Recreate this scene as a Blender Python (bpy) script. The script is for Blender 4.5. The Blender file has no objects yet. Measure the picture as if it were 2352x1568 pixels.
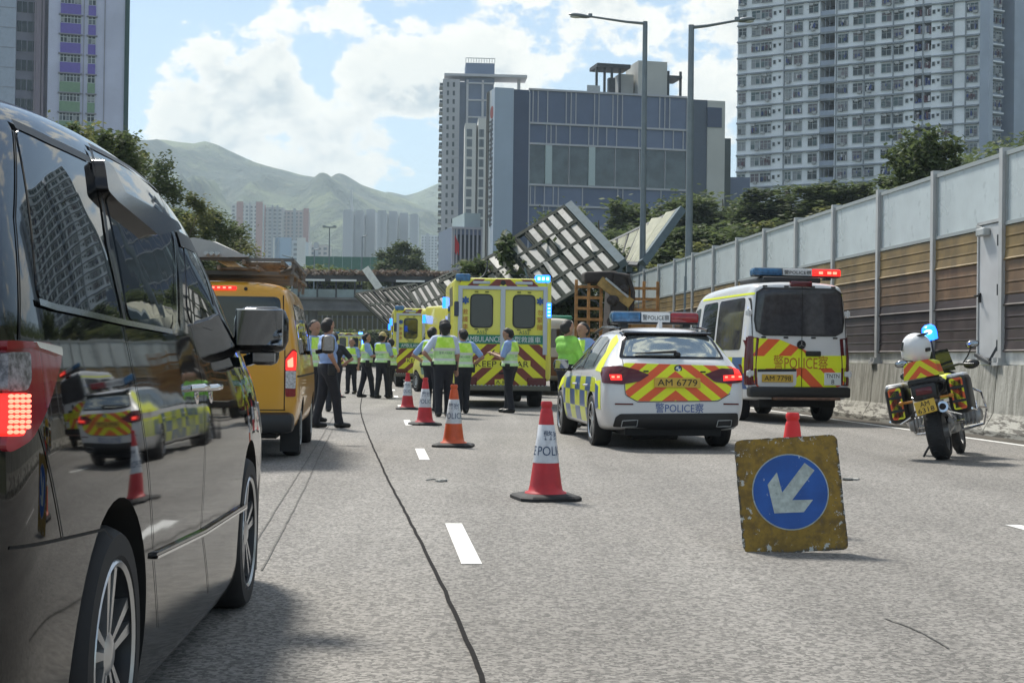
import bpy, bmesh, math, random
import numpy as np
from mathutils import Vector, Matrix
from mathutils.bvhtree import BVHTree

S = bpy.context.scene
COL = S.collection
R = math.radians
random.seed(7)

# ------------------------------------------------------------------ camera
F_PX, CX, CY = 3400.0, 1176.0, 784.0        # the photograph measured as 2352 x 1568
CAM_H = 1.15
PITCH, ROLL = math.atan(38.0 / 3400.0), 0.0125
fwd = Vector((0, math.cos(PITCH), math.sin(PITCH)))
up0 = Vector((0, -math.sin(PITCH), math.cos(PITCH)))
rt0 = Vector((1, 0, 0))
rt = rt0 * math.cos(ROLL) + up0 * math.sin(ROLL)
up = -rt0 * math.sin(ROLL) + up0 * math.cos(ROLL)
cam_d = bpy.data.cameras.new('camera')
cam_d.sensor_fit = 'HORIZONTAL'
cam_d.sensor_width = 36
cam_d.lens = 36 * F_PX / 2352
cam_d.clip_start, cam_d.clip_end = 0.1, 20000
cam = bpy.data.objects.new('camera', cam_d)
COL.objects.link(cam)
cam.matrix_world = Matrix(((rt.x, up.x, -fwd.x, 0), (rt.y, up.y, -fwd.y, 0), (rt.z, up.z, -fwd.z, CAM_H), (0, 0, 0, 1)))
S.camera = cam

def ray(px, py):
    return rt * ((px - CX) / F_PX) - up * ((py - CY) / F_PX) + fwd

def at(px, py, Y):
    d = ray(px, py)
    return Vector((0, 0, CAM_H)) + d * (Y / d.y)

def gnd(px, py):
    d = ray(px, py)
    return Vector((0, 0, CAM_H)) + d * (-CAM_H / d.z)

# ------------------------------------------------------------------ sun, sky, exposure
SUN_EL, SUN_AZ = R(52), R(-28)              # azimuth from +Y towards +X
sun_dir = Vector((math.sin(SUN_AZ) * math.cos(SUN_EL), math.cos(SUN_AZ) * math.cos(SUN_EL), math.sin(SUN_EL)))
sl = bpy.data.lights.new('sun', 'SUN')
sl.energy = 3.0
sl.angle = R(9)
sl.color = (1.0, 0.95, 0.86)
so = bpy.data.objects.new('sun', sl)
COL.objects.link(so)
so.rotation_euler = sun_dir.to_track_quat('Z', 'Y').to_euler()

world = bpy.data.worlds.new('World')
S.world = world
world.use_nodes = True
S.view_settings.view_transform = 'Standard'
S.view_settings.look = 'None'
S.view_settings.gamma = 1
S.view_settings.use_curve_mapping = False
S.view_settings.exposure = 1.03
S.cycles.max_bounces = 6
S.cycles.volume_bounces = 0
S.cycles.sample_clamp_indirect = 6


class NG:
    """small helper to wire shader nodes"""
    def __init__(s, tree):
        s.t = tree
        s.n = tree.nodes
        s.l = tree.links

    def node(s, kind, ins=None, **props):
        n = s.n.new(kind)
        for k, v in props.items():
            setattr(n, k, v)
        for k, v in (ins or {}).items():
            sock = n.inputs[k]
            if isinstance(v, bpy.types.NodeSocket):
                s.l.new(v, sock)
            else:
                sock.default_value = v
        return n

    def math(s, op, a, b=0.0, c=None, clamp=False):
        n = s.n.new('ShaderNodeMath')
        n.operation = op
        n.use_clamp = clamp
        for i, v in enumerate((a, b, c)):
            if v is None:
                continue
            if isinstance(v, bpy.types.NodeSocket):
                s.l.new(v, n.inputs[i])
            else:
                n.inputs[i].default_value = v
        return n.outputs[0]

    def mix(s, f, a, b, mode='MIX'):
        n = s.n.new('ShaderNodeMix')
        n.data_type = 'RGBA'
        n.blend_type = mode
        for i, v in ((0, f), (6, a), (7, b)):
            if isinstance(v, bpy.types.NodeSocket):
                s.l.new(v, n.inputs[i])
            else:
                n.inputs[i].default_value = (*v, 1) if isinstance(v, tuple) and len(v) == 3 else v
        return n.outputs[2]

    def noise(s, vec, scale, detail=3, rough=0.55, out=0):
        n = s.node('ShaderNodeTexNoise', {'Scale': scale, 'Detail': detail, 'Roughness': rough})
        if vec is not None:
            s.l.new(vec, n.inputs['Vector'])
        return n.outputs[out]

    def ramp(s, f, lo, hi, a=0.0, b=1.0):
        n = s.node('ShaderNodeMapRange', {'Value': f, 'From Min': lo, 'From Max': hi, 'To Min': a, 'To Max': b})
        n.interpolation_type = 'SMOOTHSTEP'
        return n.outputs[0]


def make_sky():
    g = NG(world.node_tree)
    bg = g.n.get('Background') or g.node('ShaderNodeBackground')
    out = g.n.get('World Output') or g.node('ShaderNodeOutputWorld')
    sky = g.node('ShaderNodeTexSky')
    sky.sky_type = 'NISHITA'
    sky.sun_disc = False
    sky.sun_elevation = SUN_EL
    sky.sun_rotation = SUN_AZ
    sky.air_density = 1.0
    sky.dust_density = 0.6
    sky.ozone_density = 1.6
    tc = g.node('ShaderNodeTexCoord').outputs['Generated']
    sep = g.node('ShaderNodeSeparateXYZ', {0: tc})
    x, y, z = sep.outputs
    az = g.math('ARCTAN2', x, y)
    el = g.math('ARCSINE', z)
    def fbm(du=0.0, dv=0.0):
        cv = g.node('ShaderNodeCombineXYZ', {0: g.math('ADD', x, du), 1: g.math('ADD', y, .37), 2: g.math('MULTIPLY', g.math('ADD', z, dv), 1.5)})
        big = g.noise(cv.outputs[0], 13.5, 11, 0.60)
        return big
    # cumulus seen ahead: (azimuth, elevation, half width, half height, amount) as the photograph places them
    blobs = [(-.205, .148, .066, .050, .36), (-.165, .175, .036, .040, .32), (-.25, .120, .05, .06, .28), (-.115, .138, .07, .034, .30), (-.03, .200, .12, .048, .30),
             (-.11, .235, .07, .04, .24), (.08, .225, .06, .045, .22), (-.085, .165, .045, .035, .2),
             (.155, .215, .085, .055, .26), (.25, .25, .12, .06, .24), (.11, .175, .03, .02, .1),
             (-.145, .121, .032, .018, .36), (-.095, .098, .032, .020, .30), (-.08, .122, .045, .014, .25), (.145, .18, .06, .05, .18),
             (.13, .33, .3, .07, .12), (-.4, .2, .1, .07, .25), (.42, .2, .1, .08, .25)]
    bias = None
    for (a, e, wa, we, k) in blobs:
        u = g.math('DIVIDE', g.math('SUBTRACT', az, a), wa)
        v = g.math('DIVIDE', g.math('SUBTRACT', el, e), we)
        q = g.math('ADD', g.math('MULTIPLY', u, u), g.math('MULTIPLY', v, v))
        w = g.math('MULTIPLY', g.math('EXPONENT', g.math('MULTIPLY', q, -1.0)), k * .80)
        bias = w if bias is None else g.math('MAXIMUM', bias, w)
    n0 = fbm()
    n1 = fbm(-.009, .015)
    # generic fair weather cloud over the rest of the dome
    hi = g.ramp(el, .27, .5, 0.0, .10)
    d0 = g.math('ADD', g.math('ADD', n0, bias), hi)
    mask = g.ramp(d0, .60, .665)
    # light from the upper left front: the side facing the sun is thinner towards it
    lit = g.ramp(g.math('SUBTRACT', n0, n1), -.06, .07)
    thick = g.ramp(d0, .64, .80)
    colr = g.mix(thick, (1.02, 1.0, .93), (.50, .575, .62))
    colr = g.mix(g.math('MULTIPLY', lit, .7), colr, (1.10, 1.07, .97))
    skyc = g.node('ShaderNodeVectorMath', {0: sky.outputs[0], 1: (.056, .060, .062)}, operation='MULTIPLY').outputs[0]
    # thin high veil lightens the blue evenly towards the horizon
    skyc = g.mix(g.ramp(el, -.02, .40, .45, .05), skyc, (.47, .58, .62))
    cl = g.node('ShaderNodeVectorMath', {0: colr, 1: (.555, .555, .548)}, operation='MULTIPLY').outputs[0]
    fin = g.mix(mask, skyc, cl)
    # below the horizon plain ground light
    fin = g.mix(g.ramp(el, -.02, 0.0), (.16, .16, .15), fin)
    g.l.new(fin, bg.inputs[0])
    bg.inputs[1].default_value = 1.0
    g.l.new(bg.outputs[0], out.inputs[0])
make_sky()

# ------------------------------------------------------------------ materials
MATS = {}

def mat(name, col=(.5, .5, .5), rough=.6, metal=0.0, var=0.0, vscale=3.0, bump=0.0, bscale=40.0, emit=None, estr=0.0, spec=.5, coat=0.0, dirt=None, trans=0.0):
    if name in MATS:
        return MATS[name]
    m = bpy.data.materials.new(name)
    m.use_nodes = True
    g = NG(m.node_tree)
    b = g.n['Principled BSDF']
    b.inputs['Base Color'].default_value = (*col, 1)
    b.inputs['Roughness'].default_value = rough
    b.inputs['Metallic'].default_value = metal
    b.inputs['Specular IOR Level'].default_value = spec
    b.inputs['Coat Weight'].default_value = coat
    b.inputs['Coat Roughness'].default_value = .03
    b.inputs['Transmission Weight'].default_value = trans
    tc = None
    if var or bump or dirt:
        tc = g.node('ShaderNodeTexCoord').outputs['Object']
    if var:
        f = g.noise(tc, vscale, 5, .6)
        c = g.mix(g.ramp(f, .3, .7), tuple(max(0, v * (1 - var)) for v in col), tuple(min(1, v * (1 + var)) for v in col))
        if dirt:
            f2 = g.noise(tc, dirt[1], 6, .65)
            c = g.mix(g.ramp(f2, dirt[2], dirt[2] + .1), c, dirt[0])
        g.l.new(c, b.inputs['Base Color'])
        g.l.new(g.math('ADD', g.math('MULTIPLY', f, .25), rough - .12, clamp=True), b.inputs['Roughness'])
    if bump:
        f = g.noise(tc, bscale, 4, .6)
        bn = g.node('ShaderNodeBump', {'Height': f, 'Strength': bump, 'Distance': .02})
        g.l.new(bn.outputs[0], b.inputs['Normal'])
    if emit:
        b.inputs['Emission Color'].default_value = (*emit, 1)
        b.inputs['Emission Strength'].default_value = estr
    m['g'] = 1
    MATS[name] = m
    return m

# ------------------------------------------------------------------ mesh builder
class MB:
    def __init__(s):
        s.v, s.f, s.m = [], [], []

    def add(s, vs, fs, mi=0):
        b = len(s.v)
        s.v += [tuple(v) for v in vs]
        s.f += [tuple(i + b for i in f) for f in fs]
        s.m += [mi] * len(fs)
        return s

    def box(s, c, d, mi=0, rot=None, ch=0.0):
        hx, hy, hz = d[0] / 2, d[1] / 2, d[2] / 2
        if ch <= 0:
            vs = [Vector((x, y, z)) for x in (-hx, hx) for y in (-hy, hy) for z in (-hz, hz)]
            fs = [(0, 1, 3, 2), (4, 6, 7, 5), (0, 4, 5, 1), (2, 3, 7, 6), (0, 2, 6, 4), (1, 5, 7, 3)]
        else:
            bm = bmesh.new()
            bmesh.ops.create_cube(bm, size=1)
            bmesh.ops.scale(bm, vec=d, verts=bm.verts)
            bmesh.ops.bevel(bm, geom=bm.edges[:], offset=min(ch, .49 * min(d)), segments=2, affect='EDGES', profile=.5)
            bm.verts.index_update()
            vs = [v.co.copy() for v in bm.verts]
            fs = [tuple(v.index for v in f.verts) for f in bm.faces]
            bm.free()
        c = Vector(c)
        if rot is not None:
            vs = [rot @ v for v in vs]
        return s.add([v + c for v in vs], fs, mi)

    def bar(s, p0, p1, w, h=None, mi=0, upv=(0, 0, 1)):
        h = h or w
        p0, p1 = Vector(p0), Vector(p1)
        d = (p1 - p0)
        L = d.length
        if L < 1e-6:
            return s
        d /= L
        u = Vector(upv)
        if abs(d.dot(u)) > .95:
            u = Vector((0, 1, 0)) if abs(d.y) < .9 else Vector((1, 0, 0))
        a = d.cross(u).normalized()
        b = a.cross(d)
        vs = [p + a * (i * w / 2) + b * (j * h / 2) for p in (p0, p1) for (i, j) in ((-1, -1), (1, -1), (1, 1), (-1, 1))]
        return s.add(vs, [(0, 1, 2, 3), (7, 6, 5, 4), (0, 4, 5, 1), (1, 5, 6, 2), (2, 6, 7, 3), (3, 7, 4, 0)], mi)

    def cyl(s, p0, p1, r0, r1=None, n=12, mi=0, caps=True):
        r1 = r0 if r1 is None else r1
        p0, p1 = Vector(p0), Vector(p1)
        d = (p1 - p0).normalized()
        u = Vector((0, 0, 1)) if abs(d.z) < .9 else Vector((1, 0, 0))
        a = d.cross(u).normalized()
        b = d.cross(a)
        vs = []
        for p, r in ((p0, r0), (p1, r1)):
            for i in range(n):
                t = 2 * math.pi * i / n
                vs.append(p + a * (r * math.cos(t)) + b * (r * math.sin(t)))
        fs = [(i, (i + 1) % n, n + (i + 1) % n, n + i) for i in range(n)]
        if caps:
            fs += [tuple(range(n))[::-1], tuple(range(n, 2 * n))]
        return s.add(vs, fs, mi)

    def tube(s, pts, r, n=8, mi=0):
        pts = [Vector(p) for p in pts]
        rs = r if isinstance(r, (list, tuple)) else [r] * len(pts)
        vs = []
        a = None
        for i, p in enumerate(pts):
            d = (pts[min(i + 1, len(pts) - 1)] - pts[max(i - 1, 0)]).normalized()
            if a is None:
                u = Vector((0, 0, 1)) if abs(d.z) < .9 else Vector((1, 0, 0))
                a = d.cross(u).normalized()
            else:
                a = (a - d * a.dot(d)).normalized()
            b = d.cross(a)
            for k in range(n):
                t = 2 * math.pi * k / n
                vs.append(p + a * (rs[i] * math.cos(t)) + b * (rs[i] * math.sin(t)))
        fs = []
        for i in range(len(pts) - 1):
            for k in range(n):
                fs.append((i * n + k, i * n + (k + 1) % n, (i + 1) * n + (k + 1) % n, (i + 1) * n + k))
        fs += [tuple(range(n))[::-1], tuple(range((len(pts) - 1) * n, len(pts) * n))]
        return s.add(vs, fs, mi)

    def lathe(s, prof, c=(0, 0, 0), axis='z', n=24, mi=0, caps=True):
        """prof: (radius, height) pairs along the axis"""
        vs = []
        for r, h in prof:
            for i in range(n):
                t = 2 * math.pi * i / n
                u, v = r * math.cos(t), r * math.sin(t)
                p = {'z': (u, v, h), 'x': (h, u, v), 'y': (v, h, u)}[axis]
                vs.append(Vector(p) + Vector(c))
        fs = []
        for j in range(len(prof) - 1):
            for i in range(n):
                fs.append((j * n + i, j * n + (i + 1) % n, (j + 1) * n + (i + 1) % n, (j + 1) * n + i))
        if caps:
            fs += [tuple(range(n))[::-1], tuple(range((len(prof) - 1) * n, len(prof) * n))]
        return s.add(vs, fs, mi)

    def prism(s, poly, a0, a1, axis='y', mi=0):
        """poly of 2D points extruded along axis (x: poly=(y,z), y: poly=(x,z), z: poly=(x,y))"""
        def P(p, a):
            return {'x': (a, p[0], p[1]), 'y': (p[0], a, p[1]), 'z': (p[0], p[1], a)}[axis]
        n = len(poly)
        vs = [P(p, a0) for p in poly] + [P(p, a1) for p in poly]
        fs = [tuple(range(n))[::-1], tuple(range(n, 2 * n))] + [(i, (i + 1) % n, n + (i + 1) % n, n + i) for i in range(n)]
        return s.add(vs, fs, mi)

    def ell(s, c, r, n=12, m=8, mi=0, rot=None):
        vs = []
        for j in range(m + 1):
            ph = math.pi * j / m
            for i in range(n):
                t = 2 * math.pi * i / n
                v = Vector((r[0] * math.sin(ph) * math.cos(t), r[1] * math.sin(ph) * math.sin(t), r[2] * math.cos(ph)))
                if rot is not None:
                    v = rot @ v
                vs.append(v + Vector(c))
        fs = [(j * n + i, j * n + (i + 1) % n, (j + 1) * n + (i + 1) % n, (j + 1) * n + i) for j in range(m) for i in range(n)]
        return s.add(vs, fs, mi)

    def mesh(s, name, mats, smooth=False, angle=40):
        me = bpy.data.meshes.new(name)
        me.from_pydata([tuple(v) for v in s.v], [], s.f)
        for m in (mats if isinstance(mats, (list, tuple)) else [mats]):
            me.materials.append(m)
        if any(s.m):
            me.polygons.foreach_set('material_index', s.m)
        bm = bmesh.new()
        bm.from_mesh(me)
        bmesh.ops.recalc_face_normals(bm, faces=bm.faces)
        bm.to_mesh(me)
        bm.free()
        if smooth:
            me.polygons.foreach_set('use_smooth', [True] * len(me.polygons))
            me.set_sharp_from_angle(angle=R(angle))
        me.update()
        return me

    def build(s, name, mats, parent=None, smooth=False, angle=40):
        return obj(name, s.mesh(name, mats, smooth, angle), parent)


def obj(name, me, parent=None, loc=None, rot=None):
    o = bpy.data.objects.new(name, me)
    COL.objects.link(o)
    if parent is not None:
        o.parent = parent
    if loc is not None:
        o.location = loc
    if rot is not None:
        o.rotation_euler = rot
    return o

def tag(o, label, cat=None, group=None, kind=None):
    if label:
        o['label'] = label
    if cat:
        o['category'] = cat
    if group:
        o['group'] = group
    if kind:
        o['kind'] = kind
    return o

def thing(name, label, cat, loc=(0, 0, 0), rotz=0.0, group=None):
    o = bpy.data.objects.new(name, None)
    o.empty_display_size = .2
    COL.objects.link(o)
    o.location = loc
    o.rotation_euler = (0, 0, rotz)
    return tag(o, label, cat, group)

def struct(o, label=None):
    o['kind'] = 'structure'
    if label:
        o['label'] = label
    return o

def copy_tree(o, parent=None):
    c = o.copy()
    COL.objects.link(c)
    if parent is not None:
        c.parent = parent
    for ch in list(o.children):
        copy_tree(ch, c)
    return c

def W(root):
    return Matrix.Translation(root.location) @ root.rotation_euler.to_matrix().to_4x4() @ Matrix.Diagonal((*root.scale, 1))

# ------------------------------------------------------------------ lofted bodies with details laid on their surface
def ring(y, zf, zb, zr, xs, xw, xb, xr, crown=.03, dy=None):
    """half section at y: floor, widest flank, belt, cant rail, roof"""
    h = [(0, zf), (xs * .6, zf), (xs - .04, zf), (xs, zf + .07), (xw, zf + (zb - zf) * .38), (xw, zf + (zb - zf) * .75), (xb, zb),
         (xb * .5 + xr * .5 + .012, zb * .5 + zr * .5), (xr + .015, zr - .10), (xr - .045, zr - .02), (xr * .55, zr + crown * .7), (0, zr + crown)]
    return y, h

def loft_body(rings, sub=2, bulge=0.0):
    n = len(rings[0][1])
    vs, fs = [], []
    N = 2 * n - 2
    for y, h in rings:
        for (x, z) in h:
            vs.append((x, y, z))
        for (x, z) in h[-2:0:-1]:
            vs.append((-x, y, z))
    for j in range(len(rings) - 1):
        for i in range(N):
            fs.append((j * N + i, j * N + (i + 1) % N, (j + 1) * N + (i + 1) % N, (j + 1) * N + i))
    for base, flip in ((0, True), ((len(rings) - 1) * N, False)):
        for i in range(n - 1):
            a, b = i, i + 1
            a2, b2 = (N - i) % N, (N - i - 1) % N
            q = [base + k for k in (a, b, b2, a2)]
            q = list(dict.fromkeys(q))
            fs.append(tuple(q[::-1] if flip else q))
    me = bpy.data.meshes.new('cage')
    me.from_pydata(vs, [], fs)
    bm = bmesh.new(); bm.from_mesh(me); bmesh.ops.recalc_face_normals(bm, faces=bm.faces); bm.to_mesh(me); bm.free()
    o = bpy.data.objects.new('cage', me)
    COL.objects.link(o)
    md = o.modifiers.new('s', 'SUBSURF')
    md.levels = md.render_levels = sub
    dg = bpy.context.evaluated_depsgraph_get()
    dg.update()
    out = bpy.data.meshes.new_from_object(o.evaluated_get(dg))
    bpy.data.objects.remove(o)
    return out

def cut_arches(me, cyls, mats):
    """wheel housings: (x0, x1, y, z, r) cylinders along x taken out of the body"""
    o = bpy.data.objects.new('cut', me)
    COL.objects.link(o)
    me.materials.clear()
    for m in mats:
        me.materials.append(m)
    b = MB()
    for (x0, x1, y, z, r) in cyls:
        b.cyl((x0, y, z), (x1, y, z), r, n=40, mi=1)
    cm = b.mesh('cutter', mats)
    c = bpy.data.objects.new('cutter', cm)
    COL.objects.link(c)
    md = o.modifiers.new('b', 'BOOLEAN')
    md.operation = 'DIFFERENCE'
    md.object = c
    md.solver = 'EXACT'
    dg = bpy.context.evaluated_depsgraph_get()
    dg.update()
    out = bpy.data.meshes.new_from_object(o.evaluated_get(dg))
    bpy.data.objects.remove(o)
    bpy.data.objects.remove(c)
    out.polygons.foreach_set('use_smooth', [True] * len(out.polygons))
    out.set_sharp_from_angle(angle=R(38))
    return out

class Veh:
    """a lofted body; patches and seams are laid on its real surface"""
    def __init__(s, root, rings, sub, paint, dark, arches, body_name='body'):
        s.root = root
        me = loft_body(rings, sub)
        s.bvh = BVHTree.FromPolygons([v.co.copy() for v in me.vertices], [tuple(p.vertices) for p in me.polygons])
        me2 = cut_arches(me, arches, [paint, dark]) if arches else me
        if not arches:
            me2.materials.append(paint)
            me2.polygons.foreach_set('use_smooth', [True] * len(me2.polygons))
        me2.name = body_name
        s.body = obj(body_name, me2, root)
        s.M = W(root)
        s.Mi = s.M.inverted()

    def hit(s, px, py):
        o = s.Mi @ Vector((0, 0, CAM_H))
        d = (s.Mi.to_3x3() @ ray(px, py)).normalized()
        h = s.bvh.ray_cast(o, d)
        if h[0] is None:                      # just off the outline: the body point closest to the sight line
            L = (s.M.translation - Vector((0, 0, CAM_H))).length
            best = None
            for i in range(160):
                q = s.bvh.find_nearest(o + d * (L * .6 + i * .05))
                if q[0] is not None and (best is None or q[3] < best[3]):
                    best = q
            h = best
        return h[0]

    def yz(s, pts):
        return [(lambda h: (h.y, h.z))(s.hit(*p)) for p in pts]

    def xz(s, pts):
        return [(lambda h: (h.x, h.z))(s.hit(*p)) for p in pts]

    def proj(s, mode, a, b, off):
        if mode == 'R':
            o, d = Vector((3, a, b)), Vector((-1, 0, 0))
        elif mode == 'L':
            o, d = Vector((-3, a, b)), Vector((1, 0, 0))
        elif mode == 'B':
            o, d = Vector((a, -3, b)), Vector((0, 1, 0))
        elif mode == 'F':
            o, d = Vector((a, 12, b)), Vector((0, -1, 0))
        else:
            o, d = Vector((a, b, 6)), Vector((0, 0, -1))
        h = s.bvh.ray_cast(o, d)
        if h[0] is None:
            return None
        n = h[1]
        if n.dot(d) > 0:
            n = -n
        return h[0] + n * off

    def patch(s, name, mode, poly, m, off=.004, cell=.07, parent=None, skirt=.012):
        """a panel following the body: poly in (y,z) for R/L, (x,z) for B/F, (x,y) for T"""
        xs = [p[0] for p in poly]; ys = [p[1] for p in poly]
        x0, x1, y0, y1 = min(xs), max(xs), min(ys), max(ys)
        nx = max(1, math.ceil((x1 - x0) / cell)); ny = max(1, math.ceil((y1 - y0) / cell))
        vid, vs, fs = {}, [], []
        def V(p):
            k = (round(p[0], 4), round(p[1], 4))
            if k not in vid:
                q = s.proj(mode, p[0], p[1], off)
                vid[k] = -1 if q is None else len(vs)
                if q is not None:
                    vs.append(q)
            return vid[k]
        for i in range(nx):
            a0, a1 = x0 + (x1 - x0) * i / nx, x0 + (x1 - x0) * (i + 1) / nx
            for j in range(ny):
                b0, b1 = y0 + (y1 - y0) * j / ny, y0 + (y1 - y0) * (j + 1) / ny
                q = clip_rect(poly, a0, a1, b0, b1)
                if len(q) < 3:
                    continue
                ids = []
                for p in q:
                    k = V(p)
                    if k < 0:
                        ids = None
                        break
                    if not ids or ids[-1] != k:
                        ids.append(k)
                if ids and len(ids) > 2 and ids[0] == ids[-1]:
                    ids.pop()
                if ids and len(set(ids)) == len(ids) and len(ids) > 2:
                    fs.append(tuple(ids))
        return sheet(name, vs, fs, m, parent or s.root, {'R': (1, 0, 0), 'L': (-1, 0, 0), 'B': (0, -1, 0), 'F': (0, 1, 0), 'T': (0, 0, 1)}[mode], off + skirt)

    def seam(s, name, mode, pts, w, m, off=.002, parent=None):
        P = [Vector((*p, 0)) for p in pts]
        D = [P[0]]
        for a, b in zip(P, P[1:]):
            k = max(1, int((b - a).length / .04))
            D += [a.lerp(b, (i + 1) / k) for i in range(k)]
        mb = MB()
        prev = None
        for i, p in enumerate(D):
            t = (D[min(i + 1, len(D) - 1)] - D[max(i - 1, 0)]).normalized()
            n = Vector((-t.y, t.x, 0)) * (w / 2)
            l, r = s.proj(mode, p.x + n.x, p.y + n.y, off), s.proj(mode, p.x - n.x, p.y - n.y, off)
            if l is None or r is None:
                prev = None
                continue
            if prev:
                mb.add([prev[0], prev[1], r, l], [(0, 1, 2, 3)])
            prev = (l, r)
        return mb.build(name, m, parent or s.root, smooth=True)

    def text(s, name, mode, txt, c, width, height, m, off=.007, parent=None, track=1.0, flip=False):
        vs2, fs = text_mesh(txt, track)
        w = max(v[0] for v in vs2) - min(v[0] for v in vs2)
        h = max(v[1] for v in vs2) - min(v[1] for v in vs2)
        cx = (max(v[0] for v in vs2) + min(v[0] for v in vs2)) / 2
        cy = (max(v[1] for v in vs2) + min(v[1] for v in vs2)) / 2
        vs, bad = [], set()
        for i, v in enumerate(vs2):
            a = (v[0] - cx) / w * width
            if mode in 'L':
                a = -a
            q = s.proj(mode, c[0] + a, c[1] + (v[1] - cy) / h * height, off)
            if q is None:
                bad.add(i)
                q = Vector((0, 0, 0))
            vs.append(q)
        mb = MB()
        mb.add(vs, [f for f in fs if not any(i in bad for i in f)])
        me = bpy.data.meshes.new(name)
        me.from_pydata([tuple(v) for v in mb.v], [], mb.f)
        me.materials.append(m)
        return obj(name, me, parent or s.root)


def clip_rect(poly, a0, a1, b0, b1):
    def clip(ps, ax, val, keep_less):
        out = []
        for i in range(len(ps)):
            p, q = ps[i - 1], ps[i]
            ip = (p[ax] <= val) if keep_less else (p[ax] >= val)
            iq = (q[ax] <= val) if keep_less else (q[ax] >= val)
            if ip != iq:
                t = (val - p[ax]) / (q[ax] - p[ax])
                out.append((p[0] + (q[0] - p[0]) * t, p[1] + (q[1] - p[1]) * t))
            if iq:
                out.append(q)
        return out
    for ax, val, kl in ((0, a0, False), (0, a1, True), (1, b0, False), (1, b1, True)):
        poly = clip(poly, ax, val, kl)
        if len(poly) < 3:
            return []
    return poly

def sheet(name, vs, fs, m, parent, facing, depth):
    """smooth sheet with a short rim turned back to the body"""
    me = bpy.data.meshes.new(name)
    bm = bmesh.new()
    bv = [bm.verts.new(v) for v in vs]
    fc = Vector(facing)
    for f in fs:
        try:
            fa = bm.faces.new([bv[i] for i in f])
        except ValueError:
            continue
        fa.normal_update()
        if fa.normal.dot(fc) < 0:
            fa.normal_flip()
        fa.smooth = True
    be = [e for e in bm.edges if e.is_boundary]
    for e in be:
        e.smooth = False
    r = bmesh.ops.extrude_edge_only(bm, edges=be)
    for e in r['geom']:
        if isinstance(e, bmesh.types.BMVert):
            e.co -= fc * depth
    bm.to_mesh(me)
    bm.free()
    me.materials.append(m)
    return obj(name, me, parent)

_TX = {}
def text_mesh(txt, track=1.0):
    if (txt, track) in _TX:
        return _TX[(txt, track)]
    cu = bpy.data.curves.new('t', 'FONT')
    cu.body = txt
    cu.resolution_u = 3
    cu.space_character = track
    o = bpy.data.objects.new('t', cu)
    COL.objects.link(o)
    dg = bpy.context.evaluated_depsgraph_get()
    dg.update()
    me = bpy.data.meshes.new_from_object(o.evaluated_get(dg))
    bpy.data.objects.remove(o)
    r = ([tuple(v.co) for v in me.vertices], [tuple(p.vertices) for p in me.polygons])
    _TX[(txt, track)] = r
    return r

def text_on(name, txt, parent, m, c, xa, ya, width, height, n_off=.004, bold=0.0):
    """flat lettering in the plane spanned by xa, ya, centred at c"""
    vs2, fs = text_mesh(txt)
    x0, x1 = min(v[0] for v in vs2), max(v[0] for v in vs2)
    y0, y1 = min(v[1] for v in vs2), max(v[1] for v in vs2)
    xa, ya, c = Vector(xa).normalized(), Vector(ya).normalized(), Vector(c)
    nn = xa.cross(ya)
    vs = [c + xa * ((v[0] - (x0 + x1) / 2) / (x1 - x0) * width) + ya * ((v[1] - (y0 + y1) / 2) / (y1 - y0) * height) + nn * n_off for v in vs2]
    me = bpy.data.meshes.new(name)
    me.from_pydata([tuple(v) for v in vs], [], fs)
    me.materials.append(m)
    return obj(name, me, parent)

def rpoly(pts, r, n=4):
    """round the corners of a polygon"""
    out = []
    k = len(pts)
    for i in range(k):
        p = Vector((*pts[i], 0)); a = Vector((*pts[i - 1], 0)); b = Vector((*pts[(i + 1) % k], 0))
        rr = r if not isinstance(r, (list, tuple)) else r[i]
        da, db = (a - p), (b - p)
        t = min(rr, da.length * .45, db.length * .45)
        p0, p1 = p + da.normalized() * t, p + db.normalized() * t
        for j in range(n + 1):
            u = j / n
            q = p0 * (1 - u) ** 2 + p * 2 * u * (1 - u) + p1 * u * u
            out.append((q.x, q.y))
    return out

def rect(x0, z0, x1, z1):
    return [(x0, z0), (x1, z0), (x1, z1), (x0, z1)]

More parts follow.
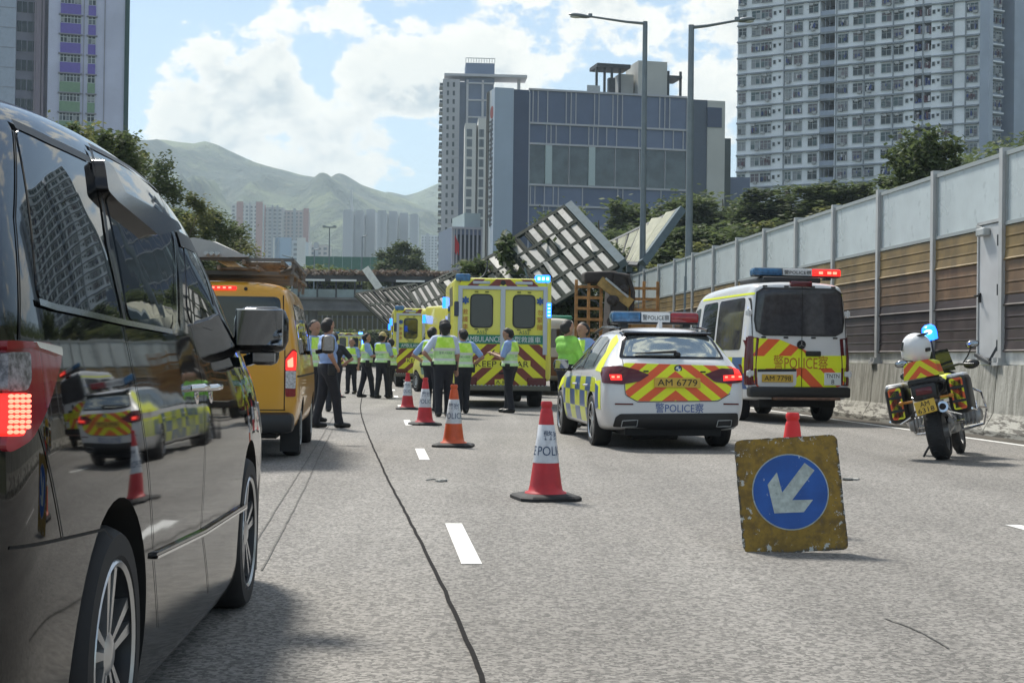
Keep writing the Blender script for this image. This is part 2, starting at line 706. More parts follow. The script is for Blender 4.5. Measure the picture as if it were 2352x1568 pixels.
# ------------------------------------------------------------------ smooth bodies from blended capsules
def sdf_mesh(prims, vox=.012, k=.03, cuts=()):
    """prims: (a, b, ra, rb[, k]); returns one continuous closed surface"""
    P = []
    for p in prims:
        a, b = np.array(p[0], float), np.array(p[1], float)
        P.append((a, b, p[2], p[3], p[4] if len(p) > 4 else k))
    lo = np.min([np.minimum(a, b) - max(ra, rb) for a, b, ra, rb, _ in P], axis=0) - 3 * vox
    hi = np.max([np.maximum(a, b) + max(ra, rb) for a, b, ra, rb, _ in P], axis=0) + 3 * vox
    n = np.ceil((hi - lo) / vox).astype(int) + 1
    D = np.full(n, 1.0, np.float32)
    ax = [lo[i] + vox * np.arange(n[i]) for i in range(3)]
    for a, b, ra, rb, kk in P:
        m = max(ra, rb) + kk + 2 * vox
        i0 = np.maximum(((np.minimum(a, b) - m - lo) / vox).astype(int), 0)
        i1 = np.minimum(((np.maximum(a, b) + m - lo) / vox).astype(int) + 2, n)
        X, Y, Z = np.meshgrid(ax[0][i0[0]:i1[0]], ax[1][i0[1]:i1[1]], ax[2][i0[2]:i1[2]], indexing='ij')
        ba = b - a
        bb = max(ba.dot(ba), 1e-9)
        h = np.clip(((X - a[0]) * ba[0] + (Y - a[1]) * ba[1] + (Z - a[2]) * ba[2]) / bb, 0, 1)
        d = np.sqrt((X - a[0] - h * ba[0]) ** 2 + (Y - a[1] - h * ba[1]) ** 2 + (Z - a[2] - h * ba[2]) ** 2) - (ra + (rb - ra) * h)
        sl_ = (slice(i0[0], i1[0]), slice(i0[1], i1[1]), slice(i0[2], i1[2]))
        o = D[sl_]
        q = np.clip(kk - np.abs(o - d), 0, None) / kk
        D[sl_] = np.minimum(o, d) - q * q * kk * .25
    if cuts:
        X, Y, Z = np.meshgrid(ax[0], ax[1], ax[2], indexing='ij')
        for (nv, c) in cuts:
            D = np.maximum(D, nv[0] * X + nv[1] * Y + nv[2] * Z - c)
    Sg = D < 0
    cells = np.zeros(np.array(D.shape) - 1, np.int8)
    offs = [(i, j, l) for i in (0, 1) for j in (0, 1) for l in (0, 1)]
    sh = cells.shape
    for i, j, l in offs:
        cells += Sg[i:i + sh[0], j:j + sh[1], l:l + sh[2]]
    idx = np.argwhere((cells > 0) & (cells < 8))
    val = {o: D[idx[:, 0] + o[0], idx[:, 1] + o[1], idx[:, 2] + o[2]] for o in offs}
    acc = np.zeros((len(idx), 3)); cnt = np.zeros(len(idx))
    for o1 in offs:
        for axn in range(3):
            if o1[axn] == 0:
                o2 = list(o1); o2[axn] = 1; o2 = tuple(o2)
                d1, d2 = val[o1], val[o2]
                x = (d1 < 0) != (d2 < 0)
                t = np.where(x, d1 / np.where(x, d1 - d2, 1), 0)
                p = np.array(o1, float)[None, :].repeat(len(idx), 0)
                p[:, axn] = t
                acc += p * x[:, None]; cnt += x
    V = (idx + acc / cnt[:, None]) * vox + lo
    vid = np.full(sh, -1, np.int64)
    vid[idx[:, 0], idx[:, 1], idx[:, 2]] = np.arange(len(idx))
    faces = []
    for axn in range(3):
        u, w = (axn + 1) % 3, (axn + 2) % 3
        s0 = [slice(None)] * 3; s1 = [slice(None)] * 3
        s0[axn] = slice(0, -1); s1[axn] = slice(1, None)
        A, B = Sg[tuple(s0)], Sg[tuple(s1)]
        e = np.argwhere(A != B)
        e = e[(e[:, u] > 0) & (e[:, w] > 0) & (e[:, u] < sh[u]) & (e[:, w] < sh[w])]
        q = []
        for du, dw in ((1, 1), (0, 1), (0, 0), (1, 0)):
            c = e.copy(); c[:, u] -= du; c[:, w] -= dw
            q.append(vid[c[:, 0], c[:, 1], c[:, 2]])
        q = np.stack(q, 1)
        inside = A[e[:, 0], e[:, 1], e[:, 2]]
        q[~inside] = q[~inside][:, ::-1]
        faces.append(q)
    Fq = np.concatenate(faces)
    Fq = Fq[(Fq >= 0).all(1)]
    return V, Fq

def sdf_obj(name, prims, m, parent, vox=.012, k=.03, cuts=()):
    V, Fq = sdf_mesh(prims, vox, k, cuts)
    me = bpy.data.meshes.new(name)
    me.from_pydata(V.tolist(), [], Fq.tolist())
    me.materials.append(m)
    me.polygons.foreach_set('use_smooth', [True] * len(me.polygons))
    return obj(name, me, parent)
# ================================================================== SETTING
RD = -.0905                                   # the road drifts left by this much per metre ahead
def wall_x(Y):
    return 7.93 - .086 * (Y - 23.8)

def asphalt():
    m = mat('asphalt', (.2, .2, .195), .85)
    g = NG(m.node_tree)
    b = g.n['Principled BSDF']
    tc = g.node('ShaderNodeTexCoord').outputs['Object']
    v = g.node('ShaderNodeTexVoronoi', {'Vector': tc, 'Scale': 58.0, 'Randomness': 1.0})
    cell = g.node('ShaderNodeSeparateColor', {0: v.outputs['Color']}).outputs[0]
    fine = g.noise(tc, 150, 3, .7)
    mid = g.noise(tc, 22, 4, .65)
    big = g.noise(tc, .35, 4, .6)
    st = g.node('ShaderNodeMapping', {'Vector': tc, 'Rotation': (0, 0, -.0905), 'Scale': (1.1, .04, 1)})
    track = g.noise(st.outputs[0], 1.3, 3, .5)
    c = g.mix(g.ramp(cell, .02, .98), (.085, .082, .077), (.315, .30, .28))
    c = g.mix(g.math('MULTIPLY', g.ramp(fine, .38, .62), .35), c, (.225, .215, .20), 'MIX')
    c = g.mix(g.math('MULTIPLY', g.ramp(fine, .55, .72), .45), c, (.47, .45, .42))
    c = g.mix(g.math('MULTIPLY', g.ramp(fine, .45, .30), .5), c, (.06, .058, .056))
    k = g.math('ADD', g.math('MULTIPLY', g.ramp(mid, .3, .7), .12), g.math('ADD', g.math('MULTIPLY', g.ramp(track, .35, .65), .20), g.math('MULTIPLY', g.ramp(big, .35, .65), .14)))
    c = g.mix(1.0, c, g.node('ShaderNodeCombineColor', {0: g.math('ADD', k, .70), 1: g.math('ADD', k, .695), 2: g.math('ADD', k, .685)}).outputs[0], 'MULTIPLY')
    g.l.new(c, b.inputs['Base Color'])
    h = g.math('ADD', g.math('MULTIPLY', cell, .6), fine)
    bn = g.node('ShaderNodeBump', {'Height': h, 'Strength': .55, 'Distance': .006})
    g.l.new(bn.outputs[0], b.inputs['Normal'])
    return m

def leafmat(name, c0, c1, c2=None):
    m = bpy.data.materials.new(name)
    m.use_nodes = True
    g = NG(m.node_tree)
    b = g.n['Principled BSDF']
    r = g.node('ShaderNodeNewGeometry').outputs['Random Per Island']
    tc = g.node('ShaderNodeTexCoord').outputs['Object']
    f = g.noise(tc, .55, 3, .6)
    c = g.mix(r, c0, c1)
    if c2:
        c = g.mix(g.ramp(f, .45, .62), c, c2)
    g.l.new(c, b.inputs['Base Color'])
    b.inputs['Roughness'].default_value = .65
    b.inputs['Specular IOR Level'].default_value = .25
    tr = g.node('ShaderNodeBsdfTranslucent', {'Color': c})
    mx = g.node('ShaderNodeMixShader', {0: .45, 1: b.outputs[0], 2: tr.outputs[0]})
    g.l.new(mx.outputs[0], g.n['Material Output'].inputs[0])
    return m

M_ASPH = asphalt()
M_PAINTW = mat('road_paint', (.74, .74, .71), .6, var=.08, vscale=9, dirt=((.25, .25, .24), 26, .62))
M_CONC = mat('concrete', (.33, .32, .29), .85, var=.25, vscale=2.2, bump=.3, bscale=25, dirt=((.13, .12, .10), 5, .62))
M_STEELG = mat('grey_steel', (.42, .44, .44), .5, .3, var=.1, vscale=4)
M_STEELD = mat('dark_steel', (.055, .06, .065), .55, .3, var=.2)
M_BLACK = mat('matt_black', (.012, .012, .013), .6)
M_WHITE = mat('white_paint', (.72, .73, .73), .4, var=.05)
M_BARK = mat('bark', (.09, .07, .05), .9, var=.3, vscale=6, bump=.5, bscale=18)

# ground, road, markings
b = MB()
b.add([(-4000, -60, -.06), (4000, -60, -.06), (4000, 7000, -.06), (-4000, 7000, -.06)], [(0, 1, 2, 3)])
struct(b.build('ground', mat('verge_ground', (.10, .11, .06), .95, var=.3, vscale=.05)))
b = MB()
ys = [-30 + 10 * i for i in range(44)]
for y in ys:
    b.v += [(wall_x(y) - 20.5, y, 0), (wall_x(y) + .2, y, 0)]
for i in range(len(ys) - 1):
    b.f.append((2 * i, 2 * i + 1, 2 * i + 3, 2 * i + 2)); b.m.append(0)
struct(b.build('road', M_ASPH), 'grey asphalt carriageway')

def ribbon(name, pts, w, m, z=.004, parent=None, wob=0.0):
    """flat strip on the road"""
    P = [Vector((p[0], p[1], 0)) for p in pts]
    D = [P[0]]
    for a, c in zip(P, P[1:]):
        k = max(1, int((c - a).length / .25))
        D += [a.lerp(c, (i + 1) / k) for i in range(k)]
    mb = MB()
    for i, p in enumerate(D):
        t = (D[min(i + 1, len(D) - 1)] - D[max(i - 1, 0)]).normalized()
        n = Vector((-t.y, t.x, 0))
        o = random.uniform(-wob, wob)
        ww = w * (1 + random.uniform(-1, 1) * (4 * wob))
        l, r = p + n * (ww / 2 + o), p - n * (ww / 2 - o)
        mb.v += [(l.x, l.y, z), (r.x, r.y, z)]
        if i:
            k = len(mb.v)
            mb.f.append((k - 4, k - 3, k - 1, k - 2)); mb.m.append(0)
    return mb.build(name, m, parent)

def smooth(pts, n=6):
    """catmull-rom through 2D points"""
    P = [Vector((p[0], p[1], 0)) for p in pts]
    out = []
    for i in range(len(P) - 1):
        a, bb, c, d = P[max(i - 1, 0)], P[i], P[i + 1], P[min(i + 2, len(P) - 1)]
        for k in range(n):
            t = k / n
            out.append(.5 * ((2 * bb) + (c - a) * t + (2 * a - 5 * bb + 4 * c - d) * t * t + (3 * bb - a - 3 * c + d) * t ** 3))
    out.append(P[-1])
    return out

for i in range(7):
    y0 = 8.25 + 8.3 * i
    x0 = -.19 + RD * (y0 - 8.27) - .02
    struct(ribbon('lane_marking', [(x0, y0), (x0 + RD * 2, y0 + 2)], .115, M_PAINTW), 'white lane dash')
for i in range(5):
    y0 = 8.6 + 8.3 * i
    x0 = 3.78 + RD * (y0 - 8.6)
    struct(ribbon('lane_marking', [(x0, y0), (x0 + RD * 2, y0 + 2)], .115, M_PAINTW), 'white lane dash')
struct(ribbon('edge_line', [(7.2 + RD * (y - 21.8), y) for y in (-10, 30, 90)], .13, M_PAINTW), 'white edge line')
struct(ribbon('verge_dirt', [(wall_x(y) - .55, y) for y in (-10, 30, 90)], .55, mat('dirt', (.07, .062, .05), .95, var=.4, vscale=3, bump=.6, bscale=20), z=.007), 'dark dirt along the barrier foot')
crk = [gnd(*p) for p in ((1125, 1620), (1110, 1568), (1062, 1450), (1000, 1312), (935, 1185), (882, 1082), (842, 990), (828, 940), (832, 912), (838, 895))]
struct(ribbon('road_joint', smooth(crk), .021, mat('joint_tar', (.016, .015, .015), .9, var=.4, vscale=30, spec=.1), z=.005, wob=.004), 'dark tar joint curving along the lane')
for pp in (((560, 1290), (640, 1160), (735, 1010), (772, 945), (790, 905)), ((600, 1310), (690, 1140), (742, 1030), (765, 985)),
           ((2030, 1420), (2110, 1450), (2180, 1490))):
    struct(ribbon('road_scar', smooth([gnd(*p) for p in pp]), .011, mat('faint_tar', (.15, .145, .136), .9, var=.3, vscale=20, spec=.1), z=.006, wob=.004), 'thin dark scar in the asphalt')

# small litter on the road
def debris(px, py, n, spread, seed):
    rnd = random.Random(seed)
    c = gnd(px, py)
    mb = MB()
    for i in range(n):
        a = rnd.uniform(0, 3.1)
        r = rnd.uniform(.02, .06)
        mb.box((rnd.uniform(-spread, spread), rnd.uniform(-.05, .05), .012), (r * 1.6, r, .018), rot=Matrix.Rotation(a, 3, 'Z') @ Matrix.Rotation(rnd.uniform(-.3, .3), 3, 'X'), ch=.004)
    mb.tube([(-spread, 0, .012), (0, .02, .02), (spread, -.01, .012)], .008, 6)
    o = mb.build('road_debris', mat('litter', (.35, .34, .31), .7, var=.5, vscale=30))
    o.location = c
    return o
tag(debris(1000, 1105, 5, .09, 1), 'small bent scrap lying on the asphalt right of the tar joint', 'debris')
tag(debris(1958, 1102, 4, .07, 2), 'small scrap on the asphalt right of the arrow sign', 'debris')

# ------------------------------------------------------------------ concrete barrier and noise wall on the right
def barrier_mat():
    m = mat('barrier_concrete', (.34, .33, .29), .85)
    g = NG(m.node_tree)
    b = g.n['Principled BSDF']
    tc = g.node('ShaderNodeTexCoord').outputs['Object']
    z = g.node('ShaderNodeSeparateXYZ', {0: tc}).outputs[2]
    st = g.node('ShaderNodeMapping', {'Vector': tc, 'Scale': (3, 3, .35)}).outputs[0]
    streak = g.noise(st, 2.6, 5, .7)
    base = g.mix(g.ramp(streak, .3, .72), (.17, .165, .14), (.43, .42, .375))
    dg = g.node('ShaderNodeMapping', {'Vector': tc, 'Rotation': (.75, 0, 0), 'Scale': (2, 1.0, 7)}).outputs[0]
    peel = g.noise(dg, 2.3, 5, .7)
    low = g.ramp(g.math('ADD', z, g.math('MULTIPLY', g.noise(tc, 1.6, 3), .45)), .60, .44)
    pc = g.mix(g.ramp(peel, .44, .56), (.10, .093, .08), (.38, .37, .33))
    c = g.mix(low, base, pc)
    g.l.new(c, b.inputs['Base Color'])
    bn = g.node('ShaderNodeBump', {'Height': g.noise(tc, 18, 5, .7), 'Strength': .5, 'Distance': .02})
    g.l.new(bn.outputs[0], b.inputs['Normal'])
    return m
t = thing('concrete_barrier', 'stained concrete crash barrier with peeling white foot under the noise wall', 'barrier', (0, 0, 0))
BM = barrier_mat()
ang = math.atan(.086)
for i in range(16):
    y0 = 5.8 + 6 * i
    mb = MB()
    L = 6 / math.cos(ang) - .03
    prof = [(-.36, 0), (-.36, .09), (-.20, .36), (-.13, 1.13), (.15, 1.13), (.2, .3), (.3, 0)]
    mb.prism(prof, 0, L, 'y')
    o = mb.build('barrier_segment', BM, t)
    o.location = (wall_x(y0), y0, 0)
    o.rotation_euler = (0, 0, ang)

def board_mat(name, c):
    m = mat(name, c, .45, .0, var=.3, vscale=1.5, dirt=((c[0] * .55, c[1] * .55, c[2] * .6), 2.2, .60))
    return m
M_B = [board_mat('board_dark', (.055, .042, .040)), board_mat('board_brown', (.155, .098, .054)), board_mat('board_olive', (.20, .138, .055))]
M_PANE = mat('frosted_acrylic', (.49, .545, .56), .3, var=.10, vscale=.9, dirt=((.41, .46, .475), 3.0, .58), spec=.5)
M_POST = mat('post_grey', (.44, .45, .45), .5, .2, var=.1, vscale=2)
t = thing('noise_wall', 'tall roadside noise wall of grey posts, frosted panes and brown boards', 'wall', (0, 0, 0))
def along(u):      # a point u metres along the wall from the post at Y = 23.8
    return Vector((wall_x(23.8) - math.sin(ang) * u, 23.8 + math.cos(ang) * u, 0))
BAY = 3.01
post_me = None
rail_me = base_me = pane_me = None
board_me = []
mb = MB(); mb.box((0, 0, 2.88), (.20, .13, 3.5)); mb.box((-.02, 0, 1.15), (.34, .3, .05)); mb.box((-.14, .1, 1.2), (.06, .05, .1)); mb.box((-.14, -.1, 1.2), (.06, .05, .1))
post_me = mb.mesh('post', M_POST)
mb = MB(); mb.box((0, BAY / 2, 3.97), (.05, BAY - .14, 1.06)); pane_me = mb.mesh('pane', M_PANE)
mb = MB(); mb.box((0, BAY / 2, 4.53), (.11, BAY - .135, .07)); mb.box((0, BAY / 2, 3.41), (.11, BAY - .135, .06)); mb.box((0, .10, 3.97), (.085, .06, 1.05)); mb.box((0, BAY - .10, 3.97), (.085, .06, 1.05)); rail_me = mb.mesh('rail', mat('rail_grey', (.35, .38, .38), .5, .3))
mb = MB(); mb.box((.02, BAY / 2, 1.24), (.08, BAY - .13, .20)); base_me = mb.mesh('base_plate', mat('base_white', (.6, .6, .57), .7, var=.2))
nb = 11
bh = (3.37 - 1.345) / nb
for k in range(nb):
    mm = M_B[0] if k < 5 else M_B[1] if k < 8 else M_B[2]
    mb = MB()
    z0 = 1.345 + k * bh
    dx = -.012 if k % 4 == 0 else 0
    mb.prism([(.04, z0), (-.040 + dx * 2.5, z0 + .003), (-.046 + dx * 2.5, z0 + .02), (-.041 + dx, z0 + .04), (-.038, z0 + bh - .006), (.04, z0 + bh - .003)], .068, BAY - .068, 'y')
    board_me.append(mb.mesh('board', mm))
M_DOORW = mat('door_grey', (.50, .51, .52), .45, .1, var=.07, vscale=2)
for i in range(-3, 22):
    p = along(i * BAY)
    for me, n in ((post_me, 'post'), (pane_me, 'pane'), (rail_me, 'rail')):
        obj(n, me, t, p, (0, 0, ang))
    if i == 0:
        # bay with the service door: boards fill the far part only
        for k in range(nb):
            o = obj('board', board_me[k], t, along(i * BAY + .95), (0, 0, ang))
            o.scale = (1, .684, 1)
        d = MB(); d.box((-.03, .49, 2.34), (.07, .84, 2.2), ch=.012)
        dr = d.build('door', M_DOORW, t); dr.location = p; dr.rotation_euler = (0, 0, ang)
        f = MB()
        for (yy, ww) in ((.05, .06), (.94, .05)):
            f.box((-.035, yy, 2.35), (.1, ww, 2.28))
        f.box((-.035, .5, 3.48), (.1, .94, .05))
        fr = f.build('door_frame', M_POST, t); fr.location = p; fr.rotation_euler = (0, 0, ang)
        h = MB(); h.box((-.085, .84, 2.25), (.04, .05, .16), ch=.01); h.cyl((-.08, .84, 2.28), (-.16, .84, 2.28), .018); h.box((-.17, .80, 2.28), (.02, .13, .025), ch=.008)
        h.build('handle', M_BLACK, dr)
        for zz in (1.45, 2.35, 3.15):
            hh = MB(); hh.cyl((-.085, .10, zz - .09), (-.085, .10, zz + .09), .022)
            hh.build('hinge', M_STEELD, dr)
        c = MB(); c.box((-.13, .62, 3.32), (.12, .34, .13), ch=.02); c.bar((-.13, .62, 3.38), (-.06, 1.05, 3.46), .03)
        c.build('door_closer', M_STEELG, dr)
        s = MB(); s.bar((-.2, .1, 1.16), (-.12, .9, 1.3), .05); s.bar((-.2, .2, 1.16), (-.04, .12, 1.5), .04)
        s.build('door_stop', M_STEELD, dr)
    else:
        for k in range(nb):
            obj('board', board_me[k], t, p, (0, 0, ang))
    obj('base_plate', base_me, t, p, (0, 0, ang))

# ------------------------------------------------------------------ land: hillside, mountains
def hill_z(x, y):
    d = x - wall_x(y) - 2.0
    return max(0, min(24, d * .42 + 1.2 * math.sin(d * .2 + y * .05))) if d > 0 else 0
mb = MB()
nx, ny = 50, 50
for j in range(ny + 1):
    y = 20 + (330 - 20) * j / ny
    for i in range(nx + 1):
        x = wall_x(y) + .8 + 150 * (i / nx) ** 1.5
        mb.v.append((x, y, hill_z(x, y) - .08))
for j in range(ny):
    for i in range(nx):
        a = j * (nx + 1) + i
        mb.f.append((a, a + 1, a + nx + 2, a + nx + 1)); mb.m.append(0)
struct(mb.build('hillside', mat('hill_soil', (.055, .065, .03), .95, var=.4, vscale=.5, bump=.5, bscale=1.5), smooth=True, angle=80), 'wooded slope behind the noise wall')

def mountain(name, prof, Y, seed, depth, m):
    """ridge line given as photograph (x, y) points standing Y metres away"""
    rnd = random.Random(seed)
    pts = [at(px, py, Y) for px, py in prof]
    xs = [p.x for p in pts]; zs = [p.z for p in pts]
    N, K = 240, 60
    mb = MB()
    from mathutils import noise as mn
    for k in range(K + 1):
        s = k / K                                # 0 at the foot, 1 at the ridge
        for i in range(N + 1):
            x = xs[0] + (xs[-1] - xs[0]) * i / N
            z = np.interp(x, xs, zs)
            y = Y - depth * (1 - s)
            n1 = mn.fractal(Vector((x * .004, y * .0042, seed)), 1.0, 2.0, 6)
            rid = 1 - abs(mn.noise(Vector((x * .0055, y * .0012 + x * .0008, seed + 3.1)))) * 1.7
            e = s ** 1.15
            zz = z * e + (n1 * 65 + (rid - .5) * 105) * math.sin(math.pi * min(1, s * 1.0)) * (z / 330) + n1 * 4 * s
            mb.v.append((x * (1 - .12 * (1 - s)), y, zz - 3))
    for k in range(K):
        for i in range(N):
            a = k * (N + 1) + i
            mb.f.append((a, a + 1, a + N + 2, a + N + 1)); mb.m.append(0)
    nb = len(mb.v)                               # back slope
    for i in range(N + 1):
        x = xs[0] + (xs[-1] - xs[0]) * i / N
        mb.v.append((x, Y + depth * .7, 0))
    for i in range(N):
        a = K * (N + 1) + i
        mb.f.append((a, a + 1, nb + i + 1, nb + i)); mb.m.append(0)
    return struct(mb.build(name, m, smooth=True, angle=180))

def mtn_mat():
    m = mat('mountain_scrub_shading', (.07, .10, .05), .95)
    g = NG(m.node_tree)
    b = g.n['Principled BSDF']
    tc = g.node('ShaderNodeTexCoord').outputs['Object']
    f = g.noise(tc, .006, 8, .65)
    f2 = g.noise(tc, .03, 6, .7)
    c = g.mix(g.ramp(f, .40, .60), (.03, .06, .045), (.16, .205, .10))  # brighter tone paints sunlit slopes into the scrub colour
    c = g.mix(g.math('MULTIPLY', g.ramp(f2, .5, .7), .7), c, (.15, .165, .10))
    c = g.mix(g.math('MULTIPLY', g.ramp(f2, .46, .36), .7), c, (.016, .032, .022))  # darker hollows: slope shading put into the colour
    g.l.new(c, b.inputs['Base Color'])
    bn = g.node('ShaderNodeBump', {'Height': f2, 'Strength': 1.0, 'Distance': 26.0})
    g.l.new(bn.outputs[0], b.inputs['Normal'])
    return m
MM = mtn_mat()
mountain('mountain', [(-600, 520), (-300, 470), (0, 400), (200, 350), (290, 328), (340, 317), (375, 314), (410, 320), (445, 324), (470, 318), (500, 326), (545, 348), (590, 368), (640, 381), (700, 398), (755, 405), (775, 393), (790, 396), (830, 420), (880, 436), (930, 452), (1010, 490), (1110, 545), (1250, 640), (1400, 760)], 2300, 3, 1300, MM)
mountain('far_mountain', [(500, 700), (700, 620), (800, 520), (860, 455), (890, 436), (930, 446), (960, 438), (1005, 418), (1100, 395), (1250, 380), (1420, 400), (1700, 430), (2100, 470), (2600, 560)], 2950, 11, 600, MM)

# ------------------------------------------------------------------ trees
def crown_mesh(name, blobs, n, size, m, seed, droop=.3, twigs=0):
    """leaf sized faces gathered into clumps through the crown's volume"""
    rnd = random.Random(seed)
    clumps = []
    tot = sum(r[0] * r[1] * r[2] for _, r in blobs)
    for c, r in blobs:
        k = max(5, int(80 * (r[0] * r[1] * r[2]) / tot))
        for _ in range(k):
            d = Vector((rnd.gauss(0, 1), rnd.gauss(0, 1), rnd.gauss(0, 1))).normalized() * rnd.uniform(.45, 1.0)
            clumps.append((Vector((c[0] + d.x * r[0], c[1] + d.y * r[1], c[2] + d.z * r[2])), rnd.uniform(.16, .34) * (r[0] + r[2])))
    vs, fs = [], []
    for i in range(n):
        c, cr = clumps[rnd.randrange(len(clumps))]
        d = Vector((rnd.gauss(0, 1), rnd.gauss(0, 1), rnd.gauss(0, .7)))
        p = c + d * cr * .5
        a = rnd.uniform(0, 6.28)
        tilt = rnd.uniform(-1.0, 1.0)
        u = Vector((math.cos(a), math.sin(a), -droop * rnd.random()))
        w = Vector((-math.sin(a) * math.cos(tilt), math.cos(a) * math.cos(tilt), math.sin(tilt)))
        s = size * rnd.uniform(.6, 1.3)
        k = len(vs)
        vs += [p - u * s * .6, p + w * s * .28, p + u * s * .6, p - w * s * .28]
        fs.append((k, k + 1, k + 2, k + 3))
    me = bpy.data.meshes.new(name)
    me.from_pydata([tuple(v) for v in vs], [], fs)
    me.materials.append(m)
    return me, clumps

def trunk_mesh(h, r, clumps, seed, nb=14):
    rnd = random.Random(seed)
    mb = MB()
    mb.tube([(0, 0, -.3), (.05 * h * .1, 0, h * .3), (rnd.uniform(-.2, .2), rnd.uniform(-.2, .2), h * .62), (0, 0, h * .88)], [r, r * .8, r * .5, r * .15], 8)
    for c, _ in rnd.sample(clumps, min(nb, len(clumps))):
        z0 = rnd.uniform(.25, .6) * h
        mid = Vector((c.x * .45, c.y * .45, z0 * .5 + c.z * .5))
        mb.tube([(0, 0, z0), mid, c], [r * .42, r * .28, r * .06], 6)
    return mb.mesh('trunk', M_BARK, True, 60)

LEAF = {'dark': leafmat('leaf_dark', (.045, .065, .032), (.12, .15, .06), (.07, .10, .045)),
        'olive': leafmat('leaf_olive', (.10, .115, .045), (.23, .235, .08), (.13, .15, .06)),
        'mid': leafmat('leaf_mid', (.06, .085, .038), (.155, .195, .075), (.09, .12, .05)),
        'lime': leafmat('leaf_lime', (.10, .14, .03), (.20, .24, .06), (.14, .18, .05))}
KIND = {}
def kind(name, h, blobs, n, size, leaf, seed, r=.2, nb=14):
    me, cl = crown_mesh('crown', blobs, n, size, LEAF[leaf], seed)
    KIND[name] = (me, trunk_mesh(h, r, cl, seed, nb), h)
def rb(seed, n, R0, z0, z1, rr):
    rnd = random.Random(seed)
    out = []
    for _ in range(n):
        a, q = rnd.uniform(0, 6.28), R0 * math.sqrt(rnd.random())
        s = rnd.uniform(.7, 1.2) * rr
        out.append(((math.cos(a) * q, math.sin(a) * q, rnd.uniform(z0, z1)), (s, s, s * .75)))
    return out
kind('near_a', 9.5, rb(1, 11, 2.3, 3.0, 8.7, 1.35), 26000, .20, 'dark', 1, .22)
kind('near_b', 9.0, rb(2, 11, 2.1, 2.6, 8.2, 1.25), 26000, .20, 'mid', 2, .2)
kind('near_c', 8.0, rb(3, 10, 2.2, 2.0, 7.2, 1.3), 22000, .20, 'olive', 3, .2)
kind('round', 11.0, rb(4, 14, 3.6, 4.2, 9.2, 2.0), 16000, .42, 'dark', 4, .35)
kind('wide', 9.0, [((x_, y_, z_), (2.3, 2.3, 1.9)) for x_, y_, z_ in ((0, 0, 6.6), (-2.6, .3, 5.4), (2.5, -.3, 5.6), (-1.2, 1.4, 6.4), (1.3, -1.4, 6.5), (-4.2, 0, 3.6), (4.3, .2, 3.8), (-2.8, -1.2, 3.4), (2.6, -1.4, 3.6), (0, -1.8, 4.6), (0, 1.8, 4.0), (-5.0, .4, 2.2), (5.1, 0, 2.2), (0, -2, 2.4))], 24000, .42, 'mid', 14, .35)
kind('hill_a', 7.0, rb(5, 9, 2.1, 2.4, 5.8, 1.4), 9000, .34, 'mid', 5, .2)
kind('hill_b', 6.5, rb(6, 9, 2.3, 1.8, 5.2, 1.4), 9000, .34, 'olive', 6, .2)
kind('hill_c', 7.5, rb(7, 9, 2.0, 2.6, 6.6, 1.3), 9000, .32, 'dark', 7, .2)
kind('bush', 2.6, rb(8, 8, 1.5, .5, 1.7, .8), 4500, .24, 'lime', 8, .06, 5)
kind('bush_d', 3.0, rb(9, 9, 1.8, .5, 2.2, .9), 4500, .28, 'mid', 9, .07, 5)

def tree(k, x, y, z, s, rz, label, name='tree', group=None, sz=None):
    cm, tm, h = KIND[k]
    e = thing(name, label, name if name in ('tree', 'bush') else 'tree', (x, y, z), rz, group)
    e.scale = (s, s, sz or s)
    obj('crown', cm, e)
    obj('trunk', tm, e)
    return e

def tree_px(k, px, pytop, Y, rz, label, s=None, z0=0.0, **kw):
    p = at(px, pytop, Y)
    h = KIND[k][2]
    sc = (p.z - z0) / h
    return tree(k, p.x, Y, z0, s or sc, rz, label, sz=sc, **kw)

GL = 'trees along the left verge'
tree_px('near_a', 20, 185, 40, .3, 'dark tree at the left picture edge in front of the purple and green tower', s=1.05, group=GL)
tree_px('near_b', 190, 285, 46, 1.3, 'bushy tree below the green balconies of the left tower', s=.62, group=GL)
tree_px('near_c', 105, 255, 48, 2.3, 'olive tree between the left edge tree and the bushy tree under the green balconies', s=.9, group=GL)
tree_px('near_a', 312, 328, 55, 2.9, 'tall dark tree right of the left tower, branches reaching over the mountain', s=.64, group=GL)
tree_px('near_c', 370, 425, 61, 4.1, 'olive tree behind the black minivan windscreen', s=.72, group=GL)
tree_px('near_b', 445, 478, 68, .4, 'feathery tree in front of the red and white tower', s=.78, group=GL)
tree_px('near_c', 490, 530, 76, 1.2, 'low spreading tree, rightmost of the left row', s=.74, group=GL)
tree_px('near_a', 425, 520, 64, 5.0, 'dark low tree just above the yellow van roof rack', s=.8, group=GL)
tree_px('wide', 925, 548, 172, .5, 'big round dark tree behind the footbridge left of the school tower', s=.66, z0=7.5)
tree_px('hill_b', 590, 575, 120, 1.0, 'sunlit olive tree above the yellow van roof rack', s=1.0)
GB = 'bushes on the bank behind the footbridge'
for i, (px, py, Y, w) in enumerate(((700, 612, 170, 2.0), (742, 608, 172, 1.9), (780, 618, 174, 1.8), (820, 630, 175, 1.5), (660, 618, 170, 1.8))):
    lab = ['pale lime bush behind the roof rack end of the yellow van', 'pale lime bush in the middle of the bank above the footbridge', 'low lime bush left of the green hoarding foot', 'small lime bush nearest the round dark tree', 'lime bush leftmost behind the yellow van ladders'][i]
    p = at(px, py, Y)
    tree('bush', p.x, Y, p.z - 2.2 * 1.5, w, i * 1.3, lab, name='bush', group=GB, sz=1.5)
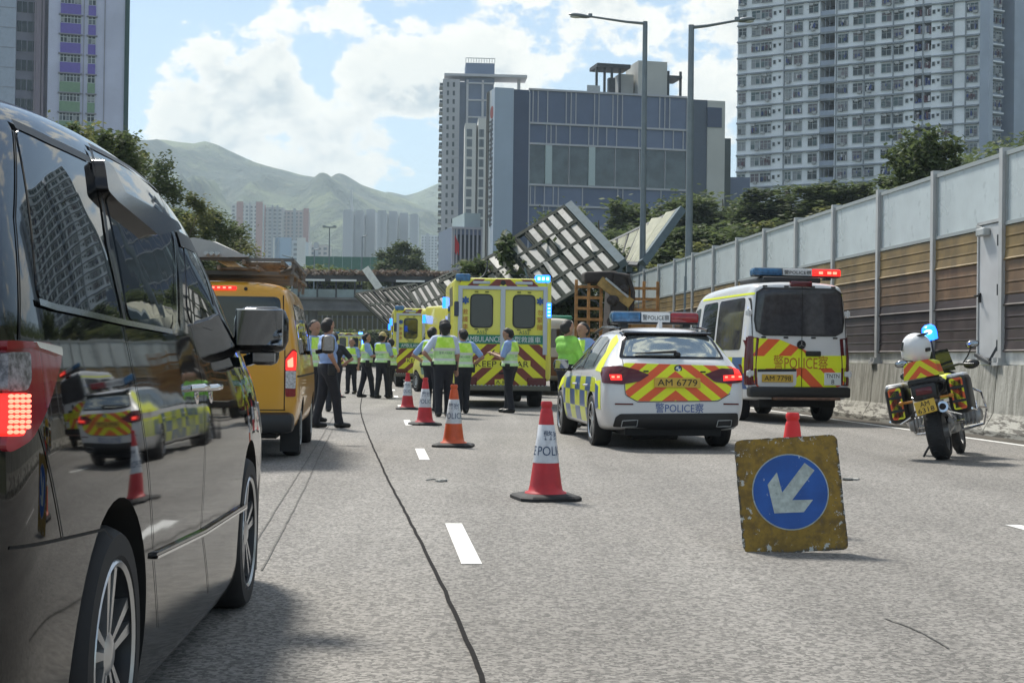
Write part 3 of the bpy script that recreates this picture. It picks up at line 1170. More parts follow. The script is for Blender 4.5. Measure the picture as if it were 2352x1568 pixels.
# the bank those bushes stand on
mb = MB()
mb.prism([(-70, 0), (-70, 7.0), (-36, 8.4), (-10, 8.6), (-8, 0)], 166, 200, 'y')
struct(mb.build('bank', mat('bank_soil', (.13, .125, .07), .95, var=.3, vscale=.3)), 'planted bank behind the footbridge')

# slope behind the noise wall: each tree placed by hand on the hill
GH = 'trees on the slope behind the noise wall'
hill = [  # x px, top y, distance, kind, width scale, label
    (1310, 470, 150, 'hill_a', 1.2, 'small tree peeping over the top corner of the fallen canopy'),
    (1375, 470, 120, 'hill_c', 1.3, 'dark tree in front of the school facade between the fallen panels'),
    (1440, 455, 118, 'hill_a', 1.35, 'tree left of the lamp post with the left pointing arm'),
    (1520, 450, 116, 'hill_c', 1.4, 'dark tree between the two lamp posts'),
    (1600, 440, 120, 'hill_a', 1.4, 'dark tree just right of the second lamp post'),
    (1660, 428, 125, 'hill_c', 1.3, 'dark tree under the white end of the school building'),
    (1720, 452, 122, 'hill_a', 1.3, 'tree at the foot of the apartment block left end'),
    (1400, 530, 95, 'hill_b', 1.0, 'olive tree right above the broken canopy joint'),
    (1470, 505, 92, 'hill_a', 1.1, 'tree behind the raised canopy wing'),
    (1555, 500, 90, 'hill_c', 1.1, 'dark tree behind the second lamp post'),
    (1530, 560, 78, 'hill_b', .9, 'sunlit shrub tree right of the raised canopy wing'),
    (1590, 545, 76, 'hill_b', .95, 'olive tree above the far noise wall panes'),
    (1640, 505, 84, 'hill_a', 1.1, 'mid green tree above the eighth wall post'),
    (1690, 510, 76, 'hill_b', 1.0, 'olive tree in the middle of the slope over the wall'),
    (1755, 480, 84, 'hill_b', 1.15, 'broad olive tree below the dark round tree'),
    (1820, 490, 74, 'hill_b', 1.0, 'olive tree just above the police van roof panes'),
    (1810, 405, 105, 'hill_c', 1.45, 'big dark round tree in front of the apartment block'),
    (1880, 410, 105, 'hill_c', 1.4, 'big dark tree right of the dark round tree'),
    (1945, 415, 100, 'hill_a', 1.25, 'tree in front of the apartment block centre'),
    (2005, 428, 92, 'hill_b', 1.1, 'olive tree beside the pinkish ground floor'),
    (2075, 400, 75, 'hill_a', .9, 'thin tree left of the tall bushy tree over the wall'),
    (2125, 285, 62, 'hill_a', .62, 'slender dark tree sticking up in front of the apartment block'),
    (2175, 340, 56, 'hill_b', .80, 'bright bushy tree rising over the near noise wall panes'),
    (2110, 395, 58, 'hill_b', .6, 'lower olive tree touching the noise wall top rail'),
]
for i, (px, py, Y, k, s, lab) in enumerate(hill):
    p = at(px, py, Y)
    z0 = hill_z(p.x, Y)
    h = KIND[k][2]
    sz = (p.z - z0) / h
    if sz < .55:
        z0 = p.z - .75 * h
        sz = .75
    tree(k, p.x, Y, z0, s, i * 1.7, lab, group=GH, sz=sz)
# undergrowth filling the slope between the trees
vs, fs = [], []
rnd = random.Random(5)
for i in range(42000):
    y = rnd.uniform(50, 150)
    x = wall_x(y) + 3 + rnd.random() ** 1.2 * 70
    z = hill_z(x, y) + rnd.random() ** 1.5 * 2.4
    a = rnd.uniform(0, 6.28); t_ = rnd.uniform(-1, 1); s = rnd.uniform(.2, .42)
    u = Vector((math.cos(a), math.sin(a), -.2)); w = Vector((-math.sin(a) * math.cos(t_), math.cos(a) * math.cos(t_), math.sin(t_)))
    p = Vector((x, y, z)); k = len(vs)
    vs += [p - u * s, p + w * s * .5, p + u * s, p - w * s * .5]
    fs.append((k, k + 1, k + 2, k + 3))
me = bpy.data.meshes.new('undergrowth'); me.from_pydata([tuple(v) for v in vs], [], fs); me.materials.append(LEAF['mid'])
tag(obj('undergrowth', me), 'green undergrowth covering the slope', 'undergrowth', kind='stuff')

# ------------------------------------------------------------------ street lamps
M_LAMP = mat('lamp_grey', (.20, .23, .25), .5, .4, var=.1)
def street_lamp(base_px, top_px, Y, arm, label, r=.085, head=True, group=None, z0=0.0):
    bt, tp = at(*base_px, Y), at(*top_px, Y)
    e = thing('street_lamp', label, 'street lamp', (tp.x, Y, z0), 0, group)
    H = tp.z - z0
    mb = MB()
    mb.cyl((0, 0, 0), (0, 0, H * .32), r * 1.5, r * 1.25, 10)
    mb.cyl((0, 0, H * .32), (0, 0, H), r * 1.05, r * .8, 10)
    mb.cyl((0, 0, 0), (0, 0, .06), r * 2.4, r * 2.4, 10)
    mb.build('pole', M_LAMP, e, True)
    if arm:
        s = 1 if arm > 0 else -1
        L = abs(arm)
        mb = MB()
        mb.tube([(0, 0, H - .08), (s * L * .25, 0, H - .02), (s * L * .72, 0, H + .17)], [.06, .05, .04], 8)
        mb.build('arm', M_LAMP, e, True)
        if head:
            mb = MB()
            rot = Matrix.Rotation(-s * .13, 3, 'Y')
            mb.ell((s * L * .86, 0, H + .20), (L * .15, .15, .085), 12, 8, rot=rot)
            mb.box((s * L * .72, 0, H + .21), (.16, .14, .16), ch=.03)
            hd = mb.build('lamp_head', M_LAMP, e, True)
            mb = MB(); mb.ell((s * L * .90, 0, H + .155), (L * .09, .10, .06), 10, 6)
            mb.build('lens', mat('lamp_lens', (.5, .52, .5), .2), hd, True)
    return e
GLP = 'lamp posts over the noise wall'
street_lamp((1475, 605), (1482, 50), 58, -3.0, 'tall grey lamp post with its arm and lamp head pointing left', .12, group=GLP)
street_lamp((1575, 605), (1588, 58), 49, 2.1, 'tall grey lamp post with its arm pointing right before the apartment block', .12, group=GLP)
GFL = 'far lamp posts behind the footbridge'
e = street_lamp((755, 640), (757, 522), 170, 0, 'far mast with a small crown of lamps between the distant towers', .07, group=GFL, z0=8)
mb = MB(); mb.box((0, 0, at(757, 522, 170).z - 8), (1.5, .3, .14)); mb.box((-.6, 0, at(757, 522, 170).z - 7.9), (.35, .4, .22)); mb.box((.6, 0, at(757, 522, 170).z - 7.9), (.35, .4, .22)); mb.build('lamp_head', mat('lamp_far', (.32, .36, .38), .6), e)
street_lamp((722, 640), (722, 573), 165, 1.0, 'short far lamp post left of the mast', .06, head=False, group=GFL, z0=8)
street_lamp((830, 640), (832, 543), 170, .9, 'far lamp post left of the round dark tree', .06, head=False, group=GFL, z0=8)
street_lamp((672, 640), (672, 590), 140, -1.4, 'far lamp post with a left bent arm above the yellow van rack', .09, head=False, group=GFL, z0=6)

# ------------------------------------------------------------------ footbridge over the road
M_BR = mat('bridge_dark', (.055, .055, .058), .8, var=.25, vscale=1.0)
M_BRC = mat('bridge_concrete', (.15, .15, .15), .85, var=.25, vscale=.6)
t = thing('footbridge', 'dark covered footbridge crossing the road behind the police officers', 'bridge', (0, 152, 0))
mb = MB(); mb.box((-13, 0, 6.35), (46, 4.0, 1.15)); mb.box((-13, -2.15, 6.95), (46, .3, .22)); mb.box((-13, -2.1, 5.85), (46, .5, .3))
mb.build('deck', M_BRC, t)
mb = MB(); mb.box((-13, 0, 9.15), (46, 4.6, .3)); mb.box((-13, -2.2, 9.0), (46, .3, .6)); mb.build('roof', M_BR, t)
for i in range(24):
    mb = MB(); mb.box((-35 + 1.9 * i, -2.0, 8.0), (.14, .14, 2.0)); mb.build('post', M_STEELD, t)
for i in range(23):
    mb = MB(); mb.box((-34.05 + 1.9 * i, -1.98, 7.48), (1.72, .03, .82)); mb.build('glass_panel', mat('rail_glass', (.20, .26, .27), .15, var=.2, vscale=.6), t)
for x0, x1 in ((-29, -19.0), (-18.4, -15.8), (-11.8, -8.9), (-8.2, -5.0)):
    mb = MB(); mb.box(((x0 + x1) / 2, -2.42, 8.78), (x1 - x0, .12, .2)); mb.build('light_strip', mat('strip_white', (.8, .8, .78), .5), t)
for x in (-31.5, -20.5, -8, 4):
    mb = MB(); mb.cyl((x, 0, 0), (x, 0, 5.9), .55, .5, 16); mb.build('column', M_BRC, t, True)
vs, fs = [], []
for i in range(9000):
    p = Vector((rnd.uniform(-34, 8), rnd.uniform(-2.6, 1.5), 9.3 + rnd.random() ** 2 * .6))
    a = rnd.uniform(0, 6.28); s = rnd.uniform(.12, .3); u = Vector((math.cos(a), math.sin(a), rnd.uniform(-.6, .6))); w = Vector((-math.sin(a), math.cos(a), rnd.uniform(-1, 1)))
    k = len(vs); vs += [p - u * s, p + w * s * .5, p + u * s, p - w * s * .5]; fs.append((k, k + 1, k + 2, k + 3))
me = bpy.data.meshes.new('planting'); me.from_pydata([tuple(v) for v in vs], [], fs); me.materials.append(leafmat('dry_plants', (.09, .06, .05), (.16, .13, .10)))
obj('planting', me, t)['kind'] = 'stuff'
# loose white slab tipped on the roof
mb = MB(); mb.box((0, 0, 0), (.75, .2, 2.5), ch=.03)
o = mb.build('fallen_slab', mat('slab_white', (.75, .75, .7), .6, var=.1)); o.location = at(855, 639, 149); o.rotation_euler = (0, -.62, 0)
tag(o, 'white slab lying tilted on the footbridge roof edge', 'slab')
# hedge and fence in the shade under the bridge
vs, fs = [], []
for i in range(16000):
    p = Vector((rnd.uniform(-36, -4), rnd.uniform(158, 161), rnd.random() * 4.0))
    a = rnd.uniform(0, 6.28); s = rnd.uniform(.15, .35); u = Vector((math.cos(a), math.sin(a), rnd.uniform(-.6, .6))); w = Vector((-math.sin(a), math.cos(a), rnd.uniform(-1, 1)))
    k = len(vs); vs += [p - u * s, p + w * s * .5, p + u * s, p - w * s * .5]; fs.append((k, k + 1, k + 2, k + 3))
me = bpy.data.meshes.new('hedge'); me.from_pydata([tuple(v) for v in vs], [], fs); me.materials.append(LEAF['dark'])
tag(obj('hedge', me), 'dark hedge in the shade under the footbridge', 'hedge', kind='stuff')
t = thing('railing_fence', 'tall grey bar fence behind the hedge under the footbridge', 'fence', (0, 162, 0))
mb = MB()
for x in (0,):
    mb.box((0, 0, 3.0), (.14, .1, 5.2))
me = mb.mesh('bar', mat('fence_bar', (.24, .25, .25), .6))
for i in range(56):
    obj('bar', me, t, (-34 + .55 * i, 0, 0))
mb = MB(); mb.box((-19, .12, 5.4), (31, .1, .15)); mb.box((-19, .12, .6), (31, .1, .15)); mb.build('rail', M_STEELD, t)

# green site hoarding between the distant towers
mb = MB()
for i in range(9):
    mb.box((-1.5 * 4 + 1.5 * i, 0, 2.0), (1.46, .12, 4.0))
o = mb.build('site_hoarding', mat('hoarding_green', (.08, .19, .15), .6, var=.1)); p = at(797, 618, 240); o.location = (p.x, 240, p.z - 2); tag(o, 'flat green site hoarding between the far towers', 'hoarding')

# ------------------------------------------------------------------ the collapsed walkway canopy
M_CB = mat('canopy_beam', (.024, .032, .026), .8, .0, var=.3, vscale=1.2, spec=.15)
def translucent(m, f):
    g = NG(m.node_tree)
    b = g.n['Principled BSDF']
    src = b.inputs['Base Color'].links[0].from_socket if b.inputs['Base Color'].links else None
    tr = g.node('ShaderNodeBsdfTranslucent', {'Color': src or tuple(b.inputs['Base Color'].default_value)})
    mx = g.node('ShaderNodeMixShader', {0: f, 1: b.outputs[0], 2: tr.outputs[0]})
    g.l.new(mx.outputs[0], g.n['Material Output'].inputs[0])
    return m
M_CP = translucent(mat('canopy_pane', (.52, .53, .51), .5, var=.2, vscale=1.5, dirt=((.32, .32, .30), 4, .60)), .5)
M_CE = mat('canopy_edge', (.14, .18, .20), .8, 0, var=.12, spec=.2)
def canopy(A, B, C, D, nu, nv, label, pane=None, beam=M_CB, gap=.5, edge=True, name='canopy_section', miss=(), pv=.86, group='collapsed canopy sections', th=.14):
    """A-B across (nv bays), A-D along (nu bays); panes sit between dark beams"""
    pane = pane or M_CP
    A, B, C, D = map(Vector, (A, B, C, D))
    O = (A + B + C + D) / 4
    e = thing(name, label, 'canopy', O, 0, group)
    P = lambda u, v: (A * (1 - u) * (1 - v) + D * u * (1 - v) + B * (1 - u) * v + C * u * v) - O
    nrm = (B - A).cross(D - A).normalized()
    if nrm.y > 0:
        nrm = -nrm
    lu, lv = (D - A).length / nu, (B - A).length / nv
    for i in range(nu):
        for j in range(nv):
            if (i, j) in miss:
                continue
            u0, u1 = (i + (1 - gap) / 2) / nu, (i + (1 + gap) / 2) / nu
            v0, v1 = (j + (1 - pv) / 2) / nv, (j + (1 + pv) / 2) / nv
            q = [p + nrm * .07 for p in (P(u0, v0), P(u1, v0), P(u1, v1), P(u0, v1))]
            jit = nrm * random.uniform(-.03, .05)
            if random.random() < .3:
                q[random.randrange(4)] += nrm * random.uniform(.03, .12) + Vector((random.uniform(-.06, .06), 0, random.uniform(-.06, .06)))
            mb = MB()
            mb.add([p + jit for p in q] + [p + jit - nrm * .05 for p in q], [(0, 1, 2, 3), (7, 6, 5, 4), (0, 4, 5, 1), (1, 5, 6, 2), (2, 6, 7, 3), (3, 7, 4, 0)])
            mb.build('pane', pane, e)
    for i in range(nu + 1):
        mb = MB()
        w = lu * (1 - gap) * .96
        a, c = P(i / nu, 0), P(i / nu, 1)
        mb.bar(a + nrm * .02 - nrm * .03, c - nrm * .01, w, th, upv=nrm)
        mb.bar(a + nrm * .06, c + nrm * .06, .06, .06, upv=nrm)
        mb.build('rib', beam, e)
    for j in range(nv + 1):
        mb = MB()
        a, c = P(0, j / nv), P(1, j / nv)
        mb.bar(a + nrm * .035, c + nrm * .035, .20, .12, upv=nrm)
        mb.build('purlin', beam, e)
    if edge:
        mb = MB()
        a, c = P(0, 0) , P(0, 1)
        mb.bar(a - (D - A).normalized() * .2, c - (D - A).normalized() * .2, .30, .3, upv=nrm)
        mb.build('edge_beam', M_CE, e)
    return e
canopy(at(1298, 478, 57), at(1420, 612, 53), at(1275, 700, 53), at(1162, 562, 57), 6, 4, 'large fallen canopy section of white panes tilted above the ambulance', miss=((4, 0),), gap=.5)
canopy(at(1168, 572, 59), at(1265, 690, 55), at(1120, 770, 55), at(1010, 652, 59), 6, 4, 'second fallen canopy section sloping down behind the ambulance roof', edge=False, miss=((2, 0), (5, 1)), gap=.48)
canopy(at(1040, 628, 66), at(1085, 700, 62), at(985, 745, 62), at(942, 672, 66), 7, 2, 'third fallen canopy section, dark with narrow pale panes left of the ambulance', pane=mat('canopy_pane_grey', (.17, .17, .165), .7, var=.3, vscale=2), edge=False, gap=.40)
canopy(at(955, 655, 74), at(1040, 760, 70), at(905, 760, 70), at(818, 678, 74), 12, 3, 'dark twisted canopy section lying against the footbridge', pane=mat('canopy_pane_dirty', (.05, .05, .05), .7, var=.4), edge=False, gap=.34, th=.1)
canopy(at(1560, 484, 60), at(1470, 608, 58), at(1408, 604, 64), at(1395, 562, 66), 6, 1, 'raised canopy wing of pale panels with a steel edge beam', pane=translucent(mat('wing_panel', (.78, .78, .66), .5, var=.08), .65), gap=.74, beam=M_STEELD, pv=.97, th=.05)
# the posts that carried it
t = thing('canopy_support', 'grey steel posts under the raised canopy wing', 'support', at(1440, 640, 60))
for (x0, w) in ((-.35, .30), (.1, .24), (.5, .16)):
    mb = MB(); mb.box((x0, 0, -1.2), (w, w, 3.7)); mb.build('post', M_CE, t)
mb = MB(); mb.bar((-.4, -.05, .2), (1.9, -.05, .2), .14); mb.bar((-.4, -.05, -.5), (2.2, -.05, -.5), .1); mb.bar((.5, -.05, .2), (1.9, -.05, -1.0), .1); mb.build('brace', M_CE, t)
# creeper torn down with the canopy
def creeper(px, py, Y, r, n, seed, label):
    rnd = random.Random(seed)
    vs, fs = [], []
    for i in range(n):
        p = Vector((rnd.gauss(0, r[0]), rnd.gauss(0, .4), rnd.gauss(0, r[1])))
        a = rnd.uniform(0, 6.28); s = rnd.uniform(.08, .2); u = Vector((math.cos(a), math.sin(a), rnd.uniform(-1, .3))); w = Vector((-math.sin(a), math.cos(a), rnd.uniform(-1, 1)))
        k = len(vs); vs += [p - u * s, p + w * s * .5, p + u * s, p - w * s * .5]; fs.append((k, k + 1, k + 2, k + 3))
    me = bpy.data.meshes.new('creeper'); me.from_pydata([tuple(v) for v in vs], [], fs); me.materials.append(LEAF['dark'])
    o = obj('creeper', me); o.location = at(px, py, Y)
    return tag(o, label, 'plant', 'plants torn down with the canopy')
creeper(1163, 572, 57, (.16, .26), 500, 1, 'clump of leaves hanging where the two canopy sections meet')
creeper(1090, 614, 58, (.28, .14), 350, 2, 'leaves along the upper edge of the second canopy section')
creeper(1300, 690, 56, (.9, .8), 2600, 3, 'mass of torn creeper under the large canopy section')
creeper(1300, 735, 58, (.7, .6), 2200, 4, 'dark torn creeper lying right of the ambulance')
creeper(1395, 590, 62, (.4, .25), 700, 5, 'creeper at the foot of the raised canopy wing')

# loose bent tubes and torn strips hanging off the wrecked canopy
def hang(px, py, Y, L, seed, m, r, label):
    rn = random.Random(seed)
    pts = [Vector((0, 0, 0))]
    d = Vector((rn.uniform(-.6, .6), rn.uniform(-.2, .2), -1)).normalized()
    for k in range(6):
        d = (d + Vector((rn.uniform(-.5, .5), rn.uniform(-.2, .2), rn.uniform(-.3, .3)))).normalized()
        pts.append(pts[-1] + d * L / 6)
    o = MB().tube(pts, r, 6).build('bent_tube', m, None, True)
    o.location = at(px, py, Y)
    return tag(o, label, 'tube', 'bent tubes of the fallen canopy')
hang(1262, 672, 52.5, 2.2, 4, M_CE, .05, 'bent tube hanging under the lowest corner of the large canopy section')
hang(1330, 655, 52.5, 1.8, 5, M_STEELD, .04, 'bent tube dangling above the crushed lorry cab')
hang(1205, 615, 53.5, 1.5, 6, M_CE, .035, 'bent tube sticking out where the canopy sections overlap')
hang(1120, 600, 56, 1.3, 7, M_STEELD, .035, 'thin bent tube at the top edge of the second canopy section')
# ================================================================== BUILDINGS
class Face:
    """an upright wall plane; local x runs along it, local y into the building, z up"""
    def __init__(s, pxa, Ya, pxb, Yb):
        a, b_ = at(pxa, 700, Ya), at(pxb, 700, Yb)
        s.A = Vector((a.x, a.y, 0))
        d = Vector((b_.x - a.x, b_.y - a.y, 0))
        s.L = d.length
        s.d = d.normalized()
        s.ang = math.atan2(d.y, d.x)
        s.n = Vector((s.d.y, -s.d.x, 0))        # towards the camera
    def uz(s, px, py):
        r = ray(px, py)
        o = Vector((0, 0, CAM_H))
        t = (s.A - o).dot(s.n) / r.dot(s.n)
        p = o + r * t
        return (p - s.A).dot(s.d), p.z
    def u(s, px, py=500):
        return s.uz(px, py)[0]
    def z(s, px, py):
        return s.uz(px, py)[1]

# ---- big apartment block on the right
f = Face(1688, 250, 2247, 229)
rnd = random.Random(21)
ap = thing('apartment_block', 'huge white apartment block with rows of small windows filling the upper right', 'apartment block', f.A, f.ang)
FH = 2.74
Z0 = f.z(1690, 470) - 5 * FH
NF = 21
Mw = mat('block_white', (.82, .85, .88), .75, var=.10, vscale=.25, dirt=((.42, .46, .50), .5, .64))
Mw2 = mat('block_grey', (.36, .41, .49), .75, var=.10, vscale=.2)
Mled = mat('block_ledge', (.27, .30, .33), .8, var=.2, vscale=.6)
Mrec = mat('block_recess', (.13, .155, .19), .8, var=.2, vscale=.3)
GL_ = [mat('pane_dark', (.025, .035, .04), .15), mat('pane_teal', (.06, .10, .105), .15), mat('pane_grey', (.13, .15, .17), .2), mat('pane_curtain', (.30, .32, .34), .6), mat('pane_pinkish', (.14, .12, .14), .5)]
Mfr = mat('window_frame_white', (.52, .55, .56), .5)
Mac = mat('ac_unit', (.40, .41, .41), .6, var=.1)
Mlaun = [mat('cloth_blue', (.03, .06, .22), .9), mat('cloth_white', (.6, .6, .62), .9), mat('cloth_red', (.13, .07, .09), .9), mat('cloth_grey', (.16, .17, .2), .9)]
z0u, z1u = 405.0, 1832.0
def uu(zx):
    return f.L * (zx - z0u) / (z1u - z0u)
wins = [(412, 462), (496, 548), (556, 622), (708, 748), (760, 812), (850, 906), (1026, 1086), (1116, 1172), (1186, 1242), (1280, 1338), (1350, 1408), (1620, 1682), (1756, 1818)]
small = [640, 672, 1428, 1454, 1576, 1602]
recess = [(916, 1006), (1466, 1512), (1520, 1562)]
piers = [(462, 492), (815, 848), (1088, 1113), (1246, 1276), (1690, 1748)]
# body: slabs of wall between recesses
mb = MB()
edges = [z0u] + [e for r in recess for e in r] + [z1u]
top = Z0 + NF * FH
for a, b2 in zip(edges[::2], edges[1::2]):
    dp = 4.0 if b2 == z1u else 14
    mb.box(((uu(a) + uu(b2)) / 2, dp / 2, top / 2), (uu(b2) - uu(a), dp, top))
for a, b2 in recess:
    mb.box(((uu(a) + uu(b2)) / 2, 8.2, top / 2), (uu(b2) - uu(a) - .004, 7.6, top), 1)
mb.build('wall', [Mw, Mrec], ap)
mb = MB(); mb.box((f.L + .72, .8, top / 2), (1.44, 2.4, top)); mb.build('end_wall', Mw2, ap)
for zx in (700, 1016, 1182, 1348, 1516, 1686, 1752):
    mb = MB(); mb.box((uu(zx), -.10, top / 2), (.16, .20, top)); mb.build('downpipe', Mled, ap)
def win_mesh(w, var, rr):
    """one bay: eave, glass in a frame with bars, sometimes an air conditioner or washing"""
    mb = MB()
    h = 1.46
    mb.box((0, .02, 0), (w, .10, h), 1 + rr.randrange(5))
    n = max(2, int(w / .55))
    for i in range(n + 1):
        mb.box((-w / 2 + w * i / n, -.05, 0), (.06, .10, h))
    mb.box((0, -.05, h / 2), (w + .06, .10, .07)); mb.box((0, -.05, -h / 2), (w + .06, .10, .07)); mb.box((0, -.05, .22), (w, .08, .05))
    for i in range(n):
        q = rr.random()
        if q < .45:
            mb.box((-w / 2 + w * (i + .5) / n, -.045, -.12), (w / n - .09, .03, h * .62), 1 + rr.randrange(5))
    mb.box((0, -.22, h / 2 + .30), (w + .25, .55, .09), 6)
    if rr.random() < .55:
        mb.box((rr.uniform(-.3, .3) * w, -.28, rr.choice((-.5, -.55, .45)) * h), (.62, .5, .42), 7)
    if rr.random() < .5:
        for k in range(rr.randrange(2, 6)):
            mb.box((rr.uniform(-.45, .45) * w, -.42, rr.uniform(-.4, .1)), (.22, .04, rr.uniform(.4, .8)), 8 + rr.randrange(4))
        mb.bar((-w / 2, -.42, .3), (w / 2, -.42, .3), .04, mi=0)
    if rr.random() < .4:     # window grille box
        for k in range(5):
            mb.bar((-w / 2, -.34, -h / 2 + .25 * k), (w / 2, -.34, -h / 2 + .25 * k), .03, mi=0)
        mb.box((0, -.18, -h / 2 - .03), (w, .36, .05), 6)
    return mb.mesh('window', [Mfr] + GL_ + [Mled, Mac] + Mlaun)
wv = {}
def wm(w):
    k = round(w, 1)
    if k not in wv:
        wv[k] = [win_mesh(k, i, random.Random(int(k * 100) + i)) for i in range(9)]
    return rnd.choice(wv[k])
mb = MB(); mb.box((0, .0, 0), (.42, .1, .62), 1); mb.box((0, -.05, .33), (.5, .1, .05)); mb.box((0, -.05, -.33), (.5, .1, .05)); mb.box((-.23, -.05, 0), (.05, .1, .62)); mb.box((.23, -.05, 0), (.05, .1, .62))
small_me = [mb.mesh('small_window', [Mfr, GL_[0]])]
mb = MB(); mb.box((0, -.02, .12), (.34, .1, .34), 1); mb.box((0, -.12, .36), (.5, .24, .05))
small_me.append(mb.mesh('small_window', [Mfr, GL_[0]]))
UP = MB()
VIS = 19
for k in range(NF):
    z = Z0 + k * FH
    mb = MB(); 
    for a, b2 in zip(edges[::2], edges[1::2]):
        mb.box(((uu(a) + uu(b2)) / 2, -.14, z + .02), (uu(b2) - uu(a) + .1, .30, .2))
    for a, b2 in recess:
        mb.box(((uu(a) + uu(b2)) / 2, 2.2, z + .1), (uu(b2) - uu(a) - .02, 4.4, .35))
    mb.build('ledge', Mled, ap)
    for i, (a, b2) in enumerate(wins):
        w = uu(b2) - uu(a)
        me = wm(w)
        p = ((uu(a) + uu(b2)) / 2, -.03, z + 1.55)
        if 4 <= k < VIS:
            obj('window', me, ap, p)
        elif k >= VIS:
            UP.box((p[0], -.02, p[2]), (w, .1, 1.3)); UP.box((p[0], -.1, p[2]), (.08, .1, 1.3), 1); UP.box((p[0], -.22, p[2] + 1), (w + .2, .5, .1), 1)
    if k < VIS:
        for i, zx in enumerate(small):
            if k >= 4:
                obj('small_window', small_me[i % 2], ap, (uu(zx), -.03, z + 1.55))
    for a, b2 in piers:
        pass
o = UP.build('upper_windows', [GL_[1], Mfr], ap); o['kind'] = 'stuff'
for (a, b2) in recess[:1]:
    for k in range(5, VIS):
        z = Z0 + k * FH
        mb = MB()
        mb.box(((uu(a) + uu(b2)) / 2, .35, z + .62), (uu(b2) - uu(a) - .02, .08, .95)); mb.bar((uu(a) + .8, .36, z + 1.1), (uu(a) + .8, .36, z + 2.6), .07); mb.bar((uu(b2) - 1.0, .36, z + 1.1), (uu(b2) - 1.0, .36, z + 2.6), .05)
        mb.build('balcony_front', Mw2, ap)
for (a, b2) in recess[1:]:
    for k in range(5, VIS):
        z = Z0 + k * FH
        mb = MB(); mb.box(((uu(a) + uu(b2)) / 2, .3, z + .7), (uu(b2) - uu(a) - .02, .08, .8))
        for q in range(4):
            mb.box((uu(a) + rnd.uniform(.2, .9) * (uu(b2) - uu(a)), .1, z + 1.6 + rnd.uniform(-.2, .2)), (.35, .05, rnd.uniform(.5, 1.2)), rnd.randrange(1, 5))
        mb.build('laundry_balcony', [Mw] + Mlaun, ap)
# the wing seen past its right end
f2 = Face(2264, 236, 2352, 240)
w2 = thing('apartment_wing', 'narrow wing with laundry cages at the right end of the apartment block', 'apartment block', f2.A, f2.ang)
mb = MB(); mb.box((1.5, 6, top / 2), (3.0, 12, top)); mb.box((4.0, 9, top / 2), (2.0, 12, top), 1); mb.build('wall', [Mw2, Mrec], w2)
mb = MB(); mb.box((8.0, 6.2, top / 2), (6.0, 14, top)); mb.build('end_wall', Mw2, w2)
for k in range(4, VIS):
    z = Z0 + k * FH
    MB().box((1.5, -.25, z + .05), (3.1, .6, .22)).build('ledge', Mw, w2); MB().box((4.0, 2.6, z + .1), (1.96, .8, .7)).build('balcony_front', Mw, w2)
    for x in (.8, 2.25):
        obj('window', wm(1.2), w2, (x, -.05, z + 1.5))
    mb = MB(); mb.box((4.1, 2.96, z + 1.55), (1.4, .1, 1.5)); mb.box((4.1, 2.9, z + 1.55), (.08, .1, 1.5), 1); mb.build('dark_window', [GL_[0], Mfr], w2)

# ---- left tower with purple and green bands
fl = Face(101, 204, 277, 207.2)
lt = thing('residential_tower', 'pale lilac tower with purple and green window bands at the upper left', 'tower', fl.A, fl.ang)
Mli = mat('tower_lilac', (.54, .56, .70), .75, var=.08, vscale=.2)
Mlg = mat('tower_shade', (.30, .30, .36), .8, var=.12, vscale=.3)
Mgr = mat('tower_green_shaded', (.025, .07, .07), .7)
Mpu = mat('band_purple', (.155, .12, .42), .7, var=.08)
Mgn = mat('band_green', (.19, .30, .20), .7, var=.08)
LT = 75
mb = MB(); mb.box((fl.L / 2, 6, LT / 2), (fl.L, 12, LT)); mb.build('wall', Mli, lt)
mb = MB(); mb.box((fl.L + .32, 5.8, LT / 2), (.62, 12, LT)); mb.build('shaded_side', Mgr, lt)  # side wall: its shadow is put into the dark green
uA, uB = fl.u(132), fl.u(179)
uC, uD = fl.u(196), fl.u(213)
fh = (fl.z(160, 79 - 44.8) - fl.z(160, 79))
zb = fl.z(160, 79)          # foot of one purple band
mb = None
for k in range(-9, 6):
    z = zb + k * fh
    m = Mpu if k >= -2 else Mgn
    for (a, b2) in ((uA, uB), (uC, uD)):
        w = b2 - a
        o = MB().box(((a + b2) / 2, -.12, z + .75), (w, .24, 1.45)).build('band', m, lt)
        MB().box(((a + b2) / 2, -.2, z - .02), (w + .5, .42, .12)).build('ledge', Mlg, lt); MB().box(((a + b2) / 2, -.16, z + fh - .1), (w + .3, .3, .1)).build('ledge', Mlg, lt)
        mb = MB()
        zc = z + 1.5 + (fh - 1.5) / 2
        hh = fh - 1.65
        mb.box(((a + b2) / 2, .0, zc), (w, .1, hh), 1)
        n = 6 if w > 2 else 2
        for i in range(n + 1):
            mb.box((a + w * i / n, -.06, zc), (.09, .12, hh))
        mb.box(((a + b2) / 2, -.06, zc + hh * .15), (w, .1, .08)); mb.box(((a + b2) / 2, -.07, z + 1.5), (w + .1, .16, .12))
        for i in range(n):
            if rnd.random() < .5:
                mb.box((a + w * (i + .5) / n, -.055, zc - hh * .12), (w / n - .12, .02, hh * .6), rnd.choice((2, 3)))
        mb.build('window', [Mfr, GL_[0], GL_[2], GL_[3]], lt)
for px in (186, 234):
    mb = MB(); mb.box((fl.u(px), -.05, LT / 2), (.14, .1, LT)); mb.build('downpipe', Mlg, lt)
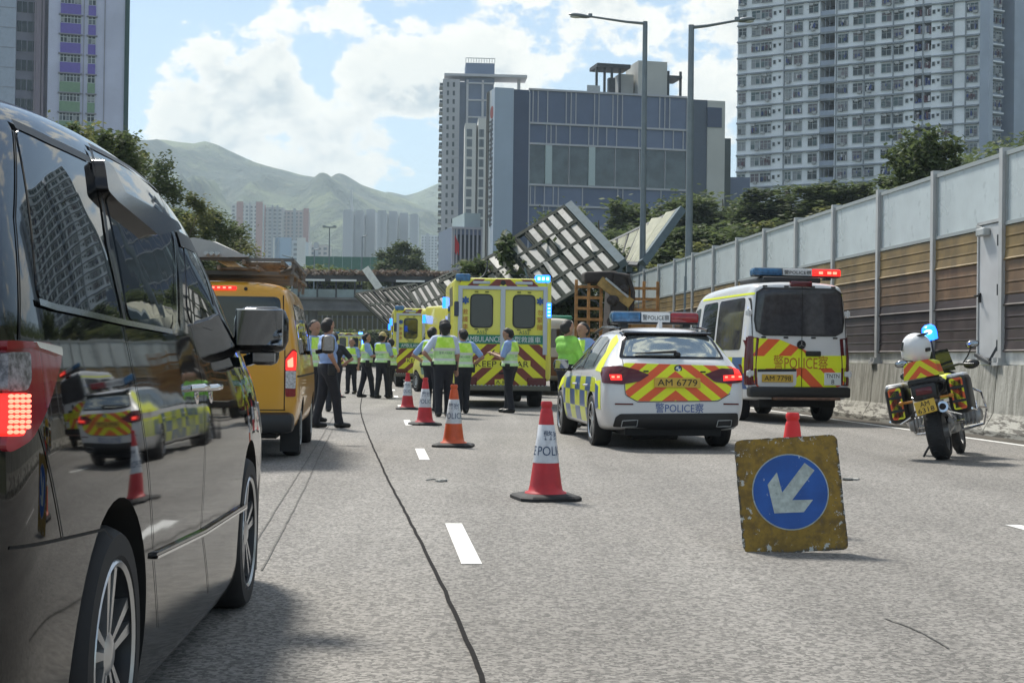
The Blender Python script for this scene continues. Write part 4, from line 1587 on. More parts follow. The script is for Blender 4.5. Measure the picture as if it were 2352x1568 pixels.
# recessed bays and the wing at the picture edge
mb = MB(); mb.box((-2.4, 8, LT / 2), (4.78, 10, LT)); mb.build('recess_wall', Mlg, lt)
for px, w in ((93, .3), (86, .25), (80, .4), (74, .2)):
    mb = MB(); mb.box((fl.u(px), 2.5, LT / 2), (w, .8, LT)); mb.build('downpipe', mat('pipe_pink', (.36, .31, .36), .8), lt)
for k in range(-9, 6):
    z = zb + k * fh
    for px in (43, 69):
        mb = MB(); mb.box((fl.u(px), 2.96, z + 1.2), (1.3, .1, 1.5)); mb.box((fl.u(px), 2.93, z + 1.2), (.07, .1, 1.5), 1); mb.build('window', [GL_[0], Mlg], lt)
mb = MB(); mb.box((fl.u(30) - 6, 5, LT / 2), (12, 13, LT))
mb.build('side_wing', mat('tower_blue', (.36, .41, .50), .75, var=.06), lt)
for k in range(-9, 6):
    mb = MB(); mb.box((fl.u(30) - 6, -1.52, zb + k * fh), (12.04, .06, .08)); mb.build('joint', Mlg, lt)

# ---- grey school building with the big glazed front
fs = Face(1133, 196, 1663, 203)
sb = thing('school_building', 'long grey blue building with white window grid and a pale end wall', 'building', fs.A, fs.ang)
Mna = mat('panel_navy', (.055, .075, .13), .45, var=.08, vscale=.4)
Mpan = [mat('panel_slate', (.115, .15, .24), .4, var=.07, vscale=.6), mat('panel_slate_dark', (.10, .13, .21), .4, var=.07, vscale=.6), mat('panel_slate_light', (.135, .17, .26), .4, var=.07, vscale=.6)]
Mpale = mat('panel_pale_blue', (.36, .43, .52), .6, var=.05, vscale=.3)
Mbei = mat('wall_beige', (.48, .48, .45), .7, var=.06, vscale=.3)
Mglz = mat('school_glass', (.045, .06, .065), .04, var=.5, vscale=.5, spec=.8)
Mtr = mat('trim_white', (.44, .44, .47), .6)
def zt(px):
    t_ = (px - 1133) / (1663 - 1133)
    return fs.z(px, 200 + 29 * t_)
HT = (zt(1133) + zt(1663)) / 2
u = fs.u
mb = MB(); mb.box((u(1155), 2.2, HT / 2), (u(1177) - u(1133), 4.4, HT)); mb.build('pale_tower', Mpale, sb)
mb = MB(); mb.box((u(1195), 8.1, HT / 2 - .1), (u(1213) - u(1177), 15.8, HT)); mb.build('navy_strip', Mna, sb)
mb = MB(); mb.box((u(1395), 8.6, HT / 2 - .3), (u(1577) - u(1213), 16, HT - .6)); mb.build('wall', Mna, sb)
mb = MB(); mb.box((u(1600), 8.1, HT / 2 - .2), (u(1623) - u(1577), 15.8, HT)); mb.build('dark_strip', mat('panel_grey_dark', (.075, .095, .13), .5, var=.06), sb)
mb = MB(); mb.box((u(1643), 8, HT / 2 - .1), (u(1663) - u(1623), 16, HT - .3)); mb.build('end_wall', Mbei, sb)
zc0, zc1 = fs.z(1640, (200 + 520 / 1.7423) / 1.7007), fs.z(1640, (200 + 385 / 1.7423) / 1.7007)
mb = MB(); mb.box((u(1638.5), -.05, (zc0 + zc1) / 2), (u(1655) - u(1622), .12, zc1 - zc0)); mb.build('dark_inset', Mna, sb)
def zl(yz):                 # height of a facade line read at the left end of the glazing
    return fs.z(1213, (200 + yz / 1.7423) / 1.7007)
zs = [zl(255), zl(485), zl(625), zl(905), zl(1045), zl(1190), zl(1340)]
def ux(zx):
    return u((1600 + zx / 1.7423) / 1.7007)
rows = [[835, 870, 935, 1062, 1095, 1128, 1255, 1285, 1380, 1412, 1445, 1590, 1700, 1735, 1768, 1885], [930, 960, 995, 1090, 1218, 1250, 1280, 1340, 1408, 1560, 1600, 1730, 1795, 1862, 1885],
        [945, 1085, 1240, 1400, 1565, 1600, 1740, 1885], [825, 855, 920, 980, 1015, 1180, 1420, 1455, 1590, 1715, 1885], [915, 950, 1180, 1450, 1885], [1000, 1300, 1600, 1885]]
for r, row in enumerate(rows):
    xs = [812] + row
    z1, z0 = zs[r] - .12, zs[r + 1] + .12
    for a, b2 in zip(xs, xs[1:]):
        w = ux(b2) - ux(a)
        m = Mglz if r == 2 else rnd.choice(Mpan)
        MB().box(((ux(a) + ux(b2)) / 2, .55, (z0 + z1) / 2), (w - .05, .12, z1 - z0 - .04)).build('glass_pane' if r == 2 else 'panel', m, sb)
        MB().box((ux(b2), .42, (z0 + z1) / 2), (.12 if r != 2 else .08, .2, z1 - z0)).build('mullion', Mtr, sb)
for zz in zs[:-1]:
    MB().box(((ux(805) + ux(1885)) / 2, .40, zz), (ux(1885) - ux(805), .34, .26)).build('transom', Mtr, sb)
MB().box((ux(806), .40, HT / 2), (.34, .36, HT - 1)).build('mullion', Mtr, sb)
for a in (945, 1240):
    MB().box((ux(a), .36, (zs[2] + zs[3]) / 2), (.9, .3, zs[2] - zs[3] - .3)).build('column', mat('col_pale', (.42, .50, .50), .4), sb)
# narrow left flank with its vertical row of characters
fk = Face(1111, 200.5, 1133, 196.05)
fr_ = thing('flank', None, None, (0, 0, 0)); fr_.name = 'flank'
fr_.parent = sb
fr_.location = sb_l = Matrix.Rotation(-fs.ang, 3, 'Z') @ (fk.A - fs.A)
fr_.rotation_euler = (0, 0, fk.ang - fs.ang)
mb = MB(); mb.box((fk.L / 2, 1, HT / 2), (fk.L - .05, 2, HT)); mb.build('side_wall', mat('flank_white', (.52, .55, .58), .7), fr_)
mb = MB(); mb.box((fk.L * .28, -.06, HT / 2), (fk.L * .10, .1, HT)); mb.box((fk.L * .12, -.05, HT / 2), (fk.L * .05, .1, HT)); mb.build('dark_line', mat('flank_dark', (.08, .08, .075), .7), fr_)
mb = MB()
for i in range(11):
    z = fk.z(1124, (200 + (515 + 64 * i) / 1.7423) / 1.7007)
    x = fk.L * .66
    for q in range(3):
        mb.box((x + rnd.uniform(-.3, .3), -.06, z + (q - 1) * .55), (2.2 + rnd.uniform(-.8, .2), .08, .22))
    mb.box((x + rnd.uniform(-.5, .5), -.06, z), (.5, .08, 1.6))
mb.build('sign_characters', mat('sign_dark', (.05, .06, .08), .6), fr_)
z = fk.z(1124, (200 + 430 / 1.7423) / 1.7007)
mb = MB(); mb.cyl((fk.L * .68, -.1, z), (fk.L * .68, .0, z), .85, n=16); mb.build('emblem', mat('emblem_red', (.26, .05, .05), .6), fr_)
# roof plant
zr = HT
mb = MB(); mb.box((ux(1690), 6, zr + 2.6), (ux(1790) - ux(1590), 6, 5.4)); mb.box((ux(1530), 7, zr + 1.8), (ux(1580) - ux(1480), 5, 3.6)); mb.build('plant_room', Mbei, sb)
for x in (1305, 1360, 1410, 1465, 1800, 1885):
    MB().box((ux(x), 3.2, zr + 1.9), (.3, .3, 4.4)).build('roof_post', M_STEELD, sb)
MB().box((ux(1415), 4.5, zr + 4.3), (ux(1530) - ux(1300), 4, .5)).build('roof_canopy', M_STEELD, sb)
MB().box((ux(1842), 4.5, zr + 3.2), (ux(1885) - ux(1798), 4, .4)).build('roof_canopy', M_STEELD, sb)
MB().box((ux(1410), 3.4, zr + 1.4), (.9, .9, 2.6)).build('roof_vent', M_STEELD, sb)
mb = MB()
for i in range(30):
    x = ux(1225 + 3.0 * i)
    mb.box((x, 2, zr + .7), (.06, .06, 1.2))
mb.box((ux(1268), 2, zr + 1.3), (ux(1312) - ux(1225), .08, .08)); mb.build('roof_railing', M_STEELG, sb)
# small end block and the low annex with the flag
fa = Face(1037, 222, 1104, 223)
an = thing('annex', 'low grey annex with a white window grid left of the grey building', 'building', fa.A, fa.ang)
zA = fa.z(1060, (200 + 1195 / 1.7423) / 1.7007)
mb = MB(); mb.box((fa.L / 2, 6, zA / 2), (fa.L, 12, zA)); mb.box((fa.L / 2 + 1, 6, zA + 1.1), (fa.L - 2, 10, 2.2), 1); mb.build('wall', [Mpan[2], mat('annex_top', (.40, .48, .48), .6)], an)
for i in range(8):
    MB().box((fa.L * i / 7, -.1, zA / 2), (.2, .25, zA)).build('mullion', Mtr, an)
for k in range(4):
    MB().box((fa.L / 2, -.12, zA - .2 - k * zA / 3.4), (fa.L + .3, .3, .32)).build('transom', Mtr, an)
for i in range(7):
    for k in range(2):
        MB().box((fa.L * (i + .5) / 7, -.03, zA - zA / 6.8 - k * zA / 3.4 - .4), (fa.L / 7 * .45, .08, zA / 4.6)).build('window', GL_[0], an)
p = at(1042, 630, 210)
fg = thing('flagpole', 'flagpole with a hanging red flag before the low annex', 'flagpole', (p.x, 210, 0))
zf_ = at(1042, 536, 210).z
MB().cyl((0, 0, 0), (0, 0, zf_ + .6), .12, .08, 8).build('pole', Mtr, fg)
mb = MB()
for i in range(6):
    x0, x1 = i * .12, (i + 1) * .12
    mb.add([(x0, .12 * math.sin(i * 1.7), zf_ - i * .25), (x1, .12 * math.sin((i + 1) * 1.7), zf_ - (i + 1) * .25), (x1, .12 * math.sin((i + 1) * 1.7 + .4), zf_ - 2.6 - (i % 3) * .3), (x0, .12 * math.sin(i * 1.7 + .4), zf_ - 2.5 - ((i + 2) % 3) * .3)], [(0, 1, 2, 3)])
mb.build('flag', mat('flag_red', (.50, .03, .04), .8), fg)

# tall residential tower behind
ft = Face(1016, 480, 1130, 481)
tw = thing('tall_tower', 'tall pale tower with stepped balconies behind the grey building', 'tower', ft.A, ft.ang)
HT2 = ft.z(1030, (200 + 190 / 1.7423) / 1.7007)
def tx(zx):
    return ft.u((1600 + zx / 1.7423) / 1.7007)
Mtw = mat('tower_stone', (.40, .40, .43), .75, var=.06, vscale=.1)
Mtb = mat('tower_blue_glass', (.07, .10, .17), .35, var=.2, vscale=.15)
mb = MB(); mb.box(((tx(215) + tx(330)) / 2, 8, HT2 / 2), (tx(330) - tx(215), 16, HT2)); mb.build('wall', Mtw, tw)
mb = MB(); mb.box(((tx(330) + tx(375)) / 2, 9, HT2 / 2), (tx(375) - tx(330), 14, HT2 - 1)); mb.box(((tx(380) + tx(560)) / 2, 8.5, HT2 / 2), (tx(560) - tx(375), 15, HT2)); mb.build('blue_bay', Mtb, tw)
ffh = 58 / 1.7423 / 1.7007 * 481 / 3400
for k in range(34):
    z = HT2 - 2.2 - k * ffh
    if z < 2:
        break
    MB().box((tx(208), 4.5, z), (tx(222) - tx(190), 7, .35)).box((tx(206), 4.2, z + .6), (tx(216) - tx(192), 6, 1.0), 1).build('balcony', [Mtw, GL_[0]], tw)
    mb = MB()
    for zx in (250, 290):
        mb.box((tx(zx), -.05, z + .4), (tx(262) - tx(247), .2, 1.5))
    mb.build('window', GL_[0], tw)
    if k > 4:
        MB().box((tx(300), -.1, z - .9), (tx(330) - tx(268), .2, .3)).build('ledge', Mtw, tw)
for k in range(16):
    z = HT2 - 1 - k * ffh * 2
    MB().box(((tx(380) + tx(560)) / 2, .8, z), (tx(560) - tx(380), .5, .5)).build('transom', Mtr, tw)
for zx in (383, 488):
    MB().box((tx(zx), .8, HT2 / 2), (.7, .5, HT2)).build('mullion', Mtr, tw)
mb = MB(); mb.box(((tx(225) + tx(790)) / 2, 6, HT2 + 1.7), (tx(790) - tx(225), 10, .8)); mb.box((tx(280), 6, HT2 + .8), (1, 1, 2)); mb.box((tx(740), 6, HT2 - .5), (1, 1, 5)); mb.build('roof_slab', Mtr, tw)
mb = MB(); mb.box(((tx(370) + tx(570)) / 2, 9, HT2 + 3.0), (tx(570) - tx(370), 10, 6.4)); mb.build('water_tank_house', mat('tank_blue', (.13, .18, .28), .6), tw)
mb = MB()
for i in range(12):
    mb.box((tx(372 + 18 * i), 4, HT2 + 7.0), (.2, .2, 1.6))
mb.box((tx(470), 4, HT2 + 7.8), (tx(570) - tx(372), .2, .2)); mb.build('roof_railing', M_STEELG, tw)
mb = MB(); mb.box(((tx(560) + tx(930)) / 2, 10, HT2 / 2 - 4), (tx(930) - tx(560), 14, HT2 + 2)); mb.build('rear_wing', Mtw, tw)
# white mid block
fm = Face(1057, 330, 1112, 330.3)
md_ = thing('white_block', 'slim white block with paired windows between the tall tower and the grey building', 'building', fm.A, fm.ang)
HM = fm.z(1080, (200 + 490 / 1.7423) / 1.7007)
def mx_(zx):
    return fm.u((1600 + zx / 1.7423) / 1.7007)
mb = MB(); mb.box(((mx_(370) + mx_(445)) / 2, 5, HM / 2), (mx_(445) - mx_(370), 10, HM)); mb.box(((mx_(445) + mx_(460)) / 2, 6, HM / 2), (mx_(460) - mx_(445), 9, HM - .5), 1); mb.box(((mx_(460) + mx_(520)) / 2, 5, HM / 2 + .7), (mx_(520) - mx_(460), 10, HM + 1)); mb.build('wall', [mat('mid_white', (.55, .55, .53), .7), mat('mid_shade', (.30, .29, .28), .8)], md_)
for k in range(11):
    z = HM - 2.2 - k * 68 / 1.7423 / 1.7007 * 331 / 3400
    for zx in (393, 408, 477, 488):
        MB().box((mx_(zx), -.02, z), (.7, .1, 1.7)).build('window', GL_[2], md_)
# dark slim block right of the grey building
p = at(1665, 430, 215)
o = MB().box((0, 3, at(1665, 318, 215).z / 2), (1.6, 6, at(1665, 318, 215).z)).box((1.6, 4, at(1665, 405, 215).z / 2), (4.4, 6, at(1665, 405, 215).z), 1).build('slim_block', [mat('slim_green', (.08, .10, .10), .7), Mpan[2]]); o.location = (p.x, 215, 0)
tag(o, 'slim dark block between the grey building and the white apartment block', 'building')

# ---- far towers in the haze
def far_tower(pxa, pxb, pytop, Y, label, c0, c1, fins, name='far_tower', depth=18, rows=38, step=None):
    ff = Face(pxa, Y, pxb, Y + .001)
    e = thing(name, label, 'tower', ff.A, ff.ang, 'distant tower blocks')
    H = ff.z((pxa + pxb) / 2, pytop)
    m0 = mat('far_' + str(c0), c0, .8, var=.08, vscale=.05)
    MB().box((ff.L / 2, depth / 2, H / 2), (ff.L, depth, H)).build('wall', m0, e)
    mb = MB()
    n = max(3, int(ff.L / 3.2))
    for k in range(rows):
        z = H - 2.5 - k * 3.0
        if z < 4:
            break
        for i in range(n):
            mb.box((ff.L * (i + .5) / n, -.1, z), (ff.L / n * .55, .3, 1.6))
    o = mb.build('windows', GL_[2], e); o['kind'] = 'stuff'
    for (a, w, c) in fins:
        MB().box((ff.L * a, -.4, H / 2 + .8), (w, 1.4, H + 1.6)).build('fin', mat('fin_' + str(c), c, .8), e)
    return e
RED = (.34, .17, .15); WHT = (.55, .55, .54); GRY = (.30, .32, .35)
far_tower(528, 600, 468, 1150, 'hazy white tower with two red pillars left of centre', WHT, GRY, [(.28, 5, RED), (.9, 5, RED), (.6, 1, GRY)])
far_tower(600, 646, 476, 1160, 'hazy tower in the middle of the red pillared row', (.45, .44, .44), GRY, [(.03, 4, RED), (.5, 1.4, GRY), (.75, 1.4, GRY)])
far_tower(646, 702, 483, 1170, 'hazy tan tower, right end of the red pillared row', (.40, .34, .33), GRY, [(.5, 2, GRY), (.97, 4, RED)])
far_tower(628, 697, 552, 900, 'low hazy block with pale blue glass front', (.50, .55, .60), GRY, [(.3, 10, (.25, .36, .5)), (.08, 4, WHT), (.9, 5, WHT)], rows=6)
far_tower(697, 752, 562, 950, 'low hazy beige block right of the pale blue glass block', (.45, .42, .40), GRY, [(.5, 3, GRY), (.25, 2, WHT)], rows=12)
xs_ = [785, 812, 838, 864, 890, 915, 940, 962]
tp_ = [486, 488, 485, 487, 489, 493, 496, 498]
nm_ = ['leftmost', 'second from left', 'third from left', 'fourth from left', 'fifth from left', 'sixth from left', 'rightmost']
for i in range(7):
    far_tower(xs_[i], xs_[i + 1] - 5, tp_[i], 1300 + 12 * (i % 3), 'hazy grey white tower, ' + nm_[i] + ' of the slab row above the dark tree', (.44, .46, .48), GRY, [(.3, 4, GRY), (.72, 4, GRY)], depth=22)
far_tower(965, 1003, 540, 1500, 'hazy low block at the foot of the tall balcony tower', (.48, .50, .52), GRY, [(.4, 3, GRY)])
# crane on the far slope
p = at(810, 486, 1310)
cr = thing('tower_crane', 'thin far crane jib rising over the hazy slab towers', 'crane', (p.x, 1310, p.z - 5))
MB().bar((0, 0, 0), (-1.6, 0, 24), 2.0).build('mast', M_STEELG, cr)
# ================================================================== VEHICLES
def paint(name, col, rough=.22, metal=.0, coat=.6, dust=.12, dcol=(.25, .23, .2)):
    m = mat(name, col, rough, metal, coat=coat)
    g = NG(m.node_tree)
    b = g.n['Principled BSDF']
    tc = g.node('ShaderNodeTexCoord').outputs['Object']
    z = g.node('ShaderNodeSeparateXYZ', {0: tc}).outputs[2]
    n = g.noise(tc, 3.0, 5, .65)
    f = g.math('MULTIPLY', g.ramp(g.math('ADD', z, g.math('MULTIPLY', n, .5)), 1.0, .35), dust)
    c = g.mix(g.math('ADD', f, g.math('MULTIPLY', g.ramp(n, .5, .8), dust * .25), clamp=True), col, dcol)
    g.l.new(c, b.inputs['Base Color'])
    g.l.new(g.math('ADD', g.math('MULTIPLY', f, .9), rough, clamp=True), b.inputs['Roughness'])
    return m

def wavy(m, scale, amp, film=0.0):
    g = NG(m.node_tree)
    b = g.n['Principled BSDF']
    tc = g.node('ShaderNodeTexCoord').outputs['Object']
    n = g.noise(tc, scale, 1.0, .4)
    g.l.new(g.node('ShaderNodeBump', {'Height': n, 'Strength': amp, 'Distance': .01}).outputs[0], b.inputs['Normal'])
    if film:                                 # road film thickening towards the sills
        z = g.node('ShaderNodeSeparateXYZ', {0: tc}).outputs[2]
        d = g.noise(tc, 7.0, 5, .65)
        f = g.math('MULTIPLY', g.ramp(g.math('ADD', z, g.math('MULTIPLY', d, .5)), 1.05, .35), g.math('ADD', g.math('MULTIPLY', d, .7), .4))
        c0 = tuple(b.inputs['Base Color'].default_value)[:3]
        g.l.new(g.mix(g.math('MULTIPLY', f, film), c0, (.16, .145, .125)), b.inputs['Base Color'])
        g.l.new(g.math('ADD', b.inputs['Roughness'].default_value, g.math('MULTIPLY', f, .08)), b.inputs['Roughness'])
    return m
P_BLACK = wavy(mat('paint_black', (.004, .004, .0045), .035, coat=0.0, spec=.75), 2.1, .24, .07)
P_YEL = paint('paint_amber', (.66, .32, .02), .3)
P_WHITE = paint('paint_white', (.66, .67, .68), .28, dust=.2)
P_AMB = paint('paint_ambulance', (.74, .70, .09), .35, dust=.2)
P_CREAM = paint('paint_cream', (.62, .58, .48), .35)
M_GLASS = wavy(mat('tinted_glass', (.006, .007, .008), .015, spec=.7), 3.2, .16)
M_GLASSB = mat('rear_glass', (.02, .025, .028), .02, spec=.6)
M_GLASSC = mat('curtain_glass', (.045, .045, .052), .08, var=.25, vscale=8, spec=.55)
M_TRIM = mat('black_trim', (.012, .012, .013), .45)
M_TRIMG = mat('gloss_trim', (.01, .01, .011), .12)
M_RUB = mat('rubber', (.016, .016, .017), .75, var=.3, vscale=14)
M_CHR = mat('chrome', (.75, .75, .76), .12, 1.0)
M_RIM = mat('alloy', (.55, .56, .57), .28, .9)
M_RIMD = mat('alloy_dark', (.03, .03, .032), .35, .5)
M_WELL = mat('wheel_housing', (.008, .008, .008), .9)
M_UND = mat('underbody', (.012, .012, .012), .9)
M_GAP = mat('panel_gap', (.004, .004, .004), .8)
M_LENS = mat('red_lens', (.22, .006, .014), .10, coat=.3)
M_LENSD = mat('dark_red_lens', (.10, .009, .014), .12, coat=.15)
M_CLEAR = mat('clear_lens', (.45, .45, .46), .12, coat=.6, var=.35, vscale=45)
M_LIT = mat('lit_red', (.5, .01, .01), .3, emit=(1.0, .025, .018), estr=.75)
M_LITH = mat('lit_red_core', (.6, .05, .04), .3, emit=(1.0, .16, .10), estr=1.9)
M_BLUE = mat('lit_blue', (.02, .12, .6), .2, emit=(.01, .13, 1.0), estr=2.4)
M_BLUEH = mat('lit_blue_core', (.2, .5, .9), .2, emit=(.22, .62, 1.0), estr=3.0)
M_AMBL = mat('lit_amber', (.7, .4, .1), .2, emit=(1.0, .55, .2), estr=6.0)
M_BLENS = mat('blue_lens', (.03, .13, .28), .12, coat=.5, var=.35, vscale=9)
M_RLENS = mat('red_beacon_lens', (.28, .015, .02), .12, coat=.5, var=.2, vscale=9)
M_PLATEY = mat('plate_yellow', (.62, .40, .045), .4, var=.06)
M_INK = mat('ink_black', (.012, .012, .012), .6)
M_INKB = mat('ink_blue', (.03, .09, .30), .5)
M_INKW = mat('ink_white', (.72, .76, .74), .5)
M_INKR = mat('ink_red', (.45, .12, .04), .5)
F_YEL = mat('fluo_yellow', (.80, .88, .02), .4)
F_YEL2 = mat('dull_yellow', (.76, .74, .06), .45)
M_BATB = mat('police_blue', (.03, .085, .26), .35)
M_MIR = mat('mirror_glass', (.36, .39, .42), .02, 1.0)

def stripes(name, c0, c1, per, k, cx=0.0, axis='x', z0=0.0, duty=.5):
    """printed chevrons: bands rising to the middle"""
    m = mat(name, c0, .38)
    g = NG(m.node_tree)
    b = g.n['Principled BSDF']
    s = g.node('ShaderNodeSeparateXYZ', {0: g.node('ShaderNodeTexCoord').outputs['Object']}).outputs
    ax = g.math('ABSOLUTE', g.math('SUBTRACT', s[{'x': 0, 'y': 1}[axis]], cx))
    v = g.math('ADD', g.math('MULTIPLY', ax, k), g.math('SUBTRACT', s[2], z0))
    fr = g.math('FRACT', g.math('DIVIDE', g.math('ADD', v, 50 * per), per))
    c = g.mix(g.math('GREATER_THAN', fr, duty), c0, c1)
    n = g.noise(g.node('ShaderNodeTexCoord').outputs['Object'], 6, 4, .6)
    c = g.mix(g.math('MULTIPLY', g.ramp(n, .5, .8), .18), c, (.16, .14, .11))
    g.l.new(c, b.inputs['Base Color'])
    return m

def checks(name, c0, c1, py, pz, y0, z0):
    m = mat(name, c0, .3, coat=.3)
    g = NG(m.node_tree)
    b = g.n['Principled BSDF']
    s = g.node('ShaderNodeSeparateXYZ', {0: g.node('ShaderNodeTexCoord').outputs['Object']}).outputs
    a = g.math('FLOOR', g.math('DIVIDE', g.math('SUBTRACT', s[1], y0), py))
    c_ = g.math('FLOOR', g.math('DIVIDE', g.math('SUBTRACT', s[2], z0), pz))
    par = g.math('MODULO', g.math('ADD', g.math('ADD', a, c_), 100.0), 2.0)
    g.l.new(g.mix(g.math('GREATER_THAN', par, .5), c0, c1), b.inputs['Base Color'])
    return m

def wheel(root, side, x, y, r, w, style='five', n=5, rim=M_RIM, rr=None, name='wheel'):
    """tyre with a rim sub-part; side +1 right, -1 left; x is the outer face"""
    rr = rr or r * .70
    s = side
    z = r - .006
    mb = MB()
    pr = [(rr, -w), (r * .9, -w), (r - .012, -w + .025), (r, -w + .05), (r, -.045), (r - .012, -.018), (r * .93, -.002), (rr + .012, 0.0), (rr, -.012)]
    mb.lathe([(a, s * h) for a, h in pr], axis='x', n=40, caps=False)
    for k in range(3):
        h = -w * (.3 + .2 * k)
        mb.lathe([(r + .0015, s * (h - .006)), (r + .0015, s * (h + .006))], axis='x', n=40, caps=False)
    t = mb.build(name, M_RUB, root, True, 35)
    t.location = (x, y, z)
    mb = MB()
    mb.lathe([(rr + .004, -s * .012), (rr - .006, s * .0), (rr - .018, -s * .008)], axis='x', n=40, caps=False); mb.lathe([(rr - .018, -s * .008), (rr - .028, -s * .06), (rr - .03, -s * .16)], axis='x', n=40, mi=1, caps=False)
    mb.lathe([(rr - .03, -s * .10), (.02, -s * .10)], axis='x', n=24, mi=1, caps=False)
    if style == 'split':
        for k in range(n):
            a = 2 * math.pi * k / n + .3
            for da in (-.17, .17):
                p0 = Vector((-s * .022, .052 * math.cos(a + da * 1.6), .052 * math.sin(a + da * 1.6)))
                p1 = Vector((-s * .014, (rr - .012) * math.cos(a + da), (rr - .012) * math.sin(a + da)))
                d = (p1 - p0)
                tn = Vector((0, -d.z, d.y)).normalized()
                w0, w1 = .009, .017
                q = [p0 - tn * w0, p0 + tn * w0, p1 + tn * w1, p1 - tn * w1]
                bk = Vector((-s * .035, 0, 0))
                mb.add(q + [v + bk for v in q], [(0, 1, 2, 3), (7, 6, 5, 4), (0, 4, 5, 1), (1, 5, 6, 2), (2, 6, 7, 3), (3, 7, 4, 0)], 0)
                mb.add([v + bk * 1.01 + tn * .02 * (1 if da > 0 else -1) for v in q] + [v + bk * 2 + tn * .02 * (1 if da > 0 else -1) for v in q], [(0, 1, 2, 3), (7, 6, 5, 4), (0, 4, 5, 1), (1, 5, 6, 2), (2, 6, 7, 3), (3, 7, 4, 0)], 1)
        mb.lathe([(.062, -s * .07), (.058, -s * .022), (.035, -s * .012), (.0, -s * .010)], axis='x', n=20, mi=0, caps=False)
    elif style == 'steel':
        mb.lathe([(rr - .03, -s * .05), (rr * .62, -s * .012), (rr * .30, -s * .05), (.0, -s * .045)], axis='x', n=24, mi=0, caps=False)
        for k in range(10):
            a = 2 * math.pi * k / 10
            mb.cyl((-s * .03, rr * .72 * math.cos(a), rr * .72 * math.sin(a)), (-s * .012, rr * .72 * math.cos(a), rr * .72 * math.sin(a)), .022, n=8, mi=1)
    else:
        for k in range(n):
            a = 2 * math.pi * k / n + .2
            p0 = Vector((-s * .03, .06 * math.cos(a), .06 * math.sin(a))); p1 = Vector((-s * .015, (rr - .012) * math.cos(a), (rr - .012) * math.sin(a)))
            tn = Vector((0, -(p1 - p0).z, (p1 - p0).y)).normalized()
            q = [p0 - tn * .03, p0 + tn * .03, p1 + tn * .035, p1 - tn * .035]
            bk = Vector((-s * .04, 0, 0))
            mb.add(q + [v + bk for v in q], [(0, 1, 2, 3), (7, 6, 5, 4), (0, 4, 5, 1), (1, 5, 6, 2), (2, 6, 7, 3), (3, 7, 4, 0)], 0)
        mb.lathe([(.08, -s * .06), (.075, -s * .025), (.0, -s * .02)], axis='x', n=16, caps=False)
    o = mb.build('rim', [rim, M_RIMD], t, True, 30)
    return t

def plate(root, txt, c, w, h, m=M_PLATEY, lines=None, rot=None, name='number_plate'):
    mb = MB(); mb.box((0, 0, 0), (w, .018, h), ch=.006)
    p = mb.build(name, m, root)
    p.location = c
    if rot:
        p.rotation_euler = rot
    if lines:
        for i, (t_, ww) in enumerate(lines):
            text_on('lettering', t_, p, M_INK, (0, -.010, (.5 - (i + .5) / len(lines)) * h * .92), (1, 0, 0), (0, 0, 1), ww, h * .36)
    else:
        text_on('lettering', txt, p, M_INK, (0, -.010, 0), (1, 0, 0), (0, 0, 1), w * .86, h * .66)
    return p

def lightbar(root, c, L, lit_right=False, lit_left=False, sgn='警POLICE察'):
    """blue and red beacon bar with its lettered middle"""
    mb = MB(); mb.box((0, 0, -.075), (L * .98, .26, .03), ch=.01); mb.box((-L * .36, 0, -.11), (.1, .2, .06)); mb.box((L * .36, 0, -.11), (.1, .2, .06))
    e = mb.build('beacon_bar', M_TRIM, root); e.location = c
    mb = MB(); mb.box((-L * .335, 0, 0), (L * .33, .27, .14), ch=.03); mb.build('blue_lens', M_BLUE if lit_left else M_BLENS, e, True)
    mb = MB(); mb.box((L * .335, 0, 0), (L * .33, .27, .14), ch=.03); mb.build('red_lens', M_LIT if lit_right else M_RLENS, e, True)
    if lit_right:
        for dx in (-.12, 0.05, .16):
            mb = MB(); mb.box((L * .335 + dx, -.137, .0), (.08, .01, .05), ch=.004); mb.build('lamp_core', M_LITH, e)
    mb = MB(); mb.box((0, 0, .0), (L * .335, .275, .13), ch=.012); mb.build('lettered_centre', M_WHITE, e)
    text_on('lettering', sgn, e, M_INK, (0, -.139, 0), (1, 0, 0), (0, 0, 1), L * .31, .075)
    mb = MB(); mb.box((0, 0, .076), (L * .97, .2, .014)); mb.build('cover', mat('bar_cover', (.45, .47, .48), .3), e)
    return e

def door_mirror(root, side, c, w, h, housing=M_TRIMG, arm=.14):
    s = side
    mb = MB()
    mb.box((0, .05, 0), (w, .13, h), ch=.06)
    e = mb.build('door_mirror', housing, root, True, 50); e.location = c
    mb = MB(); mb.box((0, -.018, .01), (w * .86, .012, h * .78), ch=.005, rot=Matrix.Rotation(.085, 3, 'X')); mb.build('mirror_glass', M_MIR, e)
    mb = MB(); mb.bar((-s * w * .4, .06, -h * .35), (-s * (w * .5 + arm), .1, -h * .42), .07, .05); mb.build('arm', housing, e)
    return e

